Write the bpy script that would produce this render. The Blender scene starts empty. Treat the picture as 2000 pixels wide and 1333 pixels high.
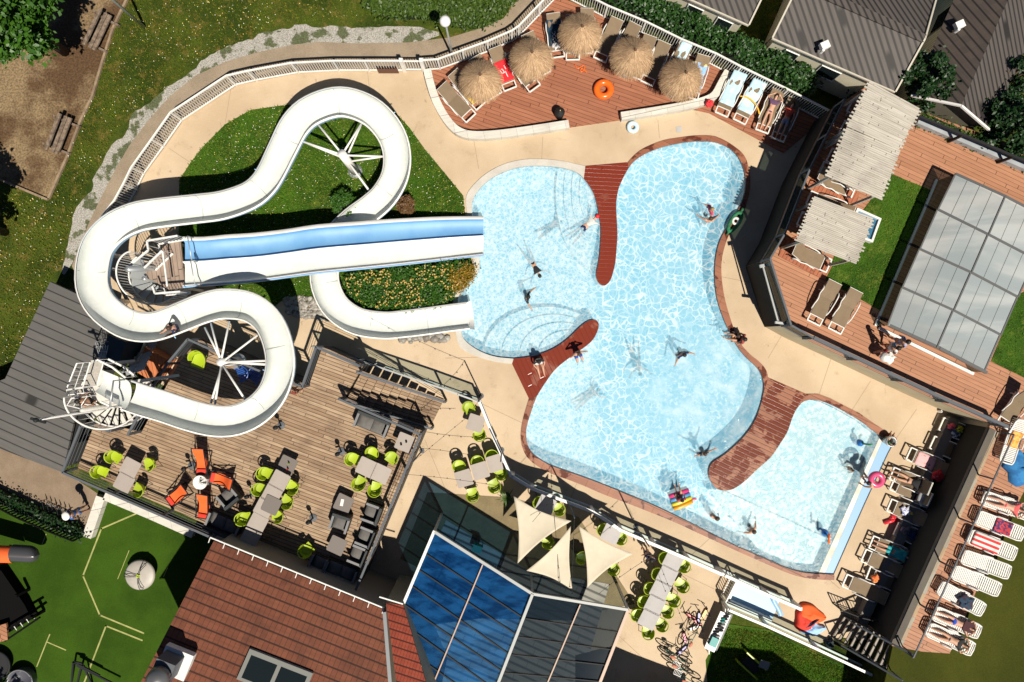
import bpy, math, random
import numpy as np
from mathutils import Vector, Matrix
from mathutils.geometry import tessellate_polygon
random.seed(7); RNG = np.random.default_rng(7)
R = math.radians; PI = math.pi
SC = bpy.context.scene; COL = SC.collection
# ---------------------------------------------------------------- camera, sky, sun
cam_d = bpy.data.cameras.new('camera'); cam = bpy.data.objects.new('camera', cam_d); COL.objects.link(cam)
HC = 32.0; S = 42.0
cam.location = (0, 0, HC); cam.rotation_euler = (0, 0, 0)
cam_d.sensor_width = 36; cam_d.lens = 36 * HC * S / 2000.0; cam_d.clip_end = 2000; cam_d.clip_start = 0.5
SC.camera = cam
SUN_AZ = Vector((0.43, -0.90)).normalized(); SUN_EL = R(58.6)
sun_d = bpy.data.lights.new('sun', 'SUN'); sun = bpy.data.objects.new('sun', sun_d); COL.objects.link(sun)
sun_d.energy = 5.0; sun_d.angle = R(0.5); sun_d.color = (1.0, 0.93, 0.81)
sdir = Vector((SUN_AZ.x * math.cos(SUN_EL), SUN_AZ.y * math.cos(SUN_EL), math.sin(SUN_EL)))
sun.rotation_euler = sdir.to_track_quat('Z', 'Y').to_euler(); sun.location = sdir * 60
w = bpy.data.worlds.new('World'); SC.world = w; w.use_nodes = True
wn = w.node_tree; bg = wn.nodes['Background']; sky = wn.nodes.new('ShaderNodeTexSky')
sky.sky_type = 'NISHITA'; sky.sun_disc = False; sky.sun_elevation = SUN_EL
sky.sun_rotation = math.atan2(SUN_AZ.x, SUN_AZ.y)
sky.air_density = .55; sky.dust_density = .3; sky.altitude = 1200
wn.links.new(sky.outputs[0], bg.inputs[0]); bg.inputs[1].default_value = 0.05
SC.view_settings.view_transform = 'Standard'; SC.view_settings.look = 'None'
SC.view_settings.exposure = 0.26; SC.view_settings.gamma = 1.0
SC.cycles.max_bounces = 8; SC.cycles.diffuse_bounces = 2; SC.cycles.transparent_max_bounces = 16
SC.cycles.caustics_reflective = False; SC.cycles.caustics_refractive = False

# ---------------------------------------------------------------- helpers
def P(x, y, h=0.0):
    k = (HC - h) / HC / S
    return Vector(((x - 1000) * k, (666.5 - y) * k, h))
def PL(pts, h=0.0): return [P(p[0], p[1], h if len(p) < 3 else p[2]) for p in pts]
def XY(pts, hp, z):            # pixels read at height hp, placed at height z
    return [Vector((p.x, p.y, z)) for p in PL(pts, hp)]
def on_plane(px, py, A, B, C):
    n = (B - A).cross(C - A); d = P(px, py, 0) - Vector((0, 0, HC)); o = Vector((0, 0, HC))
    t = (A - o).dot(n) / d.dot(n); return o + d * t
def chaikin(pts, it=2, closed=False):
    pts = [Vector(p) for p in pts]
    for _ in range(it):
        out = []
        n = len(pts)
        rng = range(n if closed else n - 1)
        if not closed: out.append(pts[0])
        for i in rng:
            a, b = pts[i], pts[(i + 1) % n]
            out += [a * .75 + b * .25, a * .25 + b * .75]
        if not closed: out.append(pts[-1])
        pts = out
    return pts
def catmull(pts, step=0.25):
    pts = [Vector(p) for p in pts]; q = [pts[0] * 2 - pts[1]] + pts + [pts[-1] * 2 - pts[-2]]; out = []
    for i in range(1, len(q) - 2):
        p0, p1, p2, p3 = q[i - 1:i + 3]; n = max(1, int((p2 - p1).length / step))
        for k in range(n):
            t = k / n
            out.append(.5 * ((2 * p1) + (p2 - p0) * t + (2 * p0 - 5 * p1 + 4 * p2 - p3) * t * t + (3 * p1 - p0 - 3 * p2 + p3) * t ** 3))
    out.append(pts[-1]); return out
def rotz(v, a): c, s = math.cos(a), math.sin(a); return Vector((v[0] * c - v[1] * s, v[0] * s + v[1] * c, v[2] if len(v) > 2 else 0))
def inpoly(X, Y, poly):
    ins = np.zeros(len(X), bool); n = len(poly)
    for i in range(n):
        x1, y1 = poly[i][0], poly[i][1]; x2, y2 = poly[(i + 1) % n][0], poly[(i + 1) % n][1]
        if y1 == y2: continue
        c = ((y1 > Y) != (y2 > Y)) & (X < (x2 - x1) * (Y - y1) / (y2 - y1) + x1); ins ^= c
    return ins
def scatter(poly, n):
    xs = [p[0] for p in poly]; ys = [p[1] for p in poly]
    X = RNG.uniform(min(xs), max(xs), n); Y = RNG.uniform(min(ys), max(ys), n)
    k = inpoly(X, Y, poly); return X[k], Y[k]

class MB:
    def __init__(s): s.v = []; s.f = []
    def add(s, vs, fs):
        o = len(s.v); s.v += [tuple(v) for v in vs]; s.f += [tuple(i + o for i in f) for f in fs]; return s
    def box(s, c, d, rz=0, M=None):
        vs = []
        for dz in (-.5, .5):
            for dx, dy in ((-.5, -.5), (.5, -.5), (.5, .5), (-.5, .5)):
                p = rotz((dx * d[0], dy * d[1], dz * d[2]), rz); vs.append(Vector(c) + p)
        if M: vs = [M @ v for v in vs]
        return s.add(vs, [(3, 2, 1, 0), (4, 5, 6, 7), (0, 1, 5, 4), (1, 2, 6, 5), (2, 3, 7, 6), (3, 0, 4, 7)])
    def beam(s, a, b, w=.05, h=.05, up=(0, 0, 1)):
        a = Vector(a); b = Vector(b); d = (b - a).normalized(); u = Vector(up)
        if abs(d.dot(u)) > .98: u = Vector((1, 0, 0))
        x = d.cross(u).normalized() * w / 2; y = x.cross(d).normalized() * h / 2
        vs = [p + q for p in (a, b) for q in (-x - y, x - y, x + y, -x + y)]
        return s.add(vs, [(0, 1, 2, 3), (7, 6, 5, 4), (0, 4, 5, 1), (1, 5, 6, 2), (2, 6, 7, 3), (3, 7, 4, 0)])
    def tube(s, pts, r=.03, n=6, closed=False, caps=True):
        pts = [Vector(p) for p in pts]; N = len(pts); vs = []; u = None
        for i, p in enumerate(pts):
            if closed: d = pts[(i + 1) % N] - pts[i - 1]
            else: d = pts[min(i + 1, N - 1)] - pts[max(i - 1, 0)]
            d.normalize()
            if u is None: u = d.orthogonal().normalized()
            u = (u - d * u.dot(d)).normalized(); w_ = d.cross(u); rr = r[i] if isinstance(r, (list, tuple)) else r
            for k in range(n): a = 2 * PI * k / n; vs.append(p + (u * math.cos(a) + w_ * math.sin(a)) * rr)
        fs = []
        for i in range(N if closed else N - 1):
            j = (i + 1) % N
            for k in range(n): l = (k + 1) % n; fs.append((i * n + k, i * n + l, j * n + l, j * n + k))
        if caps and not closed: fs += [tuple(range(n))[::-1], tuple((N - 1) * n + k for k in range(n))]
        return s.add(vs, fs)
    def prism(s, poly, z0, z1, top=True, bot=True):
        n = len(poly); vs = [(p[0], p[1], z0) for p in poly] + [(p[0], p[1], z1) for p in poly]
        area = sum(poly[i][0] * poly[(i + 1) % n][1] - poly[(i + 1) % n][0] * poly[i][1] for i in range(n))
        o = list(range(n)) if area > 0 else list(range(n))[::-1]
        fs = [(o[i], o[(i + 1) % n], o[(i + 1) % n] + n, o[i] + n) for i in range(n)]
        if top: fs.append(tuple(i + n for i in o))
        if bot: fs.append(tuple(o[::-1]))
        return s.add(vs, fs)
    def sheet(s, loops, z):
        loops = [[Vector((p[0], p[1], 0)) for p in l] for l in loops]
        tris = tessellate_polygon(loops); flat = [p for l in loops for p in l]; vs = [(p.x, p.y, z) for p in flat]; fs = []
        for t in tris:
            a, b, c = (flat[i] for i in t)
            fs.append(t if (b - a).cross(c - a).z > 0 else t[::-1])
        return s.add(vs, fs)
    def lathe(s, prof, n=16, c=(0, 0, 0), a0=0, a1=2 * PI):
        full = abs(a1 - a0 - 2 * PI) < 1e-6; m = n if full else n + 1; vs = []
        for i in range(m):
            a = a0 + (a1 - a0) * i / n
            for r, z in prof: vs.append((c[0] + r * math.cos(a), c[1] + r * math.sin(a), c[2] + z))
        k = len(prof); fs = []
        for i in range(n):
            j = (i + 1) % m
            for q in range(k - 1): fs.append((i * k + q, j * k + q, j * k + q + 1, i * k + q + 1))
        return s.add(vs, fs)
    def ell(s, c, r, n=12, m=8, jit=0, M=None):
        vs = [];
        for j in range(m + 1):
            t = PI * j / m
            for i in range(n):
                a = 2 * PI * i / n; q = 1 + (random.uniform(-jit, jit) if jit else 0)
                v = Vector((r[0] * math.sin(t) * math.cos(a) * q, r[1] * math.sin(t) * math.sin(a) * q, r[2] * math.cos(t) * q))
                if M: v = M @ v
                vs.append(Vector(c) + v)
        fs = [((j * n + i), ((j + 1) * n + i), ((j + 1) * n + (i + 1) % n), (j * n + (i + 1) % n)) for j in range(m) for i in range(n)]
        return s.add(vs, fs)
    def torus(s, c, R_, r, n=28, m=12, M=None):
        vs = []
        for i in range(n):
            a = 2 * PI * i / n
            for j in range(m):
                b = 2 * PI * j / m; v = Vector(((R_ + r * math.cos(b)) * math.cos(a), (R_ + r * math.cos(b)) * math.sin(a), r * math.sin(b)))
                vs.append(Vector(c) + (M @ v if M else v))
        return s.add(vs, [(i * m + j, ((i + 1) % n) * m + j, ((i + 1) % n) * m + (j + 1) % m, i * m + (j + 1) % m) for i in range(n) for j in range(m)])
    def grid(s, fn, nu, nv):       # fn(u,v) in 0..1
        vs = [fn(i / nu, j / nv) for i in range(nu + 1) for j in range(nv + 1)]
        return s.add(vs, [(i * (nv + 1) + j, (i + 1) * (nv + 1) + j, (i + 1) * (nv + 1) + j + 1, i * (nv + 1) + j + 1) for i in range(nu) for j in range(nv)])
    def build(s, name, mat, parent=None, smooth=False, world=False):
        me = bpy.data.meshes.new(name)
        vs = s.v
        if parent is not None and world:
            Mi = (Matrix.Translation(parent.location) @ parent.rotation_euler.to_matrix().to_4x4()).inverted()
            vs = [tuple(Mi @ Vector(v)) for v in vs]
        me.from_pydata(vs, [], s.f); me.materials.append(mat)
        if smooth: me.polygons.foreach_set('use_smooth', [True] * len(me.polygons))
        me.update()
        o = bpy.data.objects.new(name, me); COL.objects.link(o)
        if parent is not None: o.parent = parent; CH.setdefault(parent.name, []).append(o)
        return o
CH = {}
def tag(o, label=None, cat=None, group=None, kind=None):
    if label: o['label'] = label
    if cat: o['category'] = cat
    if group: o['group'] = group
    if kind: o['kind'] = kind
    return o
def thing(name, label, cat, loc=(0, 0, 0), rz=0, group=None):
    o = bpy.data.objects.new(name, None); COL.objects.link(o); o.location = loc; o.rotation_euler = (0, 0, rz); o.empty_display_size = .2
    return tag(o, label, cat, group)
def copy_tree(o, parent=None):
    c = o.copy(); COL.objects.link(c)
    if parent is not None: c.parent = parent
    if parent is not None: CH.setdefault(parent.name, []).append(c)
    for ch in list(CH.get(o.name, [])): copy_tree(ch, c)
    return c
def spawn(proto, used, loc, rz, label, group=None, cat=None):
    o = proto if not used[0] else copy_tree(proto); used[0] = True
    o.location = loc; o.rotation_euler = (0, 0, rz); o['label'] = label
    if group: o['group'] = group
    if cat: o['category'] = cat
    return o

# ---------------------------------------------------------------- materials
def srgb(c): return tuple((x / 255 / 12.92 if x <= 10 else ((x / 255 + .055) / 1.055) ** 2.4) for x in c)
class NT:
    def __init__(s, name):
        s.m = bpy.data.materials.new(name); s.m.use_nodes = True; s.t = s.m.node_tree
        for n in list(s.t.nodes): s.t.nodes.remove(n)
        s.out = s.t.nodes.new('ShaderNodeOutputMaterial')
    def n(s, ty, ins=None, **kw):
        nd = s.t.nodes.new('ShaderNode' + ty)
        for k, v in kw.items(): setattr(nd, k, v)
        for k, v in (ins or {}).items():
            if isinstance(v, bpy.types.NodeSocket): s.t.links.new(v, nd.inputs[k])
            else:
                if isinstance(v, tuple) and len(v) == 3 and nd.inputs[k].type == 'RGBA': v = (*v, 1)
                nd.inputs[k].default_value = v
        return nd
    def math(s, op, a, b=0.0, c=0.0, clamp=False):
        nd = s.t.nodes.new('ShaderNodeMath'); nd.operation = op; nd.use_clamp = clamp
        for i, v in enumerate((a, b, c)):
            if isinstance(v, bpy.types.NodeSocket): s.t.links.new(v, nd.inputs[i])
            else: nd.inputs[i].default_value = v
        return nd.outputs[0]
    def mix(s, f, a, b, mode='MIX'):
        nd = s.t.nodes.new('ShaderNodeMix'); nd.data_type = 'RGBA'; nd.blend_type = mode
        for i, v in ((0, f), (6, a), (7, b)):
            if isinstance(v, bpy.types.NodeSocket): s.t.links.new(v, nd.inputs[i])
            else: nd.inputs[i].default_value = (*v, 1) if isinstance(v, tuple) and len(v) == 3 else v
        return nd.outputs[2]
    def ramp(s, f, a, b, lo=0., hi=1.):
        nd = s.n('MapRange', {0: f, 1: a, 2: b, 3: lo, 4: hi}); nd.interpolation_type = 'SMOOTHSTEP'; return nd.outputs[0]
    def co(s, rz=0, sc=(1, 1, 1)):
        c = s.n('TexCoord').outputs['Object']
        return s.n('Mapping', {0: c, 2: (0, 0, rz), 3: sc}).outputs[0]
    def noise(s, sc, det=4, co=None, rough=.6, dist=0):
        i = {'Scale': sc, 'Detail': det, 'Roughness': rough, 'Distortion': dist}
        if co is not None: i['Vector'] = co
        else: i['Vector'] = s.co()
        return s.n('TexNoise', i)
    def done(s, shader): s.t.links.new(shader, s.out.inputs[0]); return s.m
def pmat(name, col, rough=.6, col2=None, nscale=3., nmix=1., fine=0., bump=0., bscale=40., metal=0., spec=.5, var=0., trans=0., sub=0, contrast=(.35, .65)):
    t = NT(name); c = col
    base = None
    if col2 is not None:
        f = t.ramp(t.noise(nscale, 5).outputs[0], contrast[0], contrast[1], 0, nmix); base = t.mix(f, col, col2)
    else: base = t.mix(0., col, col)
    if fine:
        f = t.ramp(t.noise(bscale, 2).outputs[0], .25, .75, 1 - fine, 1 + fine)
        base = t.n('VectorMath', {0: base, 1: t.n('CombineXYZ', {0: f, 1: f, 2: f}).outputs[0]}, operation='MULTIPLY').outputs[0]
    if var:
        r = t.n('ObjectInfo').outputs['Random']; f = t.math('ADD', t.math('MULTIPLY', r, 2 * var), 1 - var)
        base = t.n('VectorMath', {0: base, 1: t.n('CombineXYZ', {0: f, 1: f, 2: f}).outputs[0]}, operation='MULTIPLY').outputs[0]
    ins = {'Base Color': base, 'Roughness': rough, 'Metallic': metal, 'Specular IOR Level': spec}
    if bump:
        b = t.n('Bump', {'Strength': bump, 'Distance': .02, 'Height': t.noise(bscale, 3).outputs[0]}); ins['Normal'] = b.outputs[0]
    p = t.n('BsdfPrincipled', ins)
    if trans:
        tr = t.n('BsdfTranslucent', {0: base}); m = t.n('MixShader', {0: trans, 1: p.outputs[0], 2: tr.outputs[0]}); return t.done(m.outputs[0])
    return t.done(p.outputs[0])
def planks(name, cols, ang, wid, length=3.0, gap=.08, rough=.6, wet=None, spec=.4, stain=.25, knots=False, joint=None):
    t = NT(name); v = t.co(ang); sp = t.n('SeparateXYZ', {0: v}); u, y = sp.outputs[0], sp.outputs[1]
    row = t.math('DIVIDE', y, wid); ri = t.math('FLOOR', row); rf = t.math('FRACT', row)
    wn_ = t.n('TexWhiteNoise', {'W': ri}, noise_dimensions='1D').outputs[0]
    uu = t.math('ADD', t.math('DIVIDE', u, length), t.math('MULTIPLY', wn_, 7.3)); ui = t.math('FLOOR', uu); uf = t.math('FRACT', uu)
    rnd = t.n('TexWhiteNoise', {0: t.n('CombineXYZ', {0: ui, 1: ri, 2: 0.}).outputs[0]}, noise_dimensions='3D').outputs[0]
    c = t.mix(rnd, cols[0], cols[1])
    g = t.noise(1.0, 5, t.n('Mapping', {0: v, 3: (1.2, 14, 1)}).outputs[0]).outputs[0]
    c = t.mix(t.ramp(g, .35, .7, 0, .55), c, cols[2])
    big = t.noise(.7, 4, v).outputs[0]
    c = t.mix(t.ramp(big, .45, .7, 0, stain), c, tuple(x * .45 for x in cols[2]))
    d = t.math('MULTIPLY', t.math('ABSOLUTE', t.math('SUBTRACT', rf, .5)), 2.)
    line = t.ramp(d, 1 - gap * 1.6, 1 - gap * .4)
    e = t.math('MULTIPLY', t.math('ABSOLUTE', t.math('SUBTRACT', uf, .5)), 2.); jw = joint or .012; el = t.ramp(e, 1 - jw, 1 - jw * .4)
    ln = t.math('MAXIMUM', line, el)
    if knots:
        k = t.n('TexVoronoi', {'Vector': t.n('Mapping', {0: v, 3: (2.2, 6, 1)}).outputs[0], 'Scale': 1.}).outputs[0]
        c = t.mix(t.ramp(k, .10, .05), c, (.06, .05, .04))
    c = t.mix(t.math('MULTIPLY', ln, .85), c, tuple(x * .12 for x in cols[2]))
    rg = rough; h = t.math('SUBTRACT', 1., ln)
    if wet:
        wf = t.ramp(t.noise(wet[0], 4, v, dist=.4).outputs[0], wet[1], wet[1] + .06)
        c = t.mix(wf, c, t.mix(.82, c, wet[2])); rg = t.math('SUBTRACT', rough, t.math('MULTIPLY', wf, rough - .22))
    b = t.n('Bump', {'Strength': .5, 'Distance': .01, 'Height': t.math('ADD', h, t.math('MULTIPLY', g, .2))})
    p = t.n('BsdfPrincipled', {'Base Color': c, 'Roughness': rg, 'Specular IOR Level': spec, 'Normal': b.outputs[0]})
    return t.done(p.outputs[0])
# ================================================================ ground surfaces and pools
def beige_mat():
    t = NT('beige_concrete'); c = t.mix(t.ramp(t.noise(.32, 5).outputs[0], .35, .65), (.56, .43, .29), (.47, .35, .225))
    c = t.mix(t.ramp(t.noise(1.3, 6, rough=.75, dist=.5).outputs[0], .56, .72, 0, .6), c, (.33, .24, .15))
    c = t.mix(t.ramp(t.noise(4.5, 4, rough=.8).outputs[0], .60, .70, 0, .35), c, (.62, .50, .36))
    c = t.mix(t.ramp(t.noise(2.6, 2, dist=.3).outputs[0], .70, .74, 0, .5), c, (.26, .18, .11))
    f = t.ramp(t.noise(38, 2).outputs[0], .25, .75, .88, 1.12)
    c = t.n('VectorMath', {0: c, 1: t.n('CombineXYZ', {0: f, 1: f, 2: f}).outputs[0]}, operation='MULTIPLY').outputs[0]
    b = t.n('Bump', {'Strength': .2, 'Distance': .01, 'Height': t.noise(30, 3).outputs[0]})
    return t.done(t.n('BsdfPrincipled', {'Base Color': c, 'Roughness': .75, 'Normal': b.outputs[0]}).outputs[0])
m_beige = beige_mat()
m_path = pmat('asphalt_path', (.30, .235, .165), .9, (.235, .18, .125), .8, .8, fine=.22, bump=.3, bscale=35)
m_gravel = pmat('gravel', (.33, .31, .275), .9, (.07, .085, .03), 1.1, .95, fine=.5, bump=.8, bscale=22, contrast=(.52, .58))
m_dirt = pmat('dirt', (.21, .145, .075), .95, (.085, .045, .018), .32, 1., fine=.45, bump=.6, bscale=12, contrast=(.42, .56))
def grass_mat(name, a, b, c, flowers=.0, fs=9.):
    t = NT(name); v = t.co(); col = t.mix(t.ramp(t.noise(.5, 6).outputs[0], .35, .65), a, b)
    col = t.mix(t.ramp(t.noise(1.6, 5, rough=.75).outputs[0], .5, .68), col, c)
    f = t.ramp(t.noise(26, 3, rough=.8).outputs[0], .3, .7, .55, 1.5)
    col = t.n('VectorMath', {0: col, 1: t.n('CombineXYZ', {0: f, 1: f, 2: f}).outputs[0]}, operation='MULTIPLY').outputs[0]
    b = t.n('Bump', {'Strength': .8, 'Distance': .04, 'Height': t.noise(20, 4, rough=.8).outputs[0]})
    return t.done(t.n('BsdfPrincipled', {'Base Color': col, 'Roughness': .9, 'Specular IOR Level': .1, 'Normal': b.outputs[0]}).outputs[0])
m_grass = grass_mat('wild_grass', (.060, .082, .010), (.026, .046, .006), (.13, .105, .025))
m_lawn = grass_mat('lawn_grass', (.048, .108, .010), (.022, .060, .006), (.09, .13, .018))
def turf_mat(name, a, b):
    t = NT(name); col = t.mix(t.ramp(t.noise(.35, 5).outputs[0], .35, .65), a, b)
    f = t.ramp(t.noise(30, 2).outputs[0], .3, .7, .8, 1.2)
    col = t.n('VectorMath', {0: col, 1: t.n('CombineXYZ', {0: f, 1: f, 2: f}).outputs[0]}, operation='MULTIPLY').outputs[0]
    return t.done(t.n('BsdfPrincipled', {'Base Color': col, 'Roughness': .95, 'Specular IOR Level': .05}).outputs[0])
m_turf = turf_mat('play_turf', (.040, .085, .008), (.026, .058, .006))
m_turf2 = turf_mat('olive_turf', (.055, .060, .010), (.040, .046, .008))
m_white_line = pmat('line_paint', (.38, .36, .13), .8, (.22, .24, .07), 3, .7)
m_stone = planks('pale_stone', ((.50, .47, .42), (.62, .58, .52), (.45, .42, .37)), 0.3, 1.2, .7, .02, .7)
m_redwood = planks('red_decking', ((.31, .115, .06), (.38, .15, .08), (.25, .09, .045)), R(19), .17, 3.2, .10, .6, stain=.1)
m_upwood = planks('orange_decking', ((.37, .17, .09), (.46, .22, .12), (.30, .13, .065)), R(25), .17, 3.0, .09, .6, stain=.1)
m_wet1 = planks('wet_decking_one', ((.22, .045, .022), (.27, .065, .032), (.15, .03, .016)), R(3), .19, 9, .10, .45, wet=(.8, .35, (.19, .028, .015)))
m_wet2 = planks('wet_decking_two', ((.24, .06, .03), (.28, .075, .04), (.17, .04, .02)), R(-115), .22, 9, .10, .45, wet=(.8, .38, (.18, .028, .015)))
m_wet3 = planks('wet_decking_three', ((.30, .11, .055), (.34, .135, .068), (.22, .08, .038)), R(25), .2, 9, .14, .5, wet=(1.1, .46, (.13, .026, .014)))
m_cope = planks('decking_coping', ((.27, .10, .055), (.34, .14, .075), (.20, .07, .035)), R(25), .6, 1.1, .03, .5, wet=(1.3, .52, (.09, .022, .014)))
m_terr = planks('weathered_planks', ((.30, .195, .115), (.47, .34, .22), (.17, .10, .06)), R(20), .15, 2.4, .16, .75, stain=.4)

# pool outlines (pixels at ground level)
A_ = [(1140,349),(1128,337),(1100,328),(1060,324),(1020,325),(985,335),(955,351),(935,370),(921,394),(922,420),(930,470),(937,508),(937,529),(923,549),(903,565),(895,580),(894,593),(900,644),(903,660),(918,675),(939,688),(967,698),(1003,701)]
Aout = [(1143,325),(1128,322),(1100,315),(1060,311),(1018,312),(980,322),(948,340),(924,362),(908,385),(913,420),(920,470),(925,508),(926,531),(918,547),(888,570),(884,590),(889,644),(893,665),(900,683),(934,698),(969,708),(1000,711)]
P2up = [(1003,701),(1040,697),(1080,683),(1110,662),(1130,641),(1145,629),(1158,624),(1168,628),(1170,637),(1166,650),(1158,665),(1143,678),(1112,699),(1084,721),(1064,749),(1048,775)]
Bm = [(1048,775),(1038,803),(1029,831),(1027,851),(1031,872),(1041,888),(1059,901),(1076,910),(1102,919),(1153,937),(1204,957),(1245,974),(1281,989),(1347,1021),(1386,1041),(1422,1060),(1463,1078),(1499,1093),(1533,1109),(1564,1118),(1590,1121),(1600,1121)]
Bout = [(1033,779),(1019,826),(1016,859),(1023,884),(1036,902),(1071,924),(1127,943),(1178,966),(1230,985),(1270,1001),(1309,1016),(1386,1052),(1440,1077),(1499,1103),(1551,1125),(1590,1132),(1629,1133)]
Dk = [(1720,853),(1679,821),(1638,798),(1610,785),(1584,780),(1568,785),(1555,798),(1546,818),(1538,844),(1525,864),(1508,890),(1500,898),(1477,918),(1459,936),(1444,948),(1429,957),(1413,959),(1398,955),(1388,941),(1383,928),(1385,912),(1393,901),(1413,890),(1434,872),(1457,849),(1474,823),(1485,795),(1491,767)]
Dr = [(1491,767),(1492,749),(1487,731),(1477,716),(1459,701),(1441,680),(1431,660),(1418,636),(1406,605),(1398,575),(1395,534),(1398,496),(1408,463),(1429,432),(1444,406),(1454,381),(1457,355),(1453,330),(1441,305),(1426,290),(1408,281),(1389,276),(1354,276),(1319,281),(1284,290),(1255,303),(1237,316),(1227,330)]
Dro = [(1500,738),(1497,724),(1485,708),(1464,693),(1441,666),(1426,623),(1415,585),(1409,547),(1408,514),(1413,488),(1423,458),(1440,435),(1452,415),(1461,390),(1466,360),(1463,330),(1455,305),(1439,290),(1415,274),(1393,265),(1358,265),(1328,269),(1295,274),(1256,290),(1238,304),(1226,318)]
P1r = [(1227,330),(1217,348),(1208,368),(1204,389),(1203,406),(1205,437),(1206,463),(1204,488),(1202,514),(1197,534),(1193,547),(1186,556),(1179,559),(1170,555),(1165,546),(1164,534),(1170,509),(1173,473),(1174,445),(1170,422),(1167,404),(1161,381),(1151,363),(1140,349)]
ch = lambda l: chaikin(PL(l), 2)
cA, cAo, cP2, cB, cBo, cDk, cDr, cDro, cP1 = map(ch, (A_, Aout, P2up, Bm, Bout, Dk, Dr, Dro, P1r))
kid_edge = PL([(1600,1121),(1720,853)])
water_out = cA[:-1] + cP2[:-1] + cB[:-1] + [kid_edge[0], kid_edge[1]] + cDk[1:-1] + cDr[:-1] + cP1[:-1]
gut_out = PL([(1629,1122),(1687,990),(1735,886),(1746,863)])
pool_hole = cA[:-1] + cP2[:-1] + cB + gut_out + cDk[1:-1] + cDr[:-1] + cP1[:-1]
# simple hole for the ground: everything inside the outer coping lines
hole = cAo[:-1] + PL([(1000,711)]) + cBo + gut_out[:-1] + PL([(1751,856),(1735,846),(1712,831),(1679,808),(1653,795),(1622,779),(1598,770),(1574,770)]) + cDro
hole_in = [Vector((p.x, p.y, 0)) for p in hole]

g = MB(); big = [(-400, -400), (400, -400), (400, 400), (-400, 400)]
g.sheet([big, hole_in], -.02); tag(g.build('ground', m_grass), kind='structure')
beige = PL([(215,440),(251,402),(268,371),(287,335),(325,284),(360,233),(465,166),(502,159),(584,143),(663,139),(791,139),(829,138),(860,136),(954,102),(1000,82),(1013,73),(1053,31),(1090,-8),(1180,35),(1252,65),(1319,98),(1384,125),(1432,150),(1606,237),(1640,230),(1500,510),(1555,650),(1990,850),(1770,1260),(1640,1245),(1585,1262),(1420,1190),(1400,1250),(1400,1420),(900,1420),(700,1300),(600,1100),(420,1060),(330,760),(230,700),(150,640),(150,540)])
g = MB(); g.sheet([beige, hole_in], 0.0); tag(g.build('pool_deck_paving', m_beige), kind='structure')
def sheet(name, pts, z, mat, sm=0, hole=None, closed=True):
    l = PL(pts); l = chaikin(l, sm, True) if sm else l
    o = MB().sheet([l] + ([hole] if hole else []), z).build(name, mat); return tag(o, kind='structure')
dirt_px = [(-120,-120),(262,-120),(250,0),(222,52),(182,190),(150,262),(97,390),(0,350),(-120,310)]
sheet('dirt_ground', dirt_px, -.012, m_dirt)
m_brown = pmat('brown_paving', (.25, .185, .125), .9, (.19, .135, .09), .9, .8, fine=.15)
path_px = [(1075,-60),(1030,-30),(1003,8),(985,34),(950,52),(880,73),(800,83),(700,85),(620,82),(570,88),(500,103),(440,121),(382,148),(332,188),(290,235),(252,285),(226,330),(200,380),(176,430),(156,480),(140,520),(170,580),(260,470),(330,330),(480,180),(780,150),(900,130),(1060,40),(1120,-60)]
sheet('footpath', path_px, -.008, m_path)
grav = [(140,520),(120,545),(128,500),(138,440),(150,400),(185,370),(178,350),(206,310),(216,280),(250,262),(252,225),(290,205),(322,170),(352,158),(380,135),(398,112),(432,100),(450,88),(490,78),(515,62),(560,58),(585,44),(620,55),(660,50),(700,56),(760,50),(830,52),(870,70),(800,86),(700,88),(620,85),(572,91),(503,106),(443,124),(385,151),(335,191),(293,238),(255,288),(229,333),(203,383),(179,433),(159,483)]
gl = []
for i, p in enumerate(chaikin([Vector((a, b, 0)) for a, b in grav], 2, True)): gl.append((p.x + random.uniform(-2, 2), p.y + random.uniform(-2, 2)))
sheet('gravel_strip', gl, -.011, m_gravel)
lawn_px = [(350,352),(372,318),(400,283),(440,243),(490,215),(560,205),(700,205),(768,215),(800,250),(830,292),(870,340),(905,383),(909,425),(922,515),(916,545),(884,572),(884,600),(840,640),(700,640),(640,600),(560,580),(535,600),(470,600),(430,566),(349,520)]
sheet('lawn', lawn_px, .006, m_lawn)
dk_red = [(829,140),(860,136),(954,102),(1000,82),(1013,73),(1053,31),(1090,-8),(1180,35),(1252,65),(1319,98),(1384,125),(1432,150),(1606,237),(1530,300),(1385,222),(1340,212),(1210,236),(1112,250),(1000,266),(925,270),(893,262),(865,228),(845,185)]
o = MB().prism(PL(dk_red), -.01, .035).build('red_timber_deck', m_redwood); tag(o, kind='structure')
sheet('playground_turf', [(212,975),(378,1045),(420,1050),(420,1450),(-150,1450),(-150,980),(0,985),(60,1005),(150,1048),(188,1045)], -.006, m_turf)
sheet('brown_forecourt', [(-150,820),(0,873),(120,918),(211,978),(188,1045),(150,1048),(60,1005),(0,985),(-150,940)], -.009, m_brown)
sheet('side_lawn', [(1416,1218),(1500,1230),(1600,1280),(1702,1322),(1760,1350),(1760,1450),(1390,1450),(1378,1290)], .006, m_lawn)
sheet('shaded_patio', [(835,962),(1000,972),(1130,1010),(1240,1180),(1140,1200),(840,1120),(782,1092)], .006, pmat('patio_carpet', (.22, .17, .09), .95, (.17, .13, .07), 2, .7, fine=.2))
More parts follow.
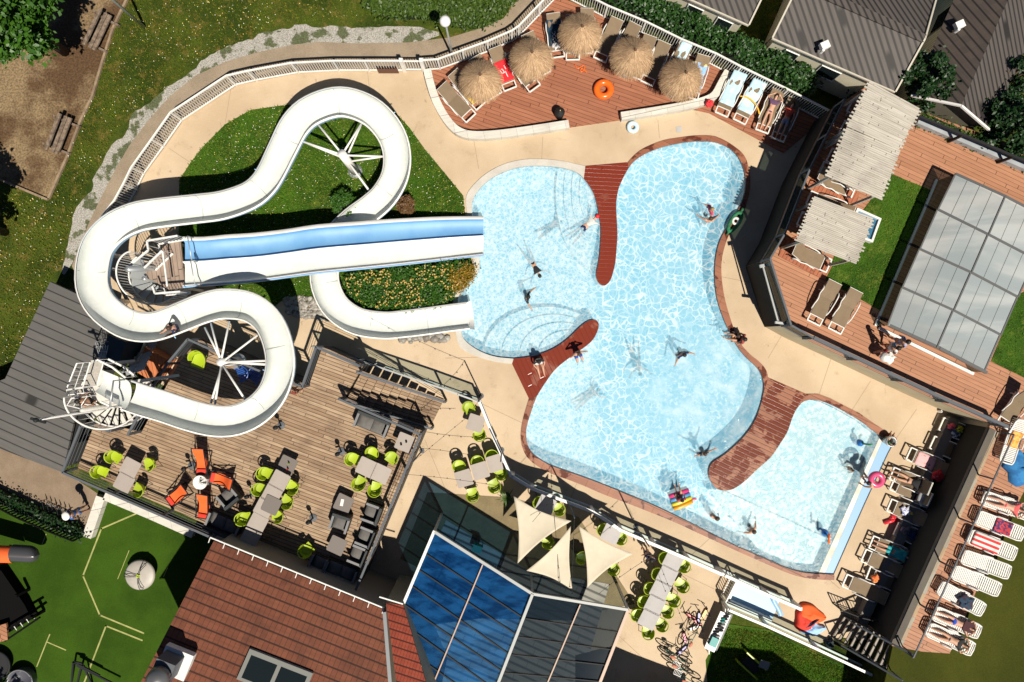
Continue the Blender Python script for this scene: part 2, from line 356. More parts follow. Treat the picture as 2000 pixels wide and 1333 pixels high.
# pool basin
m_tile = pmat('pool_liner', (.80, .87, .89), .5, (.74, .83, .86), .8, .6)
m_tile2 = pmat('shallow_pool_liner', (.80, .85, .84), .5, (.76, .77, .70), .8, .7)
zf = -1.05; g = MB(); nW = len(pool_hole)
g.sheet([pool_hole], zf); vs = [(p.x, p.y, z) for z in (zf, -.02) for p in pool_hole]
g.add(vs, [(i, (i + 1) % nW, (i + 1) % nW + nW, i + nW) for i in range(nW)])
kid = PL([(1392,948),(1600,1121),(1720,853)]) + cDk[1:len(cDk) * 3 // 5]
tag(g.build('pool_basin', m_tile), kind='structure')
kidp = PL([(1388,960),(1499,1092),(1533,1108),(1564,1117),(1598,1120),(1718,853),(1679,823),(1638,800),(1610,787),(1584,782),(1570,786),(1556,800),(1547,820),(1539,846),(1526,866),(1509,892),(1477,920),(1444,950),(1415,962)])
g = MB().prism(kidp, zf + .01, -.5); tag(g.build('shallow_pool_floor', m_tile2), kind='structure')
g = MB().beam(P(1412,963,-.45), P(1640,1068,-.45), .22, .08); tag(g.build('pool_floor_ridge', pmat('pale_tile', (.85,.86,.84), .5)), kind='structure')
m_step = pmat('step_tile', (.78, .82, .82), .5)
st = MB()
for k in range(4):      # curved steps of the lower-left corner and the upper-right corner of the activity pool
    r = 1.05 + .38 * k; z = -.34 - .12 * k
    c = P(1112, 690)
    arc = [c + Vector((r * 1.35 * math.cos(a) - .35 * k, r * math.sin(a), 0)) for a in np.linspace(R(28), R(175), 20)] + [c + Vector((0, -.5, 0))]
    st.prism(arc, zf + .012, z + .001 * k)
    c = P(1175, 372)
    arc = [c + Vector((r * .95 * math.cos(a), r * 1.7 * math.sin(a), 0)) for a in np.linspace(R(120), R(262), 20)] + [c]
    st.prism(arc, zf + .014, z - .003)
tag(st.build('pool_steps', m_step), kind='structure')
# water: flat sheet with caustic sunlight lines painted into its colours
def water_mat():
    t = NT('pool_water'); v = t.co()
    nz = t.n('TexNoise', {'Vector': v, 'Scale': 1.3, 'Detail': 3.}); off = t.n('VectorMath', {0: nz.outputs['Color'], 1: (.5, .5, .5)}, operation='SUBTRACT').outputs[0]
    def caustic_net(sc, amp, w0, w1):
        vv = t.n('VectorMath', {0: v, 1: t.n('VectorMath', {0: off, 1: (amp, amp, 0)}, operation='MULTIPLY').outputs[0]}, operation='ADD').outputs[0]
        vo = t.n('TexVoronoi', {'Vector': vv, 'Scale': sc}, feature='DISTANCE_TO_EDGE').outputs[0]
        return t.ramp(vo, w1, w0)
    n1 = caustic_net(3.2, .7, .0, .17); n2 = caustic_net(5.6, .45, .0, .22); brk = t.ramp(t.noise(1.9, 3).outputs[0], .35, .62, .5, 1.)
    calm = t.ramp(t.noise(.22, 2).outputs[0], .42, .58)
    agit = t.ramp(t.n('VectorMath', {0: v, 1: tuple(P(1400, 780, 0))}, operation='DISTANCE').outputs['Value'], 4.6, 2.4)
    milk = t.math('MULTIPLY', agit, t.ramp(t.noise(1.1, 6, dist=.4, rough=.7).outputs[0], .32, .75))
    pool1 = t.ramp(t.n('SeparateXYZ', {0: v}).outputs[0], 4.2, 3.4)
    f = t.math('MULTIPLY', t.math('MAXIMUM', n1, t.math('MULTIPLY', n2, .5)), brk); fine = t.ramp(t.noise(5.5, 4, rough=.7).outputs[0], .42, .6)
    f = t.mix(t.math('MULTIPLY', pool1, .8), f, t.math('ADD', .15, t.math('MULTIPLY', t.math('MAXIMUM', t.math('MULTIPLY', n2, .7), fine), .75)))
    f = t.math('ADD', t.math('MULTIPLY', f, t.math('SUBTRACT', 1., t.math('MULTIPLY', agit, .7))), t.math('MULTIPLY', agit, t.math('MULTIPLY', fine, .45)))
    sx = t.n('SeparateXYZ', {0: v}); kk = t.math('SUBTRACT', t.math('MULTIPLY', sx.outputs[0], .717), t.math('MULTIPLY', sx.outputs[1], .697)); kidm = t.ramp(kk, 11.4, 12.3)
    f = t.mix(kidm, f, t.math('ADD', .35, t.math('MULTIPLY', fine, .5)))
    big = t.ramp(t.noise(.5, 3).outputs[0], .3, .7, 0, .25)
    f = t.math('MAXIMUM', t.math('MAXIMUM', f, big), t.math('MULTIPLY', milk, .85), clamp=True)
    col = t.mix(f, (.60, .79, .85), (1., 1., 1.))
    tr = t.n('BsdfTransparent', {0: col}).outputs[0]
    h = t.math('ADD', t.noise(3.2, 4).outputs[0], t.math('MULTIPLY', t.noise(11., 3).outputs[0], .35))
    b = t.n('Bump', {'Strength': 1., 'Distance': .035, 'Height': h}).outputs[0]
    gl = t.n('BsdfGlossy', {'Color': (1, 1, 1), 'Roughness': .06, 'Normal': b}).outputs[0]
    fr = t.n('Fresnel', {'IOR': 1.33, 'Normal': b}).outputs[0]
    m = t.n('MixShader', {0: fr, 1: tr, 2: gl})
    foam = t.n('BsdfDiffuse', {'Color': t.mix(t.math('MULTIPLY', f, .9), (.14, .57, .86), (.84, .95, .98))}).outputs[0]  # white caustic lines painted into the diffuse colour, together with milky foam
    m2 = t.n('MixShader', {0: t.math('ADD', t.math('ADD', .38, t.math('MULTIPLY', f, .14)), t.math('MULTIPLY', kidm, -.14)), 1: m.outputs[0], 2: foam})  # foam also carries the painted caustic lines
    return t.done(m2.outputs[0])
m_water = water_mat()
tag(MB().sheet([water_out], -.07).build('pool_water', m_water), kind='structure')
# gutter of the shallow pool
m_gw = pmat('gutter_grating', (.78, .76, .70), .6, (.55, .50, .40), 1.5, .8, fine=.1); m_gb = pmat('light_blue_tile', (.27, .46, .66), .4)
g = MB().prism(PL([(1600,1121),(1612,1122),(1728,853),(1720,853)]) , -.6, -.055); tag(g.build('pool_gutter', m_gw), kind='structure')
g = MB().prism(PL([(1612,1122.2),(1629,1122),(1746,863),(1740,858),(1728,853)]), -.6, -.05); tag(g.build('pool_gutter_tiles', m_gb), kind='structure')
# copings and timber tongues
def band(name, inner, outer, z0, z1, mat): return tag(MB().prism(inner + outer[::-1], z0, z1).build(name, mat), kind='structure')
m_cstone = pmat('stone_coping', (.56, .53, .47), .75, (.46, .43, .38), 1.2, .8, fine=.1)
band('stone_coping', cA, cAo, -.15, .045, m_cstone)
band('timber_coping', cB, cBo[:-1] + PL([(1629,1133),(1629,1122.5)]), -.15, .035, m_cope)
band('timber_coping', cDr, cDro, -.15, .038, m_cope)
kt = PL([(1573.5,770),(1598,770),(1622,779),(1653,795),(1679,808),(1712,831),(1735,846),(1751,857),(1746,865)])
band('timber_coping', PL([(1566,785.5),(1584,780),(1610,785),(1638,798),(1679,821),(1720,853),(1740,858)]), kt, -.15, .036, m_cope)
tag(MB().prism(PL([(1143,325),(1226,318)]) + cP1, -.2, .04).build('timber_jetty', m_wet1), kind='structure')
tag(MB().prism(PL([(1000,711)]) + cP2 + PL([(1033,779)]), -.2, .041).build('timber_jetty', m_wet2), kind='structure')
tag(MB().prism(PL([(1500,738),(1573.5,770),(1566,785)]) + cDk[cDk.index(min(cDk, key=lambda p: (p - P(1566,786)).length)) + 1:], -.2, .042).build('timber_jetty', m_wet3), kind='structure')
def pline(name, pts, wd, z, mat):
    g = MB(); l = PL(pts)
    for a, b in zip(l, l[1:]):
        n = (b - a).normalized(); n = Vector((-n.y, n.x, 0)) * wd / 2; e = (b - a).normalized() * wd / 2
        g.add([(q.x, q.y, z) for q in (a - n - e, a + n - e, b + n + e, b - n + e)], [(0, 3, 2, 1)])
    return tag(g.build(name, mat), kind='structure')
pline('turf_line_marking', [(272,1001),(198,1033),(162,1125),(195,1202),(280,1237)], .07, .001, m_white_line)
pline('turf_line_marking', [(277,1251),(207,1223),(160,1345)], .07, .0012, m_white_line)
pline('turf_line_marking', [(97,1240),(91,1254),(72,1302)], .05, .0014, m_white_line); pline('turf_line_marking', [(91,1254),(128,1270)], .05, .0016, m_white_line)
pline('turf_line_marking', [(252,1076),(230,1131)], .03, .0018, m_white_line); pline('turf_line_marking', [(327,1110),(319,1127)], .04, .002, m_white_line); pline('turf_line_marking', [(90,1044),(82,1064)], .04, .0022, m_white_line)
m_joint = pmat('paving_joint', (.30, .22, .15), .9)
for q in ([(718,141),(722,180),(735,215)],[(925,272),(935,330)],[(1285,236),(1288,270)],[(1600,770),(1625,695)],[(1409,541),(1480,555)],[(1395,1151),(1330,1120)],[(1190,1225),(1260,1290)],[(452,168),(440,240)],[(430,240),(437,262)],[(330,290),(372,318)],[(1060,268),(1058,311)],[(1500,700),(1530,650)],[(1700,745),(1665,800)],[(1790,800),(1751,856)],[(1100,1010),(1127,943)],[(1350,1085),(1386,1052)],[(870,700),(934,698)],[(880,760),(1019,826)],[(1640,1150),(1620,1133)],[(830,860),(880,980)]): pline('paving_joint', q, .02, .002, m_joint)
# timber edging of the dirt area
def edging(label, pts, hh=.12):
    g = MB(); l = PL(pts)
    for a, b in zip(l, l[1:]): g.beam(a + Vector((0, 0, hh / 2)), b + Vector((0, 0, hh / 2)), .1, hh)
    return tag(g.build('timber_edging', pmat('edging_wood', (.30, .22, .14), .9, (.2, .14, .09), 4, 1)), label, 'edging')
edging('weathered timber edging between brown dirt and daisy lawn', [(250,0),(236,28),(222,58),(200,128),(182,190),(160,236),(132,310),(97,388)])
edging('short timber edging log at the lower end of the dirt patch', [(0,351),(50,372),(95,391)])

# daisies and grass tufts
def tufts(name, polys, n, size, mat, z=0., hgt=.07):
    vs = []; fs = []
    for poly, cnt in polys:
        X, Y = scatter(poly, cnt)
        A = RNG.uniform(0, 2 * PI, len(X)); Sz = RNG.uniform(.5, 1.2, len(X)) * size; H = RNG.uniform(.4, 1.3, len(X)) * hgt; L = RNG.uniform(-.09, .09, (len(X), 2))
        for x, y, a, s_, h, l in zip(X, Y, A, Sz, H, L):
            k = len(vs); dx, dy = math.cos(a) * s_, math.sin(a) * s_
            vs += [(x - dx, y - dy, z), (x + dx, y + dy, z), (x + l[0], y + l[1], z + h)]; fs.append((k, k + 1, k + 2))
    return tag(MB().add(vs, fs).build(name, mat), kind='stuff')
m_blade = pmat('grass_blades', (.12, .18, .013), .8, (.22, .185, .03), 1.0, 1., trans=.3, spec=.1)
m_blade2 = pmat('lawn_blades', (.11, .24, .018), .8, (.19, .24, .035), 1.0, 1., trans=.3, spec=.1)
wild = PL([(262,-30),(850,-30),(780,30),(590,44),(520,60),(450,88),(398,110),(350,155),(290,200),(250,225),(216,275),(206,305),(178,345),(150,400),(138,440),(125,510),(100,545),(60,640),(0,780),(-40,780),(-40,360),(97,392),(182,190),(222,55)])
tufts('wild_grass_tufts', [(wild, 60000)], 1, .026, m_blade, hgt=.1)
lw = PL(lawn_px); lw2 = PL([(1400,1225),(1500,1235),(1700,1330),(1700,1380),(1400,1380)])
tufts('lawn_grass_tufts', [(lw, 52000), (lw2, 22000)], 1, .026, m_blade2, hgt=.1)
def dots(name, poly, n, r, mat, z=.05, clump=.55, zf_=None):
    X, Y = scatter(poly, n); vs = []; fs = []
    q = np.sin(X * 1.3 + 2 * np.sin(Y * .9)) * np.cos(Y * 1.1 + 1.7 * np.sin(X * .7)); keep = RNG.uniform(-1, 1, len(X)) < q + clump - .5
    for x, y in zip(X[keep], Y[keep]):
        k = len(vs); rr = r * random.uniform(.5, 1.2); a0 = random.random()
        vs += [(x + rr * math.cos(a0 + i * PI / 2.5), y + rr * math.sin(a0 + i * PI / 2.5), z + random.uniform(-.01, .02)) for i in range(5)]; fs.append((k, k + 1, k + 2, k + 3, k + 4))
    return tag(MB().add(vs, fs).build(name, mat), kind='stuff')
m_daisy = pmat('daisy_petals', (.75, .75, .60), .7); m_yel = pmat('yellow_petals', (.75, .60, .15), .7)
dots('daisies', wild, 5200, .020, m_daisy, .11); dots('yellow_flowers', wild, 4200, .020, m_yel, .11)
dots('daisies', lw, 2200, .019, m_daisy, .11); dots('yellow_flowers', lw, 1500, .018, m_yel, .11)
# ================================================================ large structures
m_white = pmat('white_paint', (.78, .77, .74), .45, (.62, .60, .55), 2., .4)
m_gel = pmat('white_gelcoat', (.70, .72, .69), .25, (.61, .64, .60), .9, .7, fine=.03, bscale=6)
m_gelb = pmat('blue_gelcoat', (.30, .52, .75), .35, (.38, .60, .80), .8, .6)
m_seamg = pmat('seam_sealant', (.36, .38, .35), .6)
m_lane = pmat('blue_slide_lane', (.13, .32, .58), .5, (.18, .39, .64), .7, .8)
m_dblue = pmat('deep_blue_stripe', (.02, .10, .45), .35)
m_steel = pmat('galvanised_steel', (.50, .52, .52), .4, metal=.6)
m_dark = pmat('dark_metal', (.018, .02, .022), .6, spec=.2)
m_anth = pmat('anthracite_metal', (.10, .11, .125), .6, spec=.3)
m_black = pmat('black_plastic', (.012, .012, .013), .6)
m_glass = None
def glass(name, tint, mixf=.25, rough=.04, col=(.02, .03, .03)):
    t = NT(name); tr = t.n('BsdfTransparent', {0: tint}).outputs[0]
    p = t.n('BsdfPrincipled', {'Base Color': col, 'Roughness': rough, 'Specular IOR Level': .6}).outputs[0]
    m = t.n('MixShader', {0: mixf, 1: tr, 2: p}); return t.done(m.outputs[0])
m_glass = glass('clear_glass', (.85, .92, .92), .12)

# ---- railings: thing > panel(rails+bars), post
def railing(name, label, pts, h=1.1, mat=None, bar=.11, br=.012, rail=.045, z=0., style='bars', cat='railing', group=None, post=True, pstep=2.0, gmat=None):
    """pts are world XY points of the base line"""
    root = thing(name, label, cat, Vector((pts[0][0], pts[0][1], z)), 0, group)
    V = lambda p, zz: Vector((p[0], p[1], zz))
    zs = [p[2] if len(p) > 2 and p[2] != 0 else z for p in pts]
    for i in range(len(pts) - 1):
        a, b = V(pts[i], zs[i]), V(pts[i + 1], zs[i + 1]); L = (b - a).length; n = max(1, int(round(L / pstep)))
        for k in range(n):
            p, q = a.lerp(b, k / n), a.lerp(b, (k + 1) / n); g = MB(); up = Vector((0, 0, h))
            (g if style != 'glass' else MB()).beam(p + up, q + up, rail, rail)
            if style == 'bars':
                g.beam(p + Vector((0, 0, .1)), q + Vector((0, 0, .1)), rail * .8, rail * .8)
                m = max(2, int((q - p).length / bar))
                for j in range(1, m):
                    c = p.lerp(q, j / m); g.beam(c + Vector((0, 0, .1)), c + up, br * 1.7, br * 1.7)
                g.build('railing_panel', mat, root, world=True)
            elif style == 'wire':
                for hh in (.25, .5, .75): g.beam(p + Vector((0, 0, h * hh)), q + Vector((0, 0, h * hh)), .015, .015)
                g.build('railing_panel', mat, root, world=True)
            elif style == 'glass':
                MB().beam(p + up, q + up, rail, rail).build('top_rail', mat, root, world=True); g.beam(p + Vector((0, 0, .08)), q + Vector((0, 0, .08)), rail * .8, rail * .8); g.build('bottom_rail', mat, root, world=True)
                MB().beam(p + Vector((0, 0, h * .5)), q + Vector((0, 0, h * .5)), .012, h * .8).build('glass_pane', gmat or m_glass, root, world=True)
            else: g.build('rail', mat, root, world=True)
            if post: MB().beam(p, p + up, rail * 1.1, rail * 1.1).build('post', mat, root, world=True)
    e = V(pts[-1], zs[-1])
    if post: MB().beam(e, e + Vector((0, 0, h)), rail * 1.1, rail * 1.1).build('post', mat, root, world=True)
    return root
FN = dict(h=1.15, mat=m_white, bar=.115, br=.014, rail=.07)
railing('picket_railing', 'long white metal railing curving round the slide lawn, left of the gate', PL([(225,436),(251,402),(268,371),(283,340),(321,287),(357,236),(462,167),(502,158),(584,143),(663,139),(722,139),(789,139)]), cat='railing', **FN)
g0 = thing('swing_gate', 'narrow white gate with thick posts in the white railing beside the lamp post', 'gate', P(791, 139))
for px in (791, 829): MB().box(P(px, 138.5) + Vector((0, 0, .62)), (.17, .17, 1.24)).build('gate_post', m_white, g0, world=True)
gg = MB(); a, b = P(795, 138.5), P(825, 138.5)
for hh in (.15, 1.08): gg.beam(a + Vector((0, 0, hh)), b + Vector((0, 0, hh)), .06, .06)
for j in range(7): c = a.lerp(b, j / 6); gg.beam(c + Vector((0, 0, .15)), c + Vector((0, 0, 1.1)), .03, .03)
gg.build('gate_leaf', m_white, g0, world=True)
railing('picket_railing', 'white metal railing between footpath and thatched parasols, running up from the gate', PL([(831,138),(860,136),(907,119),(954,102),(1000,82),(1013,73),(1053,31),(1093,-10)]), cat='railing', **FN)
railing('picket_railing', 'straight white metal railing along the clipped hedge behind the timber sun deck', PL([(1096,-8),(1180,35),(1252,65),(1319,98),(1384,125),(1432,150),(1520,193),(1606,237)]), cat='railing', **FN)
# notice board on the railing
sg = MB().beam(P(738,139.5,.62), P(778,139.5,.62), .03, .45); o = sg.build('notice_board', pmat('brown_board', (.12,.045,.03), .5)); tag(o, 'brown notice board with small white letters hung on the white railing left of the gate', 'sign')
# ---- stone walls of the sun deck
def kerb(label, pts, w_, h_, mat, sm=1, name='stone_wall', z0=-.02, cat='wall'):
    l = chaikin(PL(pts), sm); L = []; Rr = []
    for i, p in enumerate(l):
        d = (l[min(i + 1, len(l) - 1)] - l[max(i - 1, 0)]).normalized(); n = Vector((-d.y, d.x, 0)) * w_ / 2; L.append(p + n); Rr.append(p - n)
    return tag(MB().prism(L + Rr[::-1], z0, h_).build(name, mat), label, cat)
m_pale = planks('pale_wall_stone', ((.60,.57,.50), (.70,.67,.60), (.48,.46,.41)), R(-12), .9, .75, .02, .75)
kerb('low pale stone wall curving round the left end of the timber sun deck', [(836,141),(842,170),(855,208),(876,243),(897,263),(925,270),(975,267),(1040,258),(1110,247)], .36, .38, m_pale, 2)
kerb('low pale stone wall at the right of the sun deck opening, bending up towards the railing', [(1211,232),(1290,220),(1345,210),(1380,200),(1394,190),(1405,168),(1418,145)], .36, .38, m_pale, 2)

# ---- serpentine slide
SL = [(246,772,4.65),(275,782,4.6),(319,795,4.5),(370,812,4.4),(421,823,4.3),(463,820,4.2),(503,800,4.1),(533,765,4.0),(547,715,3.9),(540,665,3.82),(520,625,3.75),(485,600,3.68),(436,594,3.6),(395,603,3.52),(357,618,3.45),(300,638,3.35),(250,634,3.28),(205,605,3.2),(182,570,3.12),(178,530,3.05),(189,482,2.97),(219,447,2.9),(263,425,2.82),(312,416,2.76),(383,408,2.66),(434,401,2.58),(485,383,2.5),(512,362,2.45),(530,335,2.4),(552,290,2.3),(577,243,2.2),(611,214,2.1),(666,199,2.0),(722,217,1.9),(760,256,1.8),(775,300,1.7),(771,344,1.6),(750,382,1.5),(722,408,1.28),(690,432,1.1),(660,463,1.0),(640,498,.97),(633,537,.95),(640,572,.9),(660,604,.85),(698,628,.78),(749,636,.7),(790,633,.62),(832,628,.62),(875,622,.60),(914,617,.58)]
path = catmull(PL(SL), .22)
slide = thing('serpentine_slide', 'huge white open flume slide looping from the stair tower down into the pool', 'water slide', P(421, 823, 0))
def sweep(path, prof, w_end=None):
    N = len(path); vs = []; k = len(prof)
    cur = []
    for i in range(N):
        a = path[max(i - 3, 0)]; b = path[i]; c = path[min(i + 3, N - 1)]
        d1 = (b - a); d2 = (c - b); cr = (d1.x * d2.y - d1.y * d2.x) / max(1e-4, d1.length * d2.length); cur.append(cr)
    cur = [sum(cur[max(0, i - 5):i + 6]) / len(cur[max(0, i - 5):i + 6]) for i in range(N)]
    for i, p in enumerate(path):
        d = (path[min(i + 1, N - 1)] - path[max(i - 1, 0)]); d.z = 0; d.normalize(); n = Vector((-d.y, d.x, 0))
        bank = max(-.16, min(.16, cur[i] * .30))       # left turn (cur>0): right side rises
        kz = min(1, (p.z - .1) / .68)
        for u, v in prof: vs.append(p + n * u + Vector((0, 0, (v * kz if v < 0 else v) - bank * u * 1.6)))
    return vs, [(i * k + j, (i + 1) * k + j, (i + 1) * k + j + 1, i * k + j + 1) for i in range(N - 1) for j in range(k - 1)]
hw = .56; dp = .60
inner = [(hw * math.cos(a), -dp * math.sin(a) ** .62 if math.sin(a) > 0.001 else 0) for a in np.linspace(PI, 0, 21)]
rimL = [(-hw - .075, -.03), (-hw - .07, .02), (-hw - .01, .03)]; rimR = [(hw + .01, .03), (hw + .07, .02), (hw + .075, -.03)]
outer = [((hw + .045) * math.cos(a), -(dp + .03) * max(0, math.sin(a)) ** .62 - .03) for a in np.linspace(0, PI, 21)]
v, f = sweep(path, inner); MB().add(v, [q[::-1] for q in f]).build('flume_channel', m_gel, slide, True, True)
g = MB()
for r_ in (rimL, rimR): v, f = sweep(path, r_); g.add(v, [q[::-1] for q in f])
g.build('flume_rim', m_white, slide, True, True)
v, f = sweep(path, outer); MB().add(v, [q[::-1] for q in f]).build('flume_shell', m_gelb, slide, True, True)
def column(top, base, r0, r1, arms, tilt=True):
    MB().tube([base, base.lerp(top, .5), top], [r0, (r0 + r1) / 2, r1], 14).build('support_column', m_white, slide, True, True)
    MB().tube([base, base + Vector((0, 0, .04))], r0 * 1.7, 14).build('base_plate', m_steel, slide, True, True)
    for q, zz in arms:
        MB().tube([base.lerp(top, zz), q], .045, 8).build('support_arm', m_white, slide, True, True)
def rim_at(px, py): # closest path point to a pixel
    best = min(path, key=lambda p: (Vector((p.x / (HC - p.z) * HC * S + 1000, 666.5 - p.y / (HC - p.z) * HC * S)) - Vector((px, py))).length)
    return best
t1 = P(430, 708, 3.5); b1 = Vector((t1.x + .05, t1.y, 1.7))
def inner_pt(px, py, dz=-.35): return P(px, py, rim_at(px, py).z + dz)
column(t1, b1, .2, .16, [(inner_pt(x, y), zz) for x, y, zz in ((412,632,.96),(448,628,.97),(503,655,.9),(518,705,.92),(420,790,.93),(412,788,.85),(480,783,.96),(400,640,.9))])
MB().tube([t1.lerp(b1, .3), P(520, 712, 3.2)], .06, 8).build('support_arm', m_white, slide, True, True)
t2 = P(667, 300, 2.0); b2 = P(694, 335, 0)
column(t2, b2, .2, .19, [(inner_pt(x, y, -.25), zz) for x, y, zz in ((620,242,.95),(592,277,.9),(592,277,.7),(707,240,.95),(707,240,.7),(749,306,.9),(749,306,.55))])
MB().tube([t2.lerp(b2, .4), P(722, 374, 1.05)], .05, 8).build('support_arm', m_white, slide, True, True)
for px, py in ((556,350),(250,505),(250,590)):
    q = rim_at(px, py); bx = P(px, py, 0)
    MB().tube([Vector((bx.x, bx.y, 0)), Vector((bx.x, bx.y, q.z - .72))], .1, 10).build('support_column', m_white, slide, True, True)
    MB().tube([Vector((bx.x, bx.y, q.z - .78)), q - Vector((0, 0, .7))], .08, 10).build('support_arm', m_white, slide, True, True)
for i in range(25, len(path) - 12, 26): # short columns under the long runs
    q = path[i]
    if q.z < 2.3 or i % 52 == 25:
        if abs(q.z - 1.1) > .35 and not (-15 < q.x < -9 and q.y < -1.5): MB().tube([Vector((q.x, q.y, 0)), q - Vector((0, 0, .6 * min(1, (q.z - .1) / .68) + .02))], .07, 8).build('support_column', m_white, slide, True, True)
for i in range(14, len(path), 14):   # flange joints
    p = path[i]; d = (path[min(i + 1, len(path) - 1)] - path[i - 1]); d.z = 0; d.normalize(); n = Vector((-d.y, d.x, 0))
    if i % 28 == 0: MB().tube([p + n * (hw + .08) + Vector((0, 0, -.03)), p + n * (hw + .16) + Vector((0, 0, -.1))], .025, 6).build('joint_bolt', m_gelb, slide, True, True)
for i in range(10, len(path) - 6, 11):
    v, f = sweep(path[i - 3:i + 4], [(u * .995, (q_ + .006)) for u, q_ in inner])
    k_ = len(inner); vs = [v[3 * k_ + j].lerp(v[4 * k_ + j], s_ * .10) for s_ in (0, 1) for j in range(k_)]
    MB().add(vs, [(j, k_ + j, k_ + j + 1, j + 1)[::-1] for j in range(k_ - 1)]).build('joint_seam', m_seamg, slide, True, True)
e = path[-1]; d = (path[-1] - path[-4]).normalized(); n = Vector((-d.y, d.x, 0)); g = MB()   # flared mouth
g.grid(lambda u, v: e + n * ((v - .5) * (1.2 + .14 * u)) + d * (u * .22) + Vector((0, 0, -.46 * math.sin(PI * v) ** .8 - .03 * u)), 4, 14)
g.build('slide_mouth', m_white, slide, True, True)

# ---- straight two-lane slide
L0 = [(357,463,562,2.75),(400,463,559,2.7),(440,459,556,2.55),(500,455,551,2.2),(560,448,543,2.0),(620,439,535,1.92),(700,433,527,1.6),(770,428,520,1.1),(850,424,511,.65),(900,423,505,.48),(944,423,500,.38)]
two = thing('two_lane_slide', 'straight wide slide with one blue and one white lane dropping into the activity pool', 'water slide', P(640, 480, 0))
def lane(va, vb, name, mat, z_in=0., wall=0.):
    TL = catmull([P(x, a, z) for x, a, b, z in L0], .3); BL = catmull([P(x, b, z) for x, a, b, z in L0], .3); n = min(len(TL), len(BL))
    TL = [TL[int(i * (len(TL) - 1) / 40)] for i in range(41)]; BL = [BL[int(i * (len(BL) - 1) / 40)] for i in range(41)]
    g = MB(); prof = va; k = len(prof); vs = []
    for a, b in zip(TL, BL):
        for u, z in prof: p = a.lerp(b, u); vs.append(p + Vector((0, 0, z)))
    g.add(vs, [(i * k + j, (i) * k + j + 1, (i + 1) * k + j + 1, (i + 1) * k + j) for i in range(40) for j in range(k - 1)])
    return g.build(name, mat, two, True, True)
lane([(.075,.02),(.085,-.12),(.11,-.2),(.30,-.21),(.43,-.2),(.47,-.13),(.48,-.06)], 0, 'blue_lane', m_lane)
lane([(.48,-.06),(.485,.015)], 0, 'lane_edge_stripe', m_dblue)
lane([(.485,.015),(.50,.02),(.51,-.05),(.53,-.17),(.56,-.2),(.85,-.2),(.92,-.17),(.95,-.06),(.955,.02)], 0, 'white_lane', m_gel)
lane([(0,-.06),(0,.03),(.075,.02)], 0, 'slide_rim', m_white); lane([(.955,.02),(.975,.03)], 0, 'slide_rim', m_white)
lane([(.975,.03),(1.0,-.02),(1.0,-.18),(.97,-.3),(.5,-.32),(.03,-.3),(0,-.06)], 0, 'slide_shell', m_gelb)
lane([(.9775,.0345),(.985,.02)], 0, 'rim_stripe', m_dblue)
for i in (2, 4, 6, 7):
    x, a, b, z = L0[i]
    for v_ in (.2, .8):
        p = P(x, a + (b - a) * v_, z); MB().tube([Vector((p.x, p.y, 0)), Vector((p.x, p.y, z - .3))], .07, 8).build('support_column', m_white, two, True, True)
def arch(px, a, b, z, h_=.55):
    p, q = P(px, a, z), P(px + 8, b, z); MB().tube([p, p + Vector((0, 0, h_)), q + Vector((0, 0, h_)), q], .022, 6).build('handle_bar', m_steel, two, True, True)
arch(378, 465, 511, 2.75); arch(384, 512, 558, 2.75)

# ---- white slide tower of the two-lane slide
m_plat = planks('platform_boards', ((.30, .22, .17), (.36, .27, .21), (.25, .18, .14)), R(82), .19, 4, .08, .7)
tw = thing('slide_stair_tower', 'white spiral stair tower with railed platform at the top of the two-lane slide', 'stair tower', P(300, 520, 0))
zp = 2.5
pl = XY([(352,468),(316,474),(317,492),(280,526),(292,545),(330,566),(362,562)], zp, zp); MB().prism(pl, zp - .1, zp).build('platform', m_plat, tw, world=True)
def barrier(parent, px, h_=1.0, z=zp, mat=m_white, bar=.13, rail=.07, name='guard_rail', br=.02):
    l = [P(a[0], a[1], z + h_) for a in px]; g = MB()
    for a, b in zip(l, l[1:]):
        g.beam(a, b, rail, rail); g.beam(a - Vector((0, 0, h_ - .05)), b - Vector((0, 0, h_ - .05)), rail, rail); m = max(2, int((b - a).length / bar))
        for j in range(m + 1): c = a.lerp(b, j / m); g.beam(c, c - Vector((0, 0, h_)), br, br)
    return g.build(name, mat, parent, world=True)
barrier(tw, [(347,461),(287,471),(290,489),(253,520)]); barrier(tw, [(317,490),(282,524)], .95)
barrier(tw, [(352,570),(303,574),(298,560)], .95)
MB().beam(P(318,492,zp+.9), P(327,560,zp+.9), .06, .06).build('guard_rail', m_white, tw, world=True)
MB().tube([P(300,524,zp+.0) - Vector((0,0,zp)), P(300,524,zp) + Vector((0,0,0)), P(248,526,3.9)], .13, 10).build('centre_post', m_steel, tw, True, True)
# spiral flight
cc = P(283, 545, zp); cxy = Vector((cc.x, cc.y, 0)); ns = 15
for i in range(ns):
    a0 = R(100 + i * 19); a1 = R(100 + (i + 1) * 19); z = zp - .16 * (i + 1); ro = 1.02; ri = .22
    poly = [cxy + Vector((r_ * math.cos(a), r_ * math.sin(a), 0)) for r_, a in ((ri, a0), (ro, a0), (ro, (a0 + a1) / 2), (ro, a1), (ri, a1))]
    MB().prism(poly, z - .04, z).build('tread', m_steel, tw, world=True)
g = MB(); top = []; bot = []
for i in range(46):
    a = R(95 + i * 6.4); z = zp - .16 * 19 * 0 - (i * 6.4 / 19) * .16; top.append(cxy + Vector((1.06 * math.cos(a), 1.06 * math.sin(a), z + .95))); bot.append(top[-1] - Vector((0, 0, .95)))
g.tube(top, .035, 6); g.tube(bot, .035, 6)
for a, b in zip(top, bot): g.beam(a, b, .022, .022)
g.build('spiral_guard', m_white, tw, world=True)
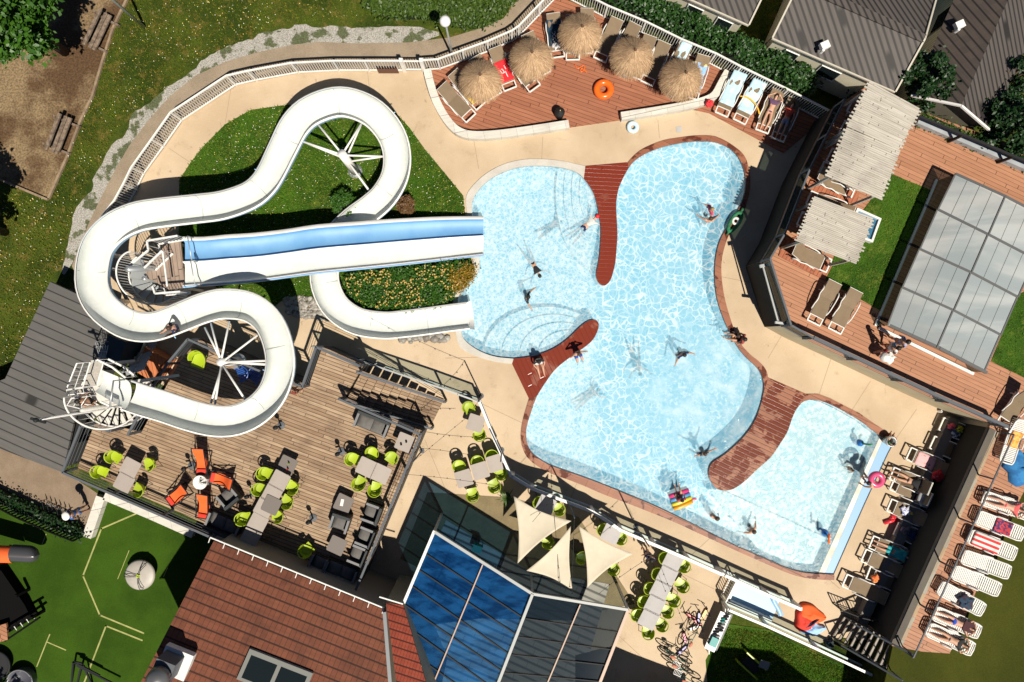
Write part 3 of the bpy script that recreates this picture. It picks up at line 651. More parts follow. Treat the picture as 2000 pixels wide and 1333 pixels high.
MB().tube([cxy, cxy + Vector((0, 0, zp + .1))], .1, 10).build('centre_post', m_steel, tw, True, True)
for px, py in ((345,476),(345,560),(300,500)): p = P(px, py, zp); MB().beam((p.x, p.y, 0), (p.x, p.y, zp - .1), .1, .1).build('post', m_white, tw, world=True)

# ---- stair tower of the serpentine slide
tower = thing('slide_stair_tower', 'tall white stair tower with caged platform and mast at the start of the looping slide', 'stair tower', P(255, 780, 0))
m_offw = pmat('weathered_white', (.62, .60, .55), .6, (.48, .45, .40), 2.5, .6); m_mesh = pmat('grating', (.42, .39, .34), .6, (.34, .31, .27), 6, .5, fine=.2)
zt = 4.2
MB().prism(XY([(176,705),(188,703),(200,725),(218,735),(246,742),(244,800),(215,792),(188,783),(166,770),(163,748)], zt, zt), zt - .12, zt).build('platform', m_offw, tower, world=True)
v = [P(x, y, z) for x, y, z in ((196,722,zt+.35),(250,744,4.68),(244,800,4.62),(185,765,zt+.35))]
g = MB(); g.grid(lambda u, w_: (v[0].lerp(v[1], u)).lerp(v[3].lerp(v[2], u), w_) + Vector((0, 0, -.36 * math.sin(PI * w_) ** .7)), 8, 12); g.build('slide_entry', m_gel, tower, True, True)
def cage(px, z, h_): # grated side cage: floor mesh + tube frame
    l = XY(px, z + h_, z); lt = [p + Vector((0, 0, h_)) for p in l]
    MB().prism(l, z - .02 - (h_ < .6) * .006, z + .012 + (h_ < .6) * .004).build('mesh_floor', m_mesh, tower, world=True)
    g = MB(); g.tube(lt, .03, 6, closed=True); g.tube(l, .03, 6, closed=True)
    for a, b in zip(l, lt): g.beam(a, b, .03, .03)
    for a, b, c_, d_ in ((lt[0], lt[1], l[0], l[1]),):
        for j in range(1, 6): g.beam(a.lerp(b, j / 6), c_.lerp(d_, j / 6), .015, .015)
    m0 = lt[0].lerp(lt[-1], .5); m1 = lt[1].lerp(lt[2], .5); g.beam(m0, m1, .02, .02)
    g.build('cage_frame', m_white, tower, world=True)
cage([(150,710),(130,760),(162,756),(176,708)], zt, .9); cage([(130,762),(131,772),(164,768),(162,758)], zt, .5)
cage([(140,778),(131,792),(155,798),(170,775)], 3.9, .9)
zc = [P(x, y, 3.4) for x, y in ((205,798),)][0]
spiral_c = Vector((zc.x + .22, zc.y + .12, 0))
for i in range(20):
    a0 = R(150 + i * 17); a1 = R(150 + (i + 1) * 17); z = zt - .05 - .19 * (i + 1); ro = .9
    poly = [spiral_c + Vector((r_ * math.cos(a), r_ * math.sin(a), 0)) for r_, a in ((.15, a0), (ro, a0), (ro, (a0 + a1) / 2), (ro, a1), (.15, a1))]
    MB().prism(poly, z - .05, z).build('tread', m_offw, tower, world=True)
for zz in (0,):
    g = MB(); top = []; bot = []
    for i in range(54):
        a = R(150 + i * 6.3); z = zt - .05 - i * 6.3 / 17 * .19; top.append(spiral_c + Vector((.94 * math.cos(a), .94 * math.sin(a), z + .95))); bot.append(top[-1] - Vector((0, 0, .95)))
    g.tube(top, .035, 6); g.tube(bot, .03, 6)
    for a, b in list(zip(top, bot))[::2]: g.beam(a, b, .02, .02)
    g.build('spiral_guard', m_white, tower, world=True)
MB().tube([spiral_c, spiral_c + Vector((0, 0, 5.3))], .09, 10).build('centre_post', m_offw, tower, True, True)
mt = P(70, 821, 7.5); MB().tube([Vector((mt.x, mt.y, 0)), Vector((mt.x, mt.y, 4)), mt], [.07, .06, .04], 10).build('mast', m_white, tower, True, True)
MB().beam(mt + Vector((-.25, .05, -.1)), mt + Vector((.28, -.1, -.1)), .08, .08).ell(mt, (.09,.09,.09)).build('mast_head', m_dark, tower, world=True)
MB().beam(P(215,752,3.9), P(315,737,3.9) - Vector((0,0,1.5)), .12, .12).build('brace', m_offw, tower, world=True)
MB().beam(P(195,712,4.0), P(262,705,2.6), .1, .1).build('brace', m_offw, tower, world=True)
for px, py in ((185,712),(240,748),(180,775),(238,795)): p = P(px, py, zt); MB().beam((p.x, p.y, 0), (p.x, p.y, zt - .1), .12, .12).build('post', m_offw, tower, world=True)
bw = P(240,740,4.6); g = MB(); a, b = P(243,742,4.7), P(236,792,4.7); g.tube([a, a + Vector((0, 0, .75)), b + Vector((0, 0, .75)), b], .035, 8); g.build('entry_bar', m_steel, tower, True, True)
barrier(tower, [(190,703),(220,718),(245,738)], .8, zt, bar=.4); barrier(tower, [(196,785),(222,797)], .8, zt, bar=.3)
# lower steel flight behind the tower
fl = thing('steel_staircase', 'narrow grey steel staircase running down beside the orange landing under the slide', 'staircase', P(285, 690, 0))
for i in range(9):
    p = P(272 + (248 - 272) * 0 + (i * 3.5 - 8), 668 + 0 * i + (8 - i) * 7, .3 + i * .16 * 0 + (8 - i) * .18)
    MB().box(p, (.85, .2, .03), R(18)).build('step', m_steel, fl, world=True)
a, b = P(258,735,1.9), P(284,668,.6); MB().beam(a, b, .06, .12).build('stringer', m_steel, fl, world=True)
a, b = P(238,728,1.9), P(266,664,.6); MB().beam(a, b, .06, .12).build('stringer', m_steel, fl, world=True)
m_orangedeck = planks('orange_landing', ((.50, .16, .06), (.56, .20, .08), (.42, .12, .05)), R(80), .16, 3, .08, .6)
o = MB().prism(XY([(282,678),(325,702),(296,745),(268,728)], 1.0, 1.0), 0, 1.0).build('orange_landing', m_orangedeck); tag(o, 'small orange boarded landing below the stair tower', 'platform')

# ---- raised timber terrace
ZT = 1.7
terr_px = [(122,923),(158,832),(215,842),(252,850),(327,711),(367,663),(500,722),(590,756),(617,678),(700,715),(662,780),(821,849),(690,1165),(413,1050)]
terr = XY(terr_px, ZT + 1.0, ZT)
tt = thing('timber_terrace', 'big raised terrace of weathered planks where the green chairs stand', 'terrace', (terr[0].x, terr[0].y, 0))
MB().prism(terr, ZT - .16, ZT).build('deck_boards', m_terr, tt, world=True)
m_facade = pmat('cladding_and_shade', (.05, .05, .05), .8)
ins = [p * .995 for p in terr]; MB().prism([Vector((p.x, p.y, 0)) for p in ins], 0, ZT - .16, top=False).build('terrace_wall', m_facade, tt, world=True)
# stairs
s0 = XY([(697,727),(667,782)], ZT + .9, ZT); s1 = XY([(868,786),(842,838)], .9, 0)
for i in range(10):
    u0, u1 = i / 10.3, (i + 1) / 10.3; z = ZT - .16 * (i + 1) + .0
    poly = [s0[0].lerp(s1[0], u0), s0[0].lerp(s1[0], u1), s0[1].lerp(s1[1], u1), s0[1].lerp(s1[1], u0)]
    MB().prism([Vector((p.x, p.y, 0)) for p in poly], max(z - .05, 0), z + .0).build('step', m_terr, tt, world=True)
def flat(pts, z): return [Vector((p.x, p.y, z)) for p in pts]
RL = dict(mat=m_anth, style='wire', rail=.09, h=1.0)
railing('terrace_railing', 'grey railing on the left and lower edge of the timber terrace', flat([terr[2], terr[1], terr[0], terr[13]], ZT), z=ZT, **RL)
railing('terrace_railing', 'grey railing down the right edge of the timber terrace, round the sofa corner', flat([terr[10], terr[11], terr[12]], ZT), z=ZT, **RL)
railing('terrace_railing', 'short grey railing on the upper left of the terrace beside the single green armchair', flat([XY([(250,849)], 2.7, 0)[0], XY([(290,779)], 2.7, 0)[0]], ZT), z=ZT, **RL)
railing('terrace_railing', 'grey railing round the upper terrace corner behind the green armchair, under the slide loop', flat([XY([(290,770)], 2.7, 0)[0], terr[4], terr[5], terr[6], terr[7], terr[8], terr[9]], ZT), z=ZT, **RL)
a, b = flat([s0[0]], ZT)[0], flat([s1[0]], .02)[0]
railing('stair_handrail', 'grey handrail on the upper side of the timber steps', [(a.x, a.y, ZT), (b.x, b.y, .02)], h=.9, mat=m_anth, style='wire', rail=.08)
a, b = flat([s0[1]], ZT)[0], flat([s1[1]], .02)[0]
railing('stair_handrail', 'grey handrail on the lower side of the timber steps next to the two-seat sofa', [(a.x, a.y, ZT), (b.x, b.y, .02)], h=.9, mat=m_anth, style='wire', rail=.08)
# ramp railing going from the terrace corner to the pool fence
railing('glass_balustrade', 'long pale balustrade from behind the slide loop down to the corner by the lone table', XY([(610,677),(700,704),(780,731),(857,757),(934,785)], 1.3, 0), h=1.3, mat=m_steel, style='glass', rail=.07)
railing('glass_balustrade', 'white topped balustrade between the round pool and the tables right of the terrace', XY([(936,785),(967,861),(998,930)], 1.0, 0), h=1.0, mat=m_white, style='glass', rail=.12, pstep=2.2)
railing('glass_balustrade', 'white topped glass balustrade between the main pool and the shade sails', XY([(1002,932),(1040,955),(1158,1000),(1213,1036),(1345,1093),(1410,1122)], 1.0, 0), h=1.0, mat=m_white, style='glass', rail=.13, pstep=2.2)
railing('glass_balustrade', 'white topped glass balustrade beside the blue footbath', XY([(1416,1124),(1499,1162),(1564,1190)], 1.0, 0), h=1.0, mat=m_white, style='glass', rail=.13, pstep=2.2)
railing('glass_balustrade', 'lower white balustrade between the paving and the shaded lawn', XY([(1424,1192),(1500,1224),(1600,1270),(1706,1320)], 1.0, 0), h=1.0, mat=m_white, style='glass', rail=.11, pstep=2.2)
# shadowed pit wall left of the terrace: grey shed roof
def roof_box(name, label, cat, px, z, mat_roof, mat_wall, th=.12, wins=()):
    r_ = thing(name, label, cat, P(px[0][0], px[0][1], z) * 1.0); r_.location.z = 0
    top = XY(px, z, z); MB().prism(top, z - th, z).build('roof', mat_roof, r_, world=True)
    c = sum(top, Vector()) / len(top); ins_ = [c + (p - c) * .95 for p in top]; MB().prism([Vector((p.x, p.y, 0)) for p in ins_], -.05, z - th, top=False).build('wall', mat_wall, r_, world=True)
    return r_
m_seam = planks('standing_seam', ((.105, .10, .095), (.125, .118, .11), (.09, .085, .08)), R(24), .38, 60, .13, .65, stain=.1)
shed = roof_box('grey_shed', 'long low building with dark grey ribbed roof at the left edge', 'building', [(98,550),(215,606),(205,700),(150,800),(122,923),(-40,862),(-140,800),(10,740)], 1.6, m_seam, m_facade)
# bits over the shed: bench-like storage with tarpaulin
m_tarp = pmat('dark_tarp', (.015, .03, .045), .5)  # even blue-black colour of the cabinet body
o = thing('storage_cabinet', 'dark cabinet with a steel mesh lid between the shed roof and the lower slide bend', 'cabinet', P(225, 680, 0))
MB().prism(XY([(212,655),(245,668),(232,712),(196,705)], 2.1, 0), 0, 2.1).build('cabinet_body', m_tarp, o, world=True)
g = MB()
for i in range(6): g.beam(P(186 + i * 5, 668 + i * 1.5, 2.5), P(196 + i * 2, 704 - i * 1, 2.2), .02, .02)
for i in range(4): g.beam(P(186 + i * 3, 668 + i * 9, 2.5 - .08 * i), P(212 - i * 1, 668 + i * 10, 2.5 - .08 * i), .02, .02)
g.build('mesh_lid', m_steel, o, world=True)
# ---- upper timber deck on the right
ZU = 2.0
up_edge = XY([(1650,195),(1582,330),(1533,457),(1504,506),(1545,636),(1589,660),(1857,785),(1967,833)], ZU + 1.0, ZU)
wall_l = XY([(1932,836),(1742,1257)], ZU, ZU)
upper = up_edge + [wall_l[0]] + XY([(1742,1262),(1800,1273)], ZU, ZU) + XY([(1855,1277),(1906,1157),(1990,980),(2080,800),(2110,330),(1790,215),(1700,165)], ZU, ZU)
ud = thing('upper_timber_deck', 'upper level of orange-brown boards carrying the pergolas and the pool enclosure', 'deck', (upper[0].x, upper[0].y, 0))
MB().sheet([upper], ZU).prism(upper, ZU - .15, ZU, top=False).build('deck_boards', m_upwood, ud, world=True)
m_retain = pmat('rendered_wall', (.46, .40, .27), .85, (.38, .33, .22), 1.5, .7, fine=.1)
up_w = [Vector((p.x, p.y, 0)) for p in upper]
def shade_face(pts, nm):  # near-black sheets with the shade of the wall painted into their colour
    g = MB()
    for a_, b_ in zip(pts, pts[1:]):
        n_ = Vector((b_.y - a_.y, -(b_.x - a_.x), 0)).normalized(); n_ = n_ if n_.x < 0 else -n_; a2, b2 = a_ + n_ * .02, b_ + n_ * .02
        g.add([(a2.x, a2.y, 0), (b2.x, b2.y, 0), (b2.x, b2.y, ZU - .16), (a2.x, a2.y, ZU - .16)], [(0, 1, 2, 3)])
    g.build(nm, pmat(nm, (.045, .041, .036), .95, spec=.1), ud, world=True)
shade_face(up_edge[:5], 'cladding_and_shade'); shade_face([Vector(p) for p in wall_l], 'retaining_shade_face')
MB().prism([Vector((p.x - .04 * np.sign(p.x) * 0, p.y, 0)) for p in up_w], -.05, ZU - .15, top=False).build('retaining_wall', m_retain, ud, world=True)
turf_r = XY([(1855,1277.5),(1906,1157),(1990,980),(2080,800),(2300,800),(2300,1500),(1690,1500),(1744,1263),(1800,1273)], ZU, ZU)
tag(MB().prism(turf_r, -.05, ZU - .01).build('olive_turf', m_turf2), kind='structure')
lawn_up = XY([(1740,340),(1822,373),(1719,607),(1612,547),(1640,470)], ZU, ZU); tag(MB().sheet([lawn_up], ZU + .012).build('deck_lawn', m_lawn), kind='structure')
lawn_up2 = XY([(1990,575),(1935,706),(2080,778),(2150,500)], ZU, ZU); tag(MB().sheet([lawn_up2], ZU + .012).build('deck_lawn', m_lawn), kind='structure')
tufts('lawn_grass_tufts', [(lawn_up, 6000), (lawn_up2, 4000)], 1, .018, m_blade2, ZU + .01)
g = MB().prism(XY([(1582,352),(1610,340),(1680,368),(1672,400),(1575,372)], ZU, ZU), ZU, ZU + .05).prism(XY([(1530,470),(1560,462),(1624,520),(1610,548),(1520,500)], ZU, ZU), ZU, ZU + .05)
tag(g.build('deck_step', planks('red_deck_step', ((.36, .11, .05), (.42, .15, .07), (.28, .08, .04)), R(-62), .17, 3, .1, .6)), kind='structure')
# wall capping
m_cap = pmat('grey_capping', (.12, .105, .085), .85, (.09, .08, .065), 1, .7, fine=.1)
a, b = wall_l
nrm = Vector((b.y - a.y, -(b.x - a.x), 0)).normalized()
if nrm.x > 0: nrm = -nrm
def strip(name, label, o0, o1, z0, z1, mat, cat='wall'):
    q = [a - nrm * o0, b - nrm * o0, b - nrm * o1, a - nrm * o1]; q = [Vector((p.x, p.y, 0)) for p in q]
    if (q[1] - q[0]).cross(q[2] - q[1]).z < 0: q = q[::-1]
    return tag(MB().prism(q, z0, z1).build(name, mat), label, cat)
strip('wall_capping', 'long grey capping on the retaining wall above the shaded loungers', -.06, .28, ZU - .1, ZU + .06, m_cap)
m_tile3 = planks('patched_slabs', ((.32,.34,.30), (.42,.30,.18), (.28,.16,.08)), R(-65), .8, .55, .02, .7)
strip('slab_border', 'strip of stained stone slabs between the wall capping and the railing of the upper deck', .285, .45, ZU - .1, ZU + .03, m_tile3, 'paving')
strip('concrete_bench', 'long dark concrete ledge at the foot of the shaded retaining wall', -.75, -.3, 0, .4, pmat('ledge_concrete', (.20,.18,.16), .85), 'ledge')
aa, bb = a - nrm * .39, b - nrm * .39
railing('wire_railing', 'thin grey railing along the upper deck above the retaining wall', [(aa.x, aa.y), (bb.x, bb.y)], z=ZU, h=1.0, mat=m_anth, style='rail', rail=.05)
railing('glass_balustrade', 'dark glass balustrade from the pergola down the left side of the upper deck', [(p.x, p.y) for p in up_edge[:4]], z=ZU, h=1.0, mat=m_anth, style='glass', rail=.07, gmat=glass('smoked_glass', (.35,.45,.45), .4))
railing('glass_balustrade', 'short smoked glass balustrade at the left corner of the upper deck beside two empty loungers', [(p.x, p.y) for p in up_edge[3:6]], z=ZU, h=1.0, mat=m_anth, style='glass', rail=.08, gmat=bpy.data.materials['smoked_glass'])
railing('deck_railing', 'long dark grey railing along the lower edge of the upper deck above the pool paving', [(p.x, p.y) for p in up_edge[5:]], z=ZU, h=1.0, mat=m_anth, style='wire', rail=.13)
g = thing('glass_screen', 'grey framed glass gate leaning out at the outer corner of the upper deck wall', 'screen', P(1500, 560, 0))
MB().beam(P(1492,520,1.6), P(1522,628,1.6), .05, 1.4).build('glass_pane', bpy.data.materials['smoked_glass'], g, world=True)
MB().beam(P(1484,521,2.4), P(1504,516,2.4), .14, .1).beam(P(1514,630,2.4), P(1544,634,2.4), .1, .1).beam(P(1490,520,2.35), P(1520,630,2.35), .06, .06).build('frame', m_steel, g, world=True)
# slab bridge / landing by the fence end (shaded)
o = MB().prism(XY([(1602,240),(1626,226),(1634,236),(1610,256)], 1.1, 0), 0, 1.1).build('end_pillar', pmat('pillar_paint', (.40,.42,.38), .7)); tag(o, 'pale block pillar where the white railing meets the upper deck', 'pillar')
# planter edge at the far side
kp = XY([(1784,245),(2080,372)], ZU, ZU); n_ = Vector((kp[1].y - kp[0].y, -(kp[1].x - kp[0].x), 0)).normalized()
tag(MB().prism([kp[0], kp[1], kp[1] - n_ * .28, kp[0] - n_ * .28][::-1], ZU - .02, ZU + .3).build('stone_kerb', pmat('grey_kerb', (.36,.38,.40), .8, (.28,.30,.32), 2, .8)), 'pale grey kerb along the top edge of the upper deck', 'kerb')
kq = XY([(1782,222),(2080,348)], ZU + 1, 0); railing('deck_railing', 'black railing behind the grey kerb at the far edge of the upper deck', [(p.x, p.y) for p in kq], z=ZU, h=1.0, mat=m_dark, style='rail', rail=.09)
# ---- pergolas: slatted roofs on posts
m_pslat = planks('bleached_slats', ((.47, .43, .37), (.56, .52, .45), (.33, .30, .25)), R(24), .085, 3, .0, .85, knots=True, stain=.35)
def pergola(label, secs, z):
    A0 = P(*secs[0][0][0], z); r_ = thing('pergola', label, 'pergola', Vector((A0.x, A0.y, ZU)))
    for px, n, zo in secs:
        A, B, C_, D = PL(px, z + zo)          # A->B runs along the slats, A->D across
        for i in range(n):
            u = (i + .5) / n; p, q = A.lerp(D, u), B.lerp(C_, u); d = (q - p).normalized(); w_ = (A - D).length / n * random.uniform(.8, .9)
            e_ = .09 if i % 2 else 0; p = p - d * (e_ + random.uniform(0, .05)); q = q + d * (e_ * random.choice((0, 1, 1)) + random.uniform(0, .06)); dz = Vector((0, 0, random.uniform(-.008, .008)))
            MB().beam(p + dz, q + dz + Vector((0, 0, random.uniform(-.01, .01))), w_, .035).build('slat', m_pslat, r_, world=True)
        for u in (.12, .5, .88):
            p, q = A.lerp(B, u), D.lerp(C_, u); dz = Vector((0, 0, -.07)); MB().beam(p + dz, q + dz, .08, .1).build('beam', m_pslat, r_, world=True)
        for u in (.08, .92):
            for v in (.05, .95):
                p = A.lerp(B, u).lerp(D.lerp(C_, u), v); MB().beam((p.x, p.y, ZU), (p.x, p.y, z + zo - .1), .1, .1).build('post', m_pslat, r_, world=True)
pergola('long bleached slatted pergola reaching up to the mobile homes', [([(1700,160),(1796,212),(1754,292),(1655,248)], 25, .03), ([(1655,250),(1758,294),(1718,390),(1615,345)], 26, 0)], ZU + 2.3)
pergola('smaller square slatted pergola beside the little plunge basin', [([(1592,384),(1704,426),(1670,516),(1557,472)], 28, 0)], ZU + 2.2)
def strut(label, a, b): tag(MB().beam(a, b, .07, .07).build('timber_strut', m_pslat), label, 'strut')
# plunge basin
pb = thing('plunge_basin', 'small rectangular basin of blue water with a white rim by the small pergola', 'basin', P(1690, 440, ZU))
q = XY([(1675,406),(1722,427),(1705,474),(1655,455)], ZU + .3, ZU); c = sum(q, Vector()) / 4; qi = [c + (p - c) * .84 for p in q]
g = MB(); z1 = ZU + .3
for i in range(4):
    j = (i + 1) % 4; g.add([(p.x, p.y, z1) for p in (q[i], q[j], qi[j], qi[i])], [(0, 3, 2, 1)]); g.add([(q[i].x, q[i].y, ZU), (q[j].x, q[j].y, ZU), (q[j].x, q[j].y, z1), (q[i].x, q[i].y, z1)], [(3, 2, 1, 0)]); g.add([(qi[i].x, qi[i].y, ZU), (qi[j].x, qi[j].y, ZU), (qi[j].x, qi[j].y, z1), (qi[i].x, qi[i].y, z1)], [(0, 1, 2, 3)])
g.build('basin_rim', m_white, pb, world=True)
MB().sheet([qi], ZU + .2).build('water', pmat('basin_water', (.05, .16, .26), .08), pb, world=True)
# ---- telescopic pool enclosure
m_poly = NT('polycarbonate'); t = m_poly
vv = t.co(); band_ = t.ramp(t.noise(.35, 4, t.n('Mapping', {0: vv, 2: (0, 0, R(-64)), 3: (.35, 1.6, 1)}).outputs[0], dist=.6).outputs[0], .4, .6)
m_poly = t.done(t.n('MixShader', {0: .76, 1: t.n('BsdfTransparent', {0: (.78, .85, .85)}).outputs[0], 2: t.n('BsdfPrincipled', {'Base Color': t.mix(band_, (.36, .40, .41), (.52, .54, .53)), 'Roughness': .22, 'Specular IOR Level': .7}).outputs[0]}).outputs[0])
m_frame = pmat('grey_aluminium', (.14, .14, .14), .4, metal=.3)
en = thing('pool_enclosure', 'long telescopic polycarbonate pool cover with grey cross bars on the upper deck', 'pool enclosure', P(1830, 600, ZU))
ze = ZU + 1.1
Lf = [(1866,340),(1832,409),(1798,486),(1765,561),(1737,636)]; Rt = [(2055,432),(2023,506),(1990,580),(1958,654),(1926,728)]; Md = [(1963,384),(1931,458),(1899,532),(1866,606),(1834,680)]
for i in range(4):
    l0, l1, m0, m1, r0, r1 = [P(*q_, ze + h_) for q_, h_ in ((Lf[i],0),(Lf[i+1],0),(Md[i],.3),(Md[i+1],.3),(Rt[i],0),(Rt[i+1],0))]; dz = Vector((0, 0, -.05 * i))
    MB().add([l0 + dz, l1 + dz, m1 + dz, m0 + dz, r1 + dz, r0 + dz], [(0, 1, 2, 3), (3, 2, 4, 5)]).build('roof_panel', m_poly, en, world=True)
    for a_, b_ in ((l0, m0), (m0, r0)): MB().beam(a_ + dz + Vector((0, 0, .02)), b_ + dz + Vector((0, 0, .02)), .09, .07).build('cross_bar', m_frame, en, world=True)
    for a_, b_ in ((l0, l1), (m0, m1), (r0, r1)): MB().beam(a_ + dz, b_ + dz, .06, .06).build('frame_rail', m_frame, en, world=True)
    for a_, b_ in ((l0, l1), (r0, r1)): MB().add([a_ + dz, b_ + dz, (b_.x, b_.y, ZU), (a_.x, a_.y, ZU)], [(0, 1, 2, 3)]).build('side_panel', bpy.data.materials['smoked_glass'], en, world=True)
    for k in range(1, 4):
        for A_0, A_1, B_0, B_1 in ((l0, l1, m0, m1), (m0, m1, r0, r1)): MB().beam(A_0.lerp(B_0, k / 4) + dz, A_1.lerp(B_1, k / 4) + dz, .012, .02).build('glazing_bar', m_frame, en, world=True)
l, m, r_ = P(*Lf[4], ze - .2), P(*Md[4], ze + .1), P(*Rt[4], ze - .2)
for a_, b_ in ((l, m), (m, r_)): MB().beam(a_, b_, .12, .14).build('end_bar', m_frame, en, world=True)
l0 = P(*Lf[0], ze); l1 = P(*Lf[4], ze - .2); MB().beam((l0.x - .15, l0.y, ZU + .05), (l1.x - .15, l1.y, ZU + .05), .1, .1).build('floor_rail', m_white, en, world=True)
MB().beam((l.x, l.y - .1, ZU + .08), (r_.x, r_.y - .1, ZU + .08), .12, .12).build('floor_rail', m_white, en, world=True)
pi = XY([(1892,400),(2040,470),(1935,690),(1785,625)], ZU, ZU); MB().sheet([pi], ZU + .015).build('covered_pool_water', pmat('covered_water', (.10, .24, .29), .15), en, world=True)
# ---- mobile homes
m_rib = planks('ribbed_brown_roof', ((.088, .076, .069), (.102, .088, .080), (.07, .06, .054)), R(-115), .24, 90, .35, .6, stain=.1)
m_rib2 = planks('ribbed_tile_roof', ((.065, .052, .044), (.085, .066, .055), (.05, .04, .034)), R(-115), .30, .32, .22, .65, stain=.1)
m_siding = planks('cream_siding', ((.62, .57, .43), (.68, .62, .48), (.52, .47, .35)), R(24), .15, 30, .12, .7, stain=.15)
m_fas = pmat('cream_fascia', (.50, .46, .38), .7)
m_beigewall = pmat('tan_wall', (.30, .22, .13), .85)
m_win = pmat('dark_window', (.012, .018, .02), .08)
def home(label, f0, f1, depth, ze_, zr, mroof, msid, wins, backh=None):
    A, B = P(*f0, ze_), P(*f1, ze_); d = (B - A); L = d.length; d.normalize(); n = Vector((-d.y, d.x, 0))
    if n.y < 0: n = -n
    r_ = thing('mobile_home', label, 'mobile home', Vector((A.x, A.y, 0)))
    def Q(u, v, z): return Vector((A.x, A.y, 0)) + d * u + n * v + Vector((0, 0, z))
    hd = depth / 2
    MB().add([Q(0, 0, ze_), Q(L, 0, ze_), Q(L, hd, zr), Q(0, hd, zr), Q(0, 0, ze_ - .06), Q(L, 0, ze_ - .06)], [(0, 1, 2, 3), (4, 5, 1, 0)]).build('roof', mroof, r_, world=True)
    MB().add([Q(0, hd, zr), Q(L, hd, zr), Q(L, depth, ze_), Q(0, depth, ze_)], [(0, 1, 2, 3)]).build('roof', mroof, r_, world=True)
    for u in (0, L):
        MB().beam(Q(u, 0, ze_ + .03), Q(u, hd, zr + .03), .07, .1).beam(Q(u, hd, zr + .03), Q(u, depth, ze_ + .03), .07, .1).build('fascia', m_fas, r_, world=True)
    MB().beam(Q(0, -.02, ze_), Q(L, -.02, ze_), .06, .08).build('gutter', m_fas, r_, world=True)
    MB().beam(Q(0, hd, zr + .02), Q(L, hd, zr + .02), .35, .05).build('ridge_cap', mroof, r_, world=True)
    i_ = .22; w_ = [Q(i_, i_, 0), Q(L - i_, i_, 0), Q(L - i_, depth - i_, 0), Q(i_, depth - i_, 0)]
    MB().prism(w_, 0, ze_ - .05, top=False).add([Q(i_, i_, ze_ - .05), Q(i_, depth - i_, ze_ - .05), Q(i_, hd, zr - .05)], [(0, 1, 2)]).add([Q(L - i_, i_, ze_ - .05), Q(L - i_, depth - i_, ze_ - .05), Q(L - i_, hd, zr - .05)], [(0, 1, 2)]).build('wall', msid, r_, world=True)
    for side, u0, u1, z0, z1 in wins:
        if side == 'f': q = [Q(u0, i_ - .03, z0), Q(u1, i_ - .03, z0), Q(u1, i_ - .03, z1), Q(u0, i_ - .03, z1)]
        else: q = [Q(i_ - .03, u0, z0), Q(i_ - .03, u1, z0), Q(i_ - .03, u1, z1), Q(i_ - .03, u0, z1)]
        w0 = MB().add(q, [(0, 1, 2, 3)]).build('window', m_win, r_, world=True)
        MB().tube(q, .035, 4, closed=True).build('frame', m_white, w0, world=False)
        for ch_ in CH[w0.name]: ch_.location = -Vector(r_.location)
    return r_, Q
home('grey-roofed mobile home at the top edge, left of the other homes, behind the hedge', (1300,-22), (1462,50), 4.2, 2.7, 3.3, m_rib, m_siding, [('f', 1.2, 1.9, 1.1, 2.0), ('f', 2.6, 3.3, 1.1, 2.0)])
h2, Q2 = home('large brown ribbed-roof mobile home in the middle of the top right, with one roof vent', (1508,75), (1748,180), 4.3, 2.7, 3.35, m_rib, m_siding, [('f', .9, 1.5, 1.1, 2.0), ('f', 2.6, 3.5, 1.1, 2.0)])
h3, Q3 = home('brown tiled mobile home at the right with a small white roof box', (1815,165), (1815 + 130, 165 + 58), .1, 2.7, 2.7, m_rib2, m_siding, [])
for o in list(CH[h3.name]): bpy.data.objects.remove(o)
CH[h3.name] = []
# third home: ridge seen running away from the camera
R0, R1 = P(1969, 0, 3.5), P(1877, 207, 3.5); d = (R1 - R0).normalized(); n = Vector((-d.y, d.x, 0)); n = n if n.x > 0 else -n; R0 = R0 - d * 2
wl = 1.55; h3.location = (R1.x, R1.y, 0)
def slope(sg_, wd, mat): q = [R0, R1, R1 + n * sg_ * wd + Vector((0, 0, -.8)), R0 + n * sg_ * wd + Vector((0, 0, -.8))]; return MB().add(q, [(0, 1, 2, 3)] if sg_ < 0 else [(3, 2, 1, 0)]).build('roof', mat, h3, world=True), q
slope(-1, 1.75, m_rib2); slope(1, 1.9, m_rib)
z_ = Vector((0, 0, -.75)); i1 = R1 - d * .3; i0 = R0 + d * .3
wq = [i0 - n * 1.5, i1 - n * 1.5, i1 + n * 1.65, i0 + n * 1.65]
MB().prism([Vector((p.x, p.y, 0)) for p in wq][::-1], 0, 2.75, top=False).add([wq[1] + z_, wq[2] + z_, i1], [(0, 1, 2)]).build('wall', m_siding, h3, world=True)
for a_, b_ in ((R1, R1 - n * 1.75 + Vector((0, 0, -.8))), (R1, R1 + n * 1.9 + Vector((0, 0, -.8)))): MB().beam(a_, b_, .08, .1).build('fascia', m_white, h3, world=True)
for u in (1.2, 3.4, 5.6):
    p = i1 - n * 1.53 - d * u; q = p - d * .9; MB().add([Vector((p.x, p.y, 1.2)), Vector((q.x, q.y, 1.2)), Vector((q.x, q.y, 2.1)), Vector((p.x, p.y, 2.1))], [(0, 1, 2, 3)]).build('window', m_win, h3, world=True)
def roofbox(label, px, py, z, rz):
    r_ = thing('roof_vent', label, 'roof vent', P(px, py, z), rz); MB().box((0, 0, .12), (.36, .3, .2)).build('vent_box', m_white, r_); MB().tube([(-.2, -.18, .02), (-.2, -.18, .28)], .06, 8).build('vent_pipe', m_white, r_)
roofbox('small white vent box on the large brown ribbed roof', 1608, 92, 3.02, R(24)); roofbox('small white vent box on the tiled roof of the right mobile home', 1870, 52, 3.05, R(24))
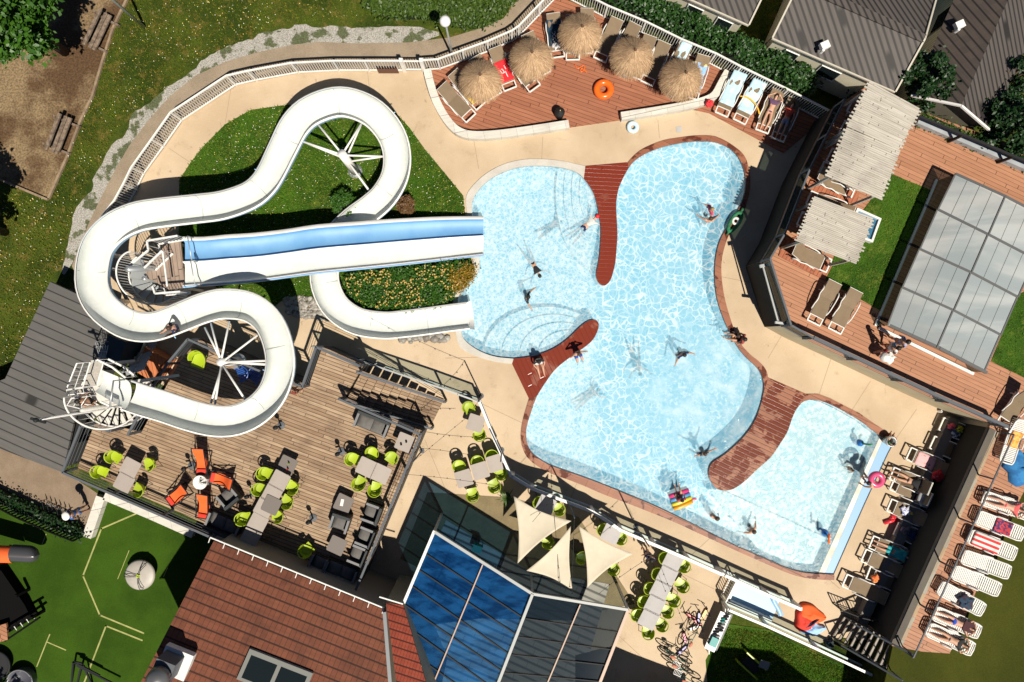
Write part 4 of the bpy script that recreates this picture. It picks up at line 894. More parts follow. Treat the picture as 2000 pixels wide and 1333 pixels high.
# ---- tiled house at the bottom
m_tiles = planks('roof_tiles', ((.18, .055, .027), (.225, .073, .036), (.13, .042, .021)), R(21.9), .36, .21, .16, .75, stain=.5, joint=.09)
m_tiles2 = planks('red_roof_tiles', ((.33, .06, .03), (.40, .08, .04), (.25, .045, .025)), R(17), .26, .13, .2, .6, stain=.3, joint=.12)
HA, HB = P(418, 1056, 3.6), P(752, 1192, 3.6); HC_ = P(275, 1333, 5.63)
hs = thing('tiled_house', 'building with a large brown tiled roof and skylight below the terrace', 'house', (HA.x, HA.y, 0))
rp = [on_plane(x, y, HA, HB, HC_) for x, y in ((418,1056),(752,1192),(756,1262),(761,1345),(765,1420),(230,1420))]
MB().add(rp + [p - Vector((0, 0, .12)) for p in rp], [(5, 4, 3, 2, 1, 0), (6, 7, 1, 0)[::-1], (5, 11, 6, 0), (1, 2, 8, 7)]).build('roof', m_tiles, hs, world=True)
gy = [Vector((p.x, p.y, 0)) for p in rp]; ce = sum(gy, Vector()) / 6; gi = [ce + (p - ce) * .97 for p in gy]
MB().add([(p.x, p.y, 0) for p in gi] + [(p.x, p.y, r__.z - .15) for p, r__ in zip(gi, rp)], [(i, (i + 1) % 6, (i + 1) % 6 + 6, i + 6) for i in range(6)]).build('wall', pmat('house_render', (.30, .25, .19), .9), hs, world=True)
gu = thing('rain_gutter', 'white metal gutter with brackets along the eave of the brown tiled roof', 'gutter', P(410, 1050, 3.65))
g = MB(); A, B = P(411, 1050, 3.65), P(750, 1188, 3.65); g.beam(A, B, .05, .05)
for i in range(13): c = A.lerp(B, i / 12); g.beam(c, c + Vector((-.08, -.22, 0)), .03, .03)
g.build('gutter_rail', m_white, gu, world=True)
sk = thing('skylight', 'grey framed two-pane skylight on the brown tiled roof at the bottom edge', 'skylight', on_plane(540, 1320, HA, HB, HC_))
q = [on_plane(x, y, HA, HB, HC_) + Vector((0, 0, .12)) for x, y in ((490,1265),(613,1313),(588,1372),(464,1324))]
MB().add(q + [p - Vector((0, 0, .12)) for p in q], [(3, 2, 1, 0)] + [(i, (i + 1) % 4, (i + 1) % 4 + 4, i + 4) for i in range(4)]).build('frame', pmat('zinc', (.24, .24, .22), .5), sk, world=True)
for u0, u1 in ((.06, .47), (.53, .94)):
    f_ = lambda u, v: q[0].lerp(q[1], u).lerp(q[3].lerp(q[2], u), v) + Vector((0, 0, .01))
    MB().add([f_(u0, .16), f_(u1, .16), f_(u1, .9), f_(u0, .9)], [(3, 2, 1, 0)]).build('window_pane', m_win, sk, world=True)
cy = thing('chimney_cowl', 'grey metal chimney cowl on a white flashed base on the brown tiled roof', 'chimney', on_plane(345, 1290, HA, HB, HC_))
b0 = cy.location.copy(); MB().box((.05, 0, .12), (1.15, 1.05, .28), R(-22)).build('flashing', m_white, cy); MB().box((-.05, .05, .6), (.75, .75, .8), R(-22)).build('chimney_stack', m_anth, cy)
MB().lathe([(0, 1.6), (.22, 1.55), (.4, 1.35), (.43, 1.1), (.3, .98), (0, .95)], 18, (-.1, -.12, 0)).build('cowl', pmat('cowl_metal', (.22, .22, .22), .35, metal=.5), cy, smooth=True)
# red tile strip
RA, RB, RC = P(754, 1178, 3.4), P(787, 1186, 3.4), P(800, 1333, 4.6)
rs = thing('red_tiled_roof', 'narrow strip of bright red roof tiles between the brown roof and the glass roof', 'roof', (RA.x, RA.y, 0))
q = [on_plane(x, y, RA, RB, RC) for x, y in ((754,1177),(788,1183),(832,1333),(850,1400),(790,1400),(774,1333))]; MB().add(q, [(5, 4, 3, 2, 1, 0)]).build('roof', m_tiles2, rs, world=True)
gi = [Vector((p.x, p.y, 0)) for p in q]; MB().add([(p.x, p.y, 0) for p in gi] + [(p.x, p.y, r__.z - .05) for p, r__ in zip(gi, q)], [(i, (i + 1) % 6, (i + 1) % 6 + 6, i + 6) for i in range(6)]).build('wall', m_retain, rs, world=True)
MB().beam(P(741,1166,3.6), P(787,1180,3.6), .05, .05).build('gutter', m_white, rs, world=True)
MB().beam(P(751,1196,4.0), P(766,1380,4.9), .14, .1).build('valley_flashing', m_steel, rs, world=True)
# glass veranda
t = NT('blue_glass'); vv = t.co(); f = t.ramp(t.noise(.9, 3, t.n('Mapping', {0: vv, 2: (0, 0, R(-35)), 3: (1, 2.2, 1)}).outputs[0], dist=.35).outputs[0], .38, .62)
m_bglass = t.done(t.n('MixShader', {0: .62, 1: t.n('BsdfTransparent', {0: (.16, .42, .78)}).outputs[0], 2: t.n('BsdfPrincipled', {'Base Color': t.mix(f, (.002, .030, .11), (.010, .085, .25)), 'Roughness': .08, 'Specular IOR Level': .6}).outputs[0]}).outputs[0])
m_dglass = glass('dark_glass', (.30, .38, .44), .74, .05, (.010, .018, .026))
ve = thing('glass_veranda', 'faceted glass roof with a blue tinted half and a dark half below the shade sails', 'glass roof', P(960, 1230, 0))
zE = 3.0
G = {'a': P(849,1038,zE), 'b': P(1040,1159,zE + .1), 'c': P(1226,1190,zE), 'd': P(787,1180,zE), 'e': P(975,1333,4.3), 'f': P(1168,1333,zE + .1), 'g': P(834,1336,3.6)}
blue = [G['a'], G['b'], on_plane(972,1345,G['a'],G['b'],G['d']), on_plane(840,1360,G['a'],G['b'],G['d']), G['d']]
MB().add(blue, [(4, 3, 2, 1, 0)]).build('blue_glazing', m_bglass, ve, world=True)
dk = [G['b'], G['c'], on_plane(1165,1345,G['b'],G['c'],G['e'] * 0 + P(975,1333,zE + .1)), P(968,1345,zE + .1)]
MB().add(dk, [(3, 2, 1, 0)]).build('dark_glazing', m_dglass, ve, world=True)
def pbeam(pts, w_, h_, mat, name, pln, up=.04):
    l = [on_plane(x, y, *pln) + Vector((0, 0, up)) for x, y in pts]
    for a_, b_ in zip(l, l[1:]): MB().beam(a_, b_, w_, h_).build(name, mat, ve, world=True)
pa = (G['a'], G['b'], G['d']); pb_ = (G['b'], G['c'], P(975,1333,zE + .1))
for q_ in ([(830,1080),(1018,1204)],[(818,1112),(1007,1238)],[(805,1144),(993,1276)],[(790,1180),(979,1309)],[(802,1228),(965,1345)],[(818,1284),(905,1345)]): pbeam(q_, .05, .06, m_dark, 'glazing_bar', pa)
pbeam([(943,1102),(840,1350)], .05, .07, pmat('copper_bar', (.45,.30,.22), .5), 'glazing_bar', pa, .06)
for q_ in ([(1023,1207),(1206,1234)],[(1012,1243),(1193,1268)],[(1000,1278),(1180,1298)],[(985,1313),(1168,1330)]): pbeam(q_, .04, .06, m_dark, 'glazing_bar', pb_)
pbeam([(1133,1180),(1066,1340)], .05, .07, bpy.data.materials['copper_bar'], 'glazing_bar', pb_, .06)
m_gf = pmat('grey_frame', (.36, .37, .36), .5)
pbeam([(849,1038),(1040,1159)], .12, .12, m_gf, 'frame_beam', pa, .05); pbeam([(1040,1159),(968,1345)], .12, .14, m_gf, 'frame_beam', pb_, .07); pbeam([(1040,1159),(1226,1190)], .11, .12, m_gf, 'frame_beam', pb_, .05)
pbeam([(1226,1190),(1166,1345)], .12, .12, bpy.data.materials['copper_bar'], 'frame_beam', pb_, .05); pbeam([(849,1036),(787,1182)], .12, .12, m_white, 'frame_beam', pa, .05); pbeam([(787,1182),(840,1350)], .06, .06, m_gf, 'frame_beam', pa, .05)
for k, (u, w_) in enumerate((('a', 'b'), ('b', 'c'))):
    a_, b_ = G[u], G[w_]; q = [a_, b_, Vector((b_.x, b_.y, 0)), Vector((a_.x, a_.y, 0))]
    MB().add(q, [(0, 1, 2, 3)]).build('glass_wall', m_glass, ve, world=True)
a_, b_ = G['a'], G['d']; MB().add([a_, b_, Vector((b_.x, b_.y, 0)), Vector((a_.x, a_.y, 0))], [(0, 1, 2, 3)]).build('glass_wall', bpy.data.materials['smoked_glass'], ve, world=True)
for q_ in 'abcd': p = G[q_]; MB().beam((p.x, p.y, 0), (p.x, p.y, p.z - .05), .1, .1).build('post', m_gf, ve, world=True)
# interior floor and furniture seen through the glass
fl_ = XY([(858,1052),(1035,1160),(1210,1190),(1150,1400),(860,1400),(795,1190)], zE, 0); tag(MB().sheet([[Vector((p.x, p.y, 0)) for p in fl_]], .02).build('veranda_floor', planks('patio_boards', ((.34, .30, .26), (.40, .36, .31), (.22, .20, .17)), R(24), .35, 1.6, .3, .6)), kind='structure')
# stone kerb of the playground, wedge wall
kw = XY([(205,968),(192,1043),(174,1048),(168,1044),(195,975)], 0.35, 0)
kerb('pale stone kerb between the brown forecourt and the green play turf', [(205,968),(178,1046)], .42, .35, m_pale, 0, name='stone_kerb', cat='kerb')
kerb('pale stone kerb running along the foot of the terrace beside the play turf', [(212,966),(300,1003),(383,1040)], .36, .35, m_pale, 0, name='stone_kerb', cat='kerb')
# stairs bottom right
sr = thing('garden_stairs', 'broad grey timber stairs climbing to the upper deck in the lower right corner', 'stairs', P(1690, 1250, 0))
lo = [P(1648,1203,0.1), P(1624,1243,0.1)]; hi = [P(1762,1262,ZU), P(1740,1310,ZU)]
m_tread = planks('grey_treads', ((.33,.29,.24), (.40,.36,.30), (.24,.21,.18)), R(-64), .3, 4, .05, .8)
for i in range(10):
    u0 = i / 10; u1 = (i + .74) / 10; z = .1 + ZU * (i + .5) / 10.3
    q = [lo[0].lerp(hi[0], u0), lo[0].lerp(hi[0], u1), lo[1].lerp(hi[1], u1), lo[1].lerp(hi[1], u0)]
    MB().prism([Vector((p.x, p.y, 0)) for p in q], z - .06, z).build('step', m_tread, sr, world=True)
for k in (0, 1):
    MB().beam(lo[k] + Vector((0, 0, -.02)), hi[k] + Vector((0, 0, -.1)), .05, .2).build('stringer', m_dark, sr, world=True)
    MB().beam(lo[k] + Vector((0, 0, .95)), hi[k] + Vector((0, 0, .9)), .07, .07).build('handrail', m_anth, sr, world=True)
    for u in (0, .33, .66, 1): p = lo[k].lerp(hi[k], u); MB().beam(p, p + Vector((0, 0, .9)), .04, .04).build('post', m_anth, sr, world=True)
gx = P(1739,1310,ZU)
railing('picket_railing', 'low dark gate railing lying across the paving above the garden stairs', XY([(1636,1186),(1672,1200),(1706,1208)], .5, 0), h=.9, mat=m_dark, bar=.14, br=.012, rail=.04)
# footbath
fb = thing('footbath', 'rectangular blue footbath with white rim behind the glass balustrade', 'footbath', P(1475, 1170, 0))
q = PL([(1428,1150),(1440,1128),(1519,1163),(1508,1206),(1424,1175)]); MB().prism(PL([(1436,1133),(1523,1168),(1508,1208),(1421,1170)]), 0, .06).build('basin_floor', m_gb, fb, world=True)
for a_, b_ in (((1441,1130),(1421,1172)), ((1421,1172),(1506,1210)), ((1441,1130),(1524,1166))): MB().beam(P(*a_, .2), P(*b_, .2), .1, .3).build('basin_wall', m_white, fb, world=True)
MB().grid(lambda u, v: P(1512 - 10 * v * 0 - 8 * math.cos(v * 3), 1164 + 40 * v, .08 + .1 * math.sin(u * PI)) + Vector((u * .25, 0, 0)), 4, 8).build('entry_ramp', m_gelb, fb, smooth=True, world=True)
railing('picket_railing', 'short slatted railing at the left end of the blue footbath', XY([(1440,1133),(1418,1176)], .8, 0), h=.8, mat=m_white, bar=.12, br=.015, rail=.05)
# ================================================================ furniture
m_sling = pmat('taupe_sling', (.21, .15, .09), .8, (.18, .125, .075), 3, .6, fine=.06, var=.08)
m_wplas = pmat('white_plastic', (.78, .76, .72), .4, (.66, .64, .58), 3, .5)
m_lime = pmat('lime_plastic', (.35, .45, .015), .4, (.30, .40, .012), 1.5, .5, var=.13)
m_leg = pmat('chair_leg', (.10, .10, .10), .5, metal=.3)
m_top = pmat('beige_table_top', (.37, .32, .28), .55, (.33, .28, .24), 2, .6, var=.05)
m_wtop = pmat('pale_table_top', (.46, .44, .43), .75, (.38, .36, .35), 2, .6, spec=.2)
m_dtop = pmat('taupe_table_top', (.16, .135, .12), .55)
m_rattan = pmat('black_rattan', (.022, .026, .027), .6, fine=.3, bscale=60, bump=.3)
m_cush = pmat('grey_cushion', (.145, .135, .125), .85, (.10, .095, .09), 5, .7)
m_arm = pmat('grey_armrest', (.19, .19, .195), .6)
m_or = pmat('orange_canvas', (.85, .13, .02), .8, (.75, .10, .015), 3, .5); m_or2 = pmat('red_canvas', (.65, .04, .02), .8)
def cloth(name, c, c2=None, sc=4, con=(.45, .55)): return pmat(name, c, .9, c2, sc, 1., contrast=con)
def stripes(name, cols, sc, rz=0):
    t = NT(name); s_ = t.n('SeparateXYZ', {0: t.co(rz, (sc, sc, sc))}).outputs[0]; f = t.math('GREATER_THAN', t.math('FRACT', s_), .5)
    return t.done(t.n('BsdfPrincipled', {'Base Color': t.mix(f, cols[0], cols[1]), 'Roughness': .9}).outputs[0])
def lounger_proto(back=25, flat_=False):
    r_ = thing('sun_lounger', 'x', 'sun lounger'); L = 1.0; bx = .22; ba = R(back)
    g = MB()
    for s_ in (-1, 1): g.beam((-.98, s_ * .30, .33), (bx + .35, s_ * .30, .33), .05, .06)
    for x in (-.98, -.66, bx): g.beam((x, -.31, .33), (x, .31, .33), .06 if x < -.5 else .04, .06)
    g.build('frame', m_wplas, r_)
    MB().box((-.22, 0, .372), (.88, .62, .02)).build('seat_sling', m_sling, r_)
    dx, dz = .76 * math.cos(ba), .76 * math.sin(ba)
    MB().grid(lambda u, v: Vector((bx + dx * u, (v - .5) * .61, .385 + dz * u + .03 * math.sin(PI * u))), 5, 2).build('back_sling', m_sling, r_)
    g = MB()
    for s_ in (-1, 1): g.beam((bx, s_ * .29, .35), (bx + dx, s_ * .29, .35 + dz), .04, .03)
    g.beam((bx + dx, -.31, .35 + dz), (bx + dx, .31, .35 + dz), .05, .04); g.build('backrest_frame', m_wplas, r_)
    for s_ in (-1, 1):
        pts = catmull([Vector((-.45, s_ * .35, .3)), Vector((-.25, s_ * .37, .42)), Vector((.0, s_ * .36, .52)), Vector((.25, s_ * .385, .50)), Vector((.5, s_ * .36, .55)), Vector((.66, s_ * .35, .40))], .08)
        MB().tube(pts, .026, 6).build('armrest', m_wplas, r_, True)
    for x in (-.9, .45):
        for s_ in (-1, 1): MB().tube([(x, s_ * .3, .33), (x + .05, s_ * .31, 0)], .028, 6).build('leg', m_wplas, r_)
    return r_
LB = [lounger_proto(22), lounger_proto(38), lounger_proto(8), lounger_proto(72)]; LU = [[False] for _ in LB]
def lounger(foot, head, label, var=0, z=0., group='taupe sling loungers with white frames'):
    f, h_ = P(*foot, z + .35), P(*head, z + .45); c = (f + h_) / 2; a = math.atan2(h_.y - f.y, h_.x - f.x)
    d = Vector((math.cos(a), math.sin(a), 0)); c = f + d * .98
    o = spawn(LB[var], LU[var], (c.x, c.y, z), a, label, group); return o
def on_lounger(o, u, v=0): return o.matrix_basis @ Vector((u, v, 0))
def towel(o, label, mat, u0=-.62, u1=.22, var=0, name='towel', w_=.6, back=None):
    """a towel lying along a lounger"""
    ba = R([22, 38, 8, 72][var]); bx = .22
    def f(u, v):
        x = u0 + (u1 - u0) * u; z = .40 if x < bx else .42 + (x - bx) * math.tan(ba); y = (v - .5) * w_
        return Vector((x, y, z + .012 * math.sin(9 * x + 5 * y) + .01 * math.sin(23 * y)))
    t = MB().grid(f, 10, 6).build(name, mat); t.location = o.location; t.rotation_euler = o.rotation_euler
    for p in t.data.polygons: p.use_smooth = True
    sm = t.modifiers.new('thick', 'SOLIDIFY'); sm.thickness = .012; return tag(t, label, name.replace('_', ' ').replace('beach ', ''))
DZ = .035
LO = {}
for key, foot, head, var, label in [
    ('a', (920,231), (868,175), 0, 'empty taupe lounger at the far left curve of the timber sun deck'),
    ('b', (940,207), (888,148), 0, 'taupe lounger mostly hidden under the leftmost thatched parasol, yellow towel on it'),
    ('c', (969,187), (925,112), 0, 'taupe lounger with only its white foot bar showing right of the leftmost parasol'),
    ('d', (997,174), (967,97), 0, 'taupe lounger covered by a red towel between the two left parasols'),
    ('e', (1045,173), (1000,110), 0, 'taupe lounger with a black garment at the foot, below the second parasol'),
    ('f', (1064,145), (1030,70), 0, 'taupe lounger whose foot peeks out right of the second parasol'),
    ('g', (1090,112), (1079,32), 1, 'taupe lounger covered by a navy towel between the second and third parasols'),
    ('h', (1119,117), (1118,35), 0, 'taupe lounger holding a blue cloth, foot below the third parasol'),
    ('i', (1144,104), (1146,28), 0, 'taupe lounger hidden under the third parasol except its foot bar'),
    ('j', (1171,117), (1203,44), 0, 'empty taupe lounger between the third and fourth parasols'),
    ('k', (1202,124), (1240,52), 1, 'taupe lounger reaching up to the railing, its foot left of the fourth parasol'),
    ('l', (1240,152), (1270,72), 0, 'taupe lounger almost hidden beneath the fourth parasol'),
    ('m', (1263,163), (1294,94), 0, 'empty taupe lounger between the fourth and fifth parasols'),
    ('n', (1302,170), (1334,100), 1, 'taupe lounger with a light blue towel on its head end above the fifth parasol'),
    ('o', (1350,192), (1372,116), 0, 'taupe lounger with a blue and yellow towel right of the fifth parasol'),
    ('p', (1409,224), (1442,150), 0, 'taupe lounger wrapped in a pale blue towel, first right of the stone wall'),
    ('q', (1444,238), (1480,166), 0, 'taupe lounger with pale blue towel and yellow pool noodle'),
    ('r', (1488,257), (1516,186), 0, 'taupe lounger on which a woman in a patterned swimsuit lies'),
    ('s', (1519,273), (1548,200), 0, 'taupe lounger in deep shade at the end of the railing')]:
    LO[key] = lounger(foot, head, label, var, DZ)
for key, foot, head, var, label in [
    ('R1', (1839,828), (1925,866), 3, 'taupe lounger nearest the upper deck corner, with pink and yellow bags'),
    ('R2', (1821,864), (1905,902), 3, 'empty taupe lounger second from the top of the shaded row'),
    ('R3', (1775,886), (1861,925), 0, 'taupe lounger with pink towel and red bag in the shaded row'),
    ('R4', (1742,925), (1830,962), 3, 'taupe lounger under the woman on the black towel'),
    ('R5', (1743,945), (1826,982), 3, 'taupe lounger with black patterned cloth and grey shirt hanging on it'),
    ('R6', (1737,987), (1815,1020), 1, 'taupe lounger with a white printed bag, beside a red float'),
    ('R7', (1751,1033), (1838,1071), 3, 'taupe lounger with dark jacket, mostly in shade'),
    ('R8', (1702,1059), (1775,1090), 0, 'taupe lounger on which someone lies under a turquoise towel'),
    ('R9', (1687,1085), (1760,1118), 0, 'empty taupe lounger just below the turquoise towel'),
    ('R10', (1696,1119), (1775,1150), 1, 'taupe lounger with an orange bag on its seat'),
    ('R11', (1650,1134), (1735,1171), 0, 'empty taupe lounger closest to the kids pool corner')]:
    LO[key] = lounger(foot, head, label, var, 0)
for key, foot, head, var, label in [
    ('U1', (1589,631), (1627,560), 2, 'left one of two empty taupe loungers beside the lawn on the upper deck'),
    ('U2', (1630,647), (1668,577), 2, 'right one of two empty taupe loungers beside the lawn on the upper deck'),
    ('U3', (1619,520), (1550,488), 1, 'taupe lounger under the lower edge of the small pergola'),
    ('U4', (1668,374), (1606,345), 1, 'taupe lounger under the lower edge of the big pergola'),
    ('U5', (1562,426), (1620,450), 0, 'taupe lounger foot sticking out left of the small pergola, lower of two'),
    ('U6', (1580,386), (1640,410), 0, 'taupe lounger foot sticking out left of the small pergola, upper of two'),
    ('U7', (1604,328), (1665,355), 0, 'taupe lounger foot left of the big pergola, lowest of four'),
    ('U8', (1620,302), (1680,330), 0, 'taupe lounger foot left of the big pergola, second lowest'),
    ('U9', (1645,247), (1700,275), 0, 'taupe lounger foot left of the big pergola, second highest'),
    ('U10', (1661,205), (1720,235), 0, 'taupe lounger foot left of the big pergola, nearest the hedge'),
    ('U11', (1958,832), (2010,760), 1, 'taupe lounger cut by the right edge of the photo above the orange towel')]:
    LO[key] = lounger(foot, head, label, var, ZU)
def plast_proto():
    r_ = thing('plastic_lounger', 'x', 'sun lounger'); ba = R(18); bx = .15
    def zc(x): return .33 if x < bx else .33 + (x - bx) * math.tan(ba)
    for nm, xs in (('seat_slats', np.arange(-.86, .12, .075)), ('backrest_slats', np.arange(.19, .95, .075))):
        g = MB()
        for x in xs: g.beam((x, -.27, zc(x)), (x, .27, zc(x)), .055, .02, up=(0, 0, 1))
        g.build(nm, m_wplas, r_)
    g = MB()
    for s_ in (-1, 1): g.tube([(x, s_ * (.31 - (.05 if x > .85 or x < -.85 else 0)), zc(x) + .01) for x in np.linspace(-.95, .97, 14)], .035, 6)
    g.tube([(-.95, -.26, .34), (-.97, 0, .34), (-.95, .26, .34)], .035, 6); g.tube([(.97, -.26, zc(.97)), (.99, 0, zc(.98)), (.97, .26, zc(.97))], .035, 6); g.build('frame', m_wplas, r_, True)
    for s_ in (-1, 1): MB().tube([(-.25, s_ * .33, .34), (-.2, s_ * .36, .5), (.2, s_ * .36, .5), (.28, s_ * .33, .36)], .024, 6).build('armrest', m_wplas, r_, True)
    for x in (-.8, .55):
        for s_ in (-1, 1): MB().tube([(x, s_ * .28, .32), (x, s_ * .29, 0)], .03, 6).build('leg', m_wplas, r_)
    return r_
PLP, PLU = plast_proto(), [False]
def plast(foot, head, label):
    f, h_ = P(*foot, ZU + .35), P(*head, ZU + .5); a = math.atan2(h_.y - f.y, h_.x - f.x); c = f + Vector((math.cos(a), math.sin(a), 0)) * .97
    return spawn(PLP, PLU, (c.x, c.y, ZU), a, label, 'white slatted plastic loungers on the upper deck')
for key, foot, head, label in [
    ('W0', (1920,972), (2000,1000), 'white plastic lounger under the sunbather in red, highest of the row'),
    ('W1', (1908,1010), (1985,1040), 'white plastic lounger with a red and navy patterned cloth on it'),
    ('W2', (1893,1047), (1970,1078), 'white plastic lounger covered by a red and white striped towel'),
    ('W3', (1880,1087), (1955,1113), 'upper one of the two completely empty white plastic loungers'),
    ('W4', (1862,1117), (1937,1147), 'lower one of the two completely empty white plastic loungers'),
    ('W5', (1835,1147), (1908,1186), 'white plastic lounger with a dark jacket dropped on its head end'),
    ('W6', (1824,1197), (1896,1228), 'white plastic lounger on which the man in blue shorts lies'),
    ('W7', (1812,1229), (1885,1262), 'lowest white plastic lounger, with the woman in a dark bikini'),
    ('W8', (1965,905), (1992,838), 'white plastic lounger with an orange towel near the right edge')]:
    LO[key] = plast(foot, head, label)
# towels and things on the loungers
m_twB = cloth('pale_blue_towel', (.45, .66, .78), (.55, .74, .82), 3)
towel(LO['p'], 'pale blue towel over the first lounger right of the stone wall', m_twB, -.5, .98, w_=.66)
towel(LO['q'], 'pale blue towel with faded print on the lounger with the yellow noodle', cloth('blue_print_towel', (.45,.66,.78), (.62,.68,.62), 2.2), -.5, .98, w_=.68)
towel(LO['d'], 'bright red beach towel with white lettering shapes', cloth('red_towel', (.75, .02, .03)), -.62, .35, w_=.66, name='beach_towel')
for i, (x, y) in enumerate(((-.1, .1), (-.18, -.05), (.0, .12), (.06, -.02), (-.28, .08))):
    c = LO['d'].matrix_basis @ Vector((x, y, .402)); 
g = MB()
for x, y, l, a in ((-.12, .12, .2, .2), (-.12, 0, .2, .2), (-.2, .06, .1, 1.7), (0, .08, .15, 1.2), (.08, .1, .14, .1), (-.3, -.08, .3, .05), (.02, -.12, .2, .1)):
    g.box((x, y, .403), (l, .035, .006), a)
o = g.build('towel_print', m_white); o.parent = bpy.data.objects['beach_towel']; CH.setdefault('beach_towel', []).append(o)
tw_ = towel(LO['g'], 'navy towel with white looping stripes on the lounger left of the third parasol', cloth('navy_towel', (.008, .03, .06), (.01,.05,.09), 3), -.45, .6, 1, w_=.66, name='patterned_towel')
g = MB()
for i in range(3): g.torus((-.2 + i * .17, .05, .405), .07, .014, 14, 6, Matrix.Rotation(.3 * i, 3, 'Z'))
g.torus((-.28, -.12, .405), .05, .014, 14, 6)
o = g.build('towel_print', m_white); o.parent = tw_
towel(LO['b'], 'yellow towel sticking out under the leftmost parasol', cloth('yellow_towel', (.80, .52, .05)), -.7, -.1, w_=.5)
towel(LO['n'], 'light blue towel folded over the head of the lounger above the fifth parasol', m_twB, .35, .98, 1, w_=.5)
towel(LO['o'], 'blue and yellow printed towel on the lounger right of the fifth parasol', cloth('seaside_towel', (.25, .45, .75), (.75, .62, .25), 3), -.5, .6, w_=.62)
towel(LO['R3'], 'pink towel with small coloured print in the shaded lounger row', cloth('pink_towel', (.78, .42, .42), (.80, .25, .25), 5, (.6, .66)), -.6, .25)
towel(LO['R4'], 'black towel with a pink lettered stripe under the reclining woman', cloth('black_towel', (.012, .014, .02)), -.4, .5, 3, w_=.6) if False else None
towel(LO['R8'], 'turquoise towel wrapped round the person on the lower shaded lounger', cloth('turquoise_towel', (.03, .42, .42), (.02, .30, .32), 4), -.15, .55, w_=.46, name='body_towel').location.z += .14
towel(LO['W2'], 'red and white striped towel on a white plastic lounger', stripes('striped_towel', ((.62, .04, .04), (.75, .70, .66)), 4.5, PI / 2), -.8, .35, w_=.62)
towel(LO['W1'], 'red, white and navy patterned cloth on the second white lounger', cloth('navy_pattern', (.55, .05, .06), (.03, .03, .12), 9), -.15, .5, w_=.58, name='patterned_cloth')
towel(LO['W8'], 'crumpled orange towel on the white lounger near the right edge', cloth('orange_towel', (.85, .25, .03), (.9, .45, .12), 5), -.25, .45, w_=.42)
towel(LO['R5'], 'black cloth with white and red print on a shaded lounger', cloth('black_print', (.012, .012, .015), (.4, .3, .3), 12, (.66, .7)), .15, .5, 2, w_=.55, name='patterned_cloth')
def clump(name, label, cat, px, py, z, r, mat, h=.12, j=.35, sq=1.):
    n, m = 14, 7; c = P(px, py, z); seeds = [random.uniform(.6, 1.25) for _ in range(n)]
    g = MB(); vs = []
    for jj in range(m + 1):
        for i in range(n):
            a = 2 * PI * i / n; rr = r * seeds[i] * math.sin(PI * (jj / m * .5)) ** .7; vs.append((c.x + rr * math.cos(a) * sq, c.y + rr * math.sin(a), z + h * (1 - (jj / m) ** 2) * (1 + random.uniform(-.3, .3))))
    return tag(g.add(vs, [(q * n + i, (q + 1) * n + i, (q + 1) * n + (i + 1) % n, q * n + (i + 1) % n) for q in range(m) for i in range(n)]).build(name, mat, None, True), label, cat)
m_redc = cloth('red_cloth', (.70, .03, .04), (.78, .25, .22), 9, (.58, .62)); m_nav = cloth('navy_cloth', (.01, .02, .05), (.015,.04,.10), 5); m_gr = cloth('grey_cloth', (.42, .42, .43), (.33,.33,.35), 5); m_blk = cloth('black_cloth', (.01, .01, .012))
clump('garment', 'small black garment on the foot end of the lounger below the second parasol', 'clothing', 1037, 158, .45, .16, m_blk)
clump('garment', 'blue cloth on the lounger below the third parasol', 'clothing', 1115, 100, .45, .13, cloth('teal_cloth', (.03,.16,.26)))
clump('plush_bundle', 'white and pink rumpled bundle on the foot of the navy towel lounger', 'clothing', 1087, 90, .45, .2, cloth('white_pink', (.75,.72,.72), (.8,.3,.4), 9, (.6,.65)))
clump('beach_bag', 'red bag left on the bend of the right stone wall', 'bag', 1384, 203, .45, .22, m_redc, .2)
clump('beach_bag', 'red patterned bag on the head of the pink towel lounger', 'bag', 1832, 929, .5, .33, m_redc, .18)
clump('beach_bag', 'pink bag on the top lounger of the shaded row', 'bag', 1858, 833, .42, .18, cloth('pink_cloth', (.8,.12,.18)), .15)
clump('beach_bag', 'white and blue bundle beside the yellow garment on the top shaded lounger', 'bag', 1866, 846, .42, .2, cloth('white_blue', (.5,.55,.65), (.03,.06,.12), 6), .15)
clump('garment', 'yellow and black garment on the top shaded lounger', 'clothing', 1874, 840, .5, .17, cloth('yellow_black', (.55,.6,.02), (.03,.03,.01), 9), .12)
clump('garment', 'light grey shirt hanging over the backrest of a shaded lounger', 'clothing', 1806, 977, .7, .32, m_gr, .1)
clump('garment', 'purple grey hooded jacket on the lounger by the red float', 'clothing', 1768, 1037, .45, .22, cloth('mauve_cloth', (.20,.16,.19), (.12,.1,.12), 6), .14)
clump('garment', 'navy trousers with bright blue detail in the shaded row', 'clothing', 1783, 1046, .45, .24, cloth('navy_blue_cloth', (.01,.03,.10), (.02,.12,.4), 8, (.6,.66)), .1)
clump('beach_bag', 'white printed bag with blue and red motifs on a shaded lounger', 'bag', 1768, 998, .45, .24, cloth('print_bag', (.72,.72,.74), (.08,.12,.5), 12, (.52,.56)), .1)
clump('swim_bag', 'yellow ball-shaped purse beside the white printed bag', 'bag', 1779, 1003, .45, .09, pmat('yellow_cloth', (.7,.45,.05), .8), .1)
clump('beach_bag', 'orange bag on the lowest but one shaded lounger', 'bag', 1709, 1129, .42, .2, cloth('orange_cloth', (.85,.14,.03), (.75,.3,.1), 8), .16)
clump('garment', 'dark purple jacket on the white lounger with its head end loaded', 'clothing', 1885, 1177, ZU + .45, .34, cloth('plum_cloth', (.04,.02,.035), (.02,.05,.09), 4), .12)
clump('backpack', 'black backpack with a red strap left beside the foot of the garden gate', 'bag', 1714, 1198, 0, .22, cloth('backpack_fabric', (.03,.03,.035), (.5,.08,.05), 6, (.6,.63)), .3)
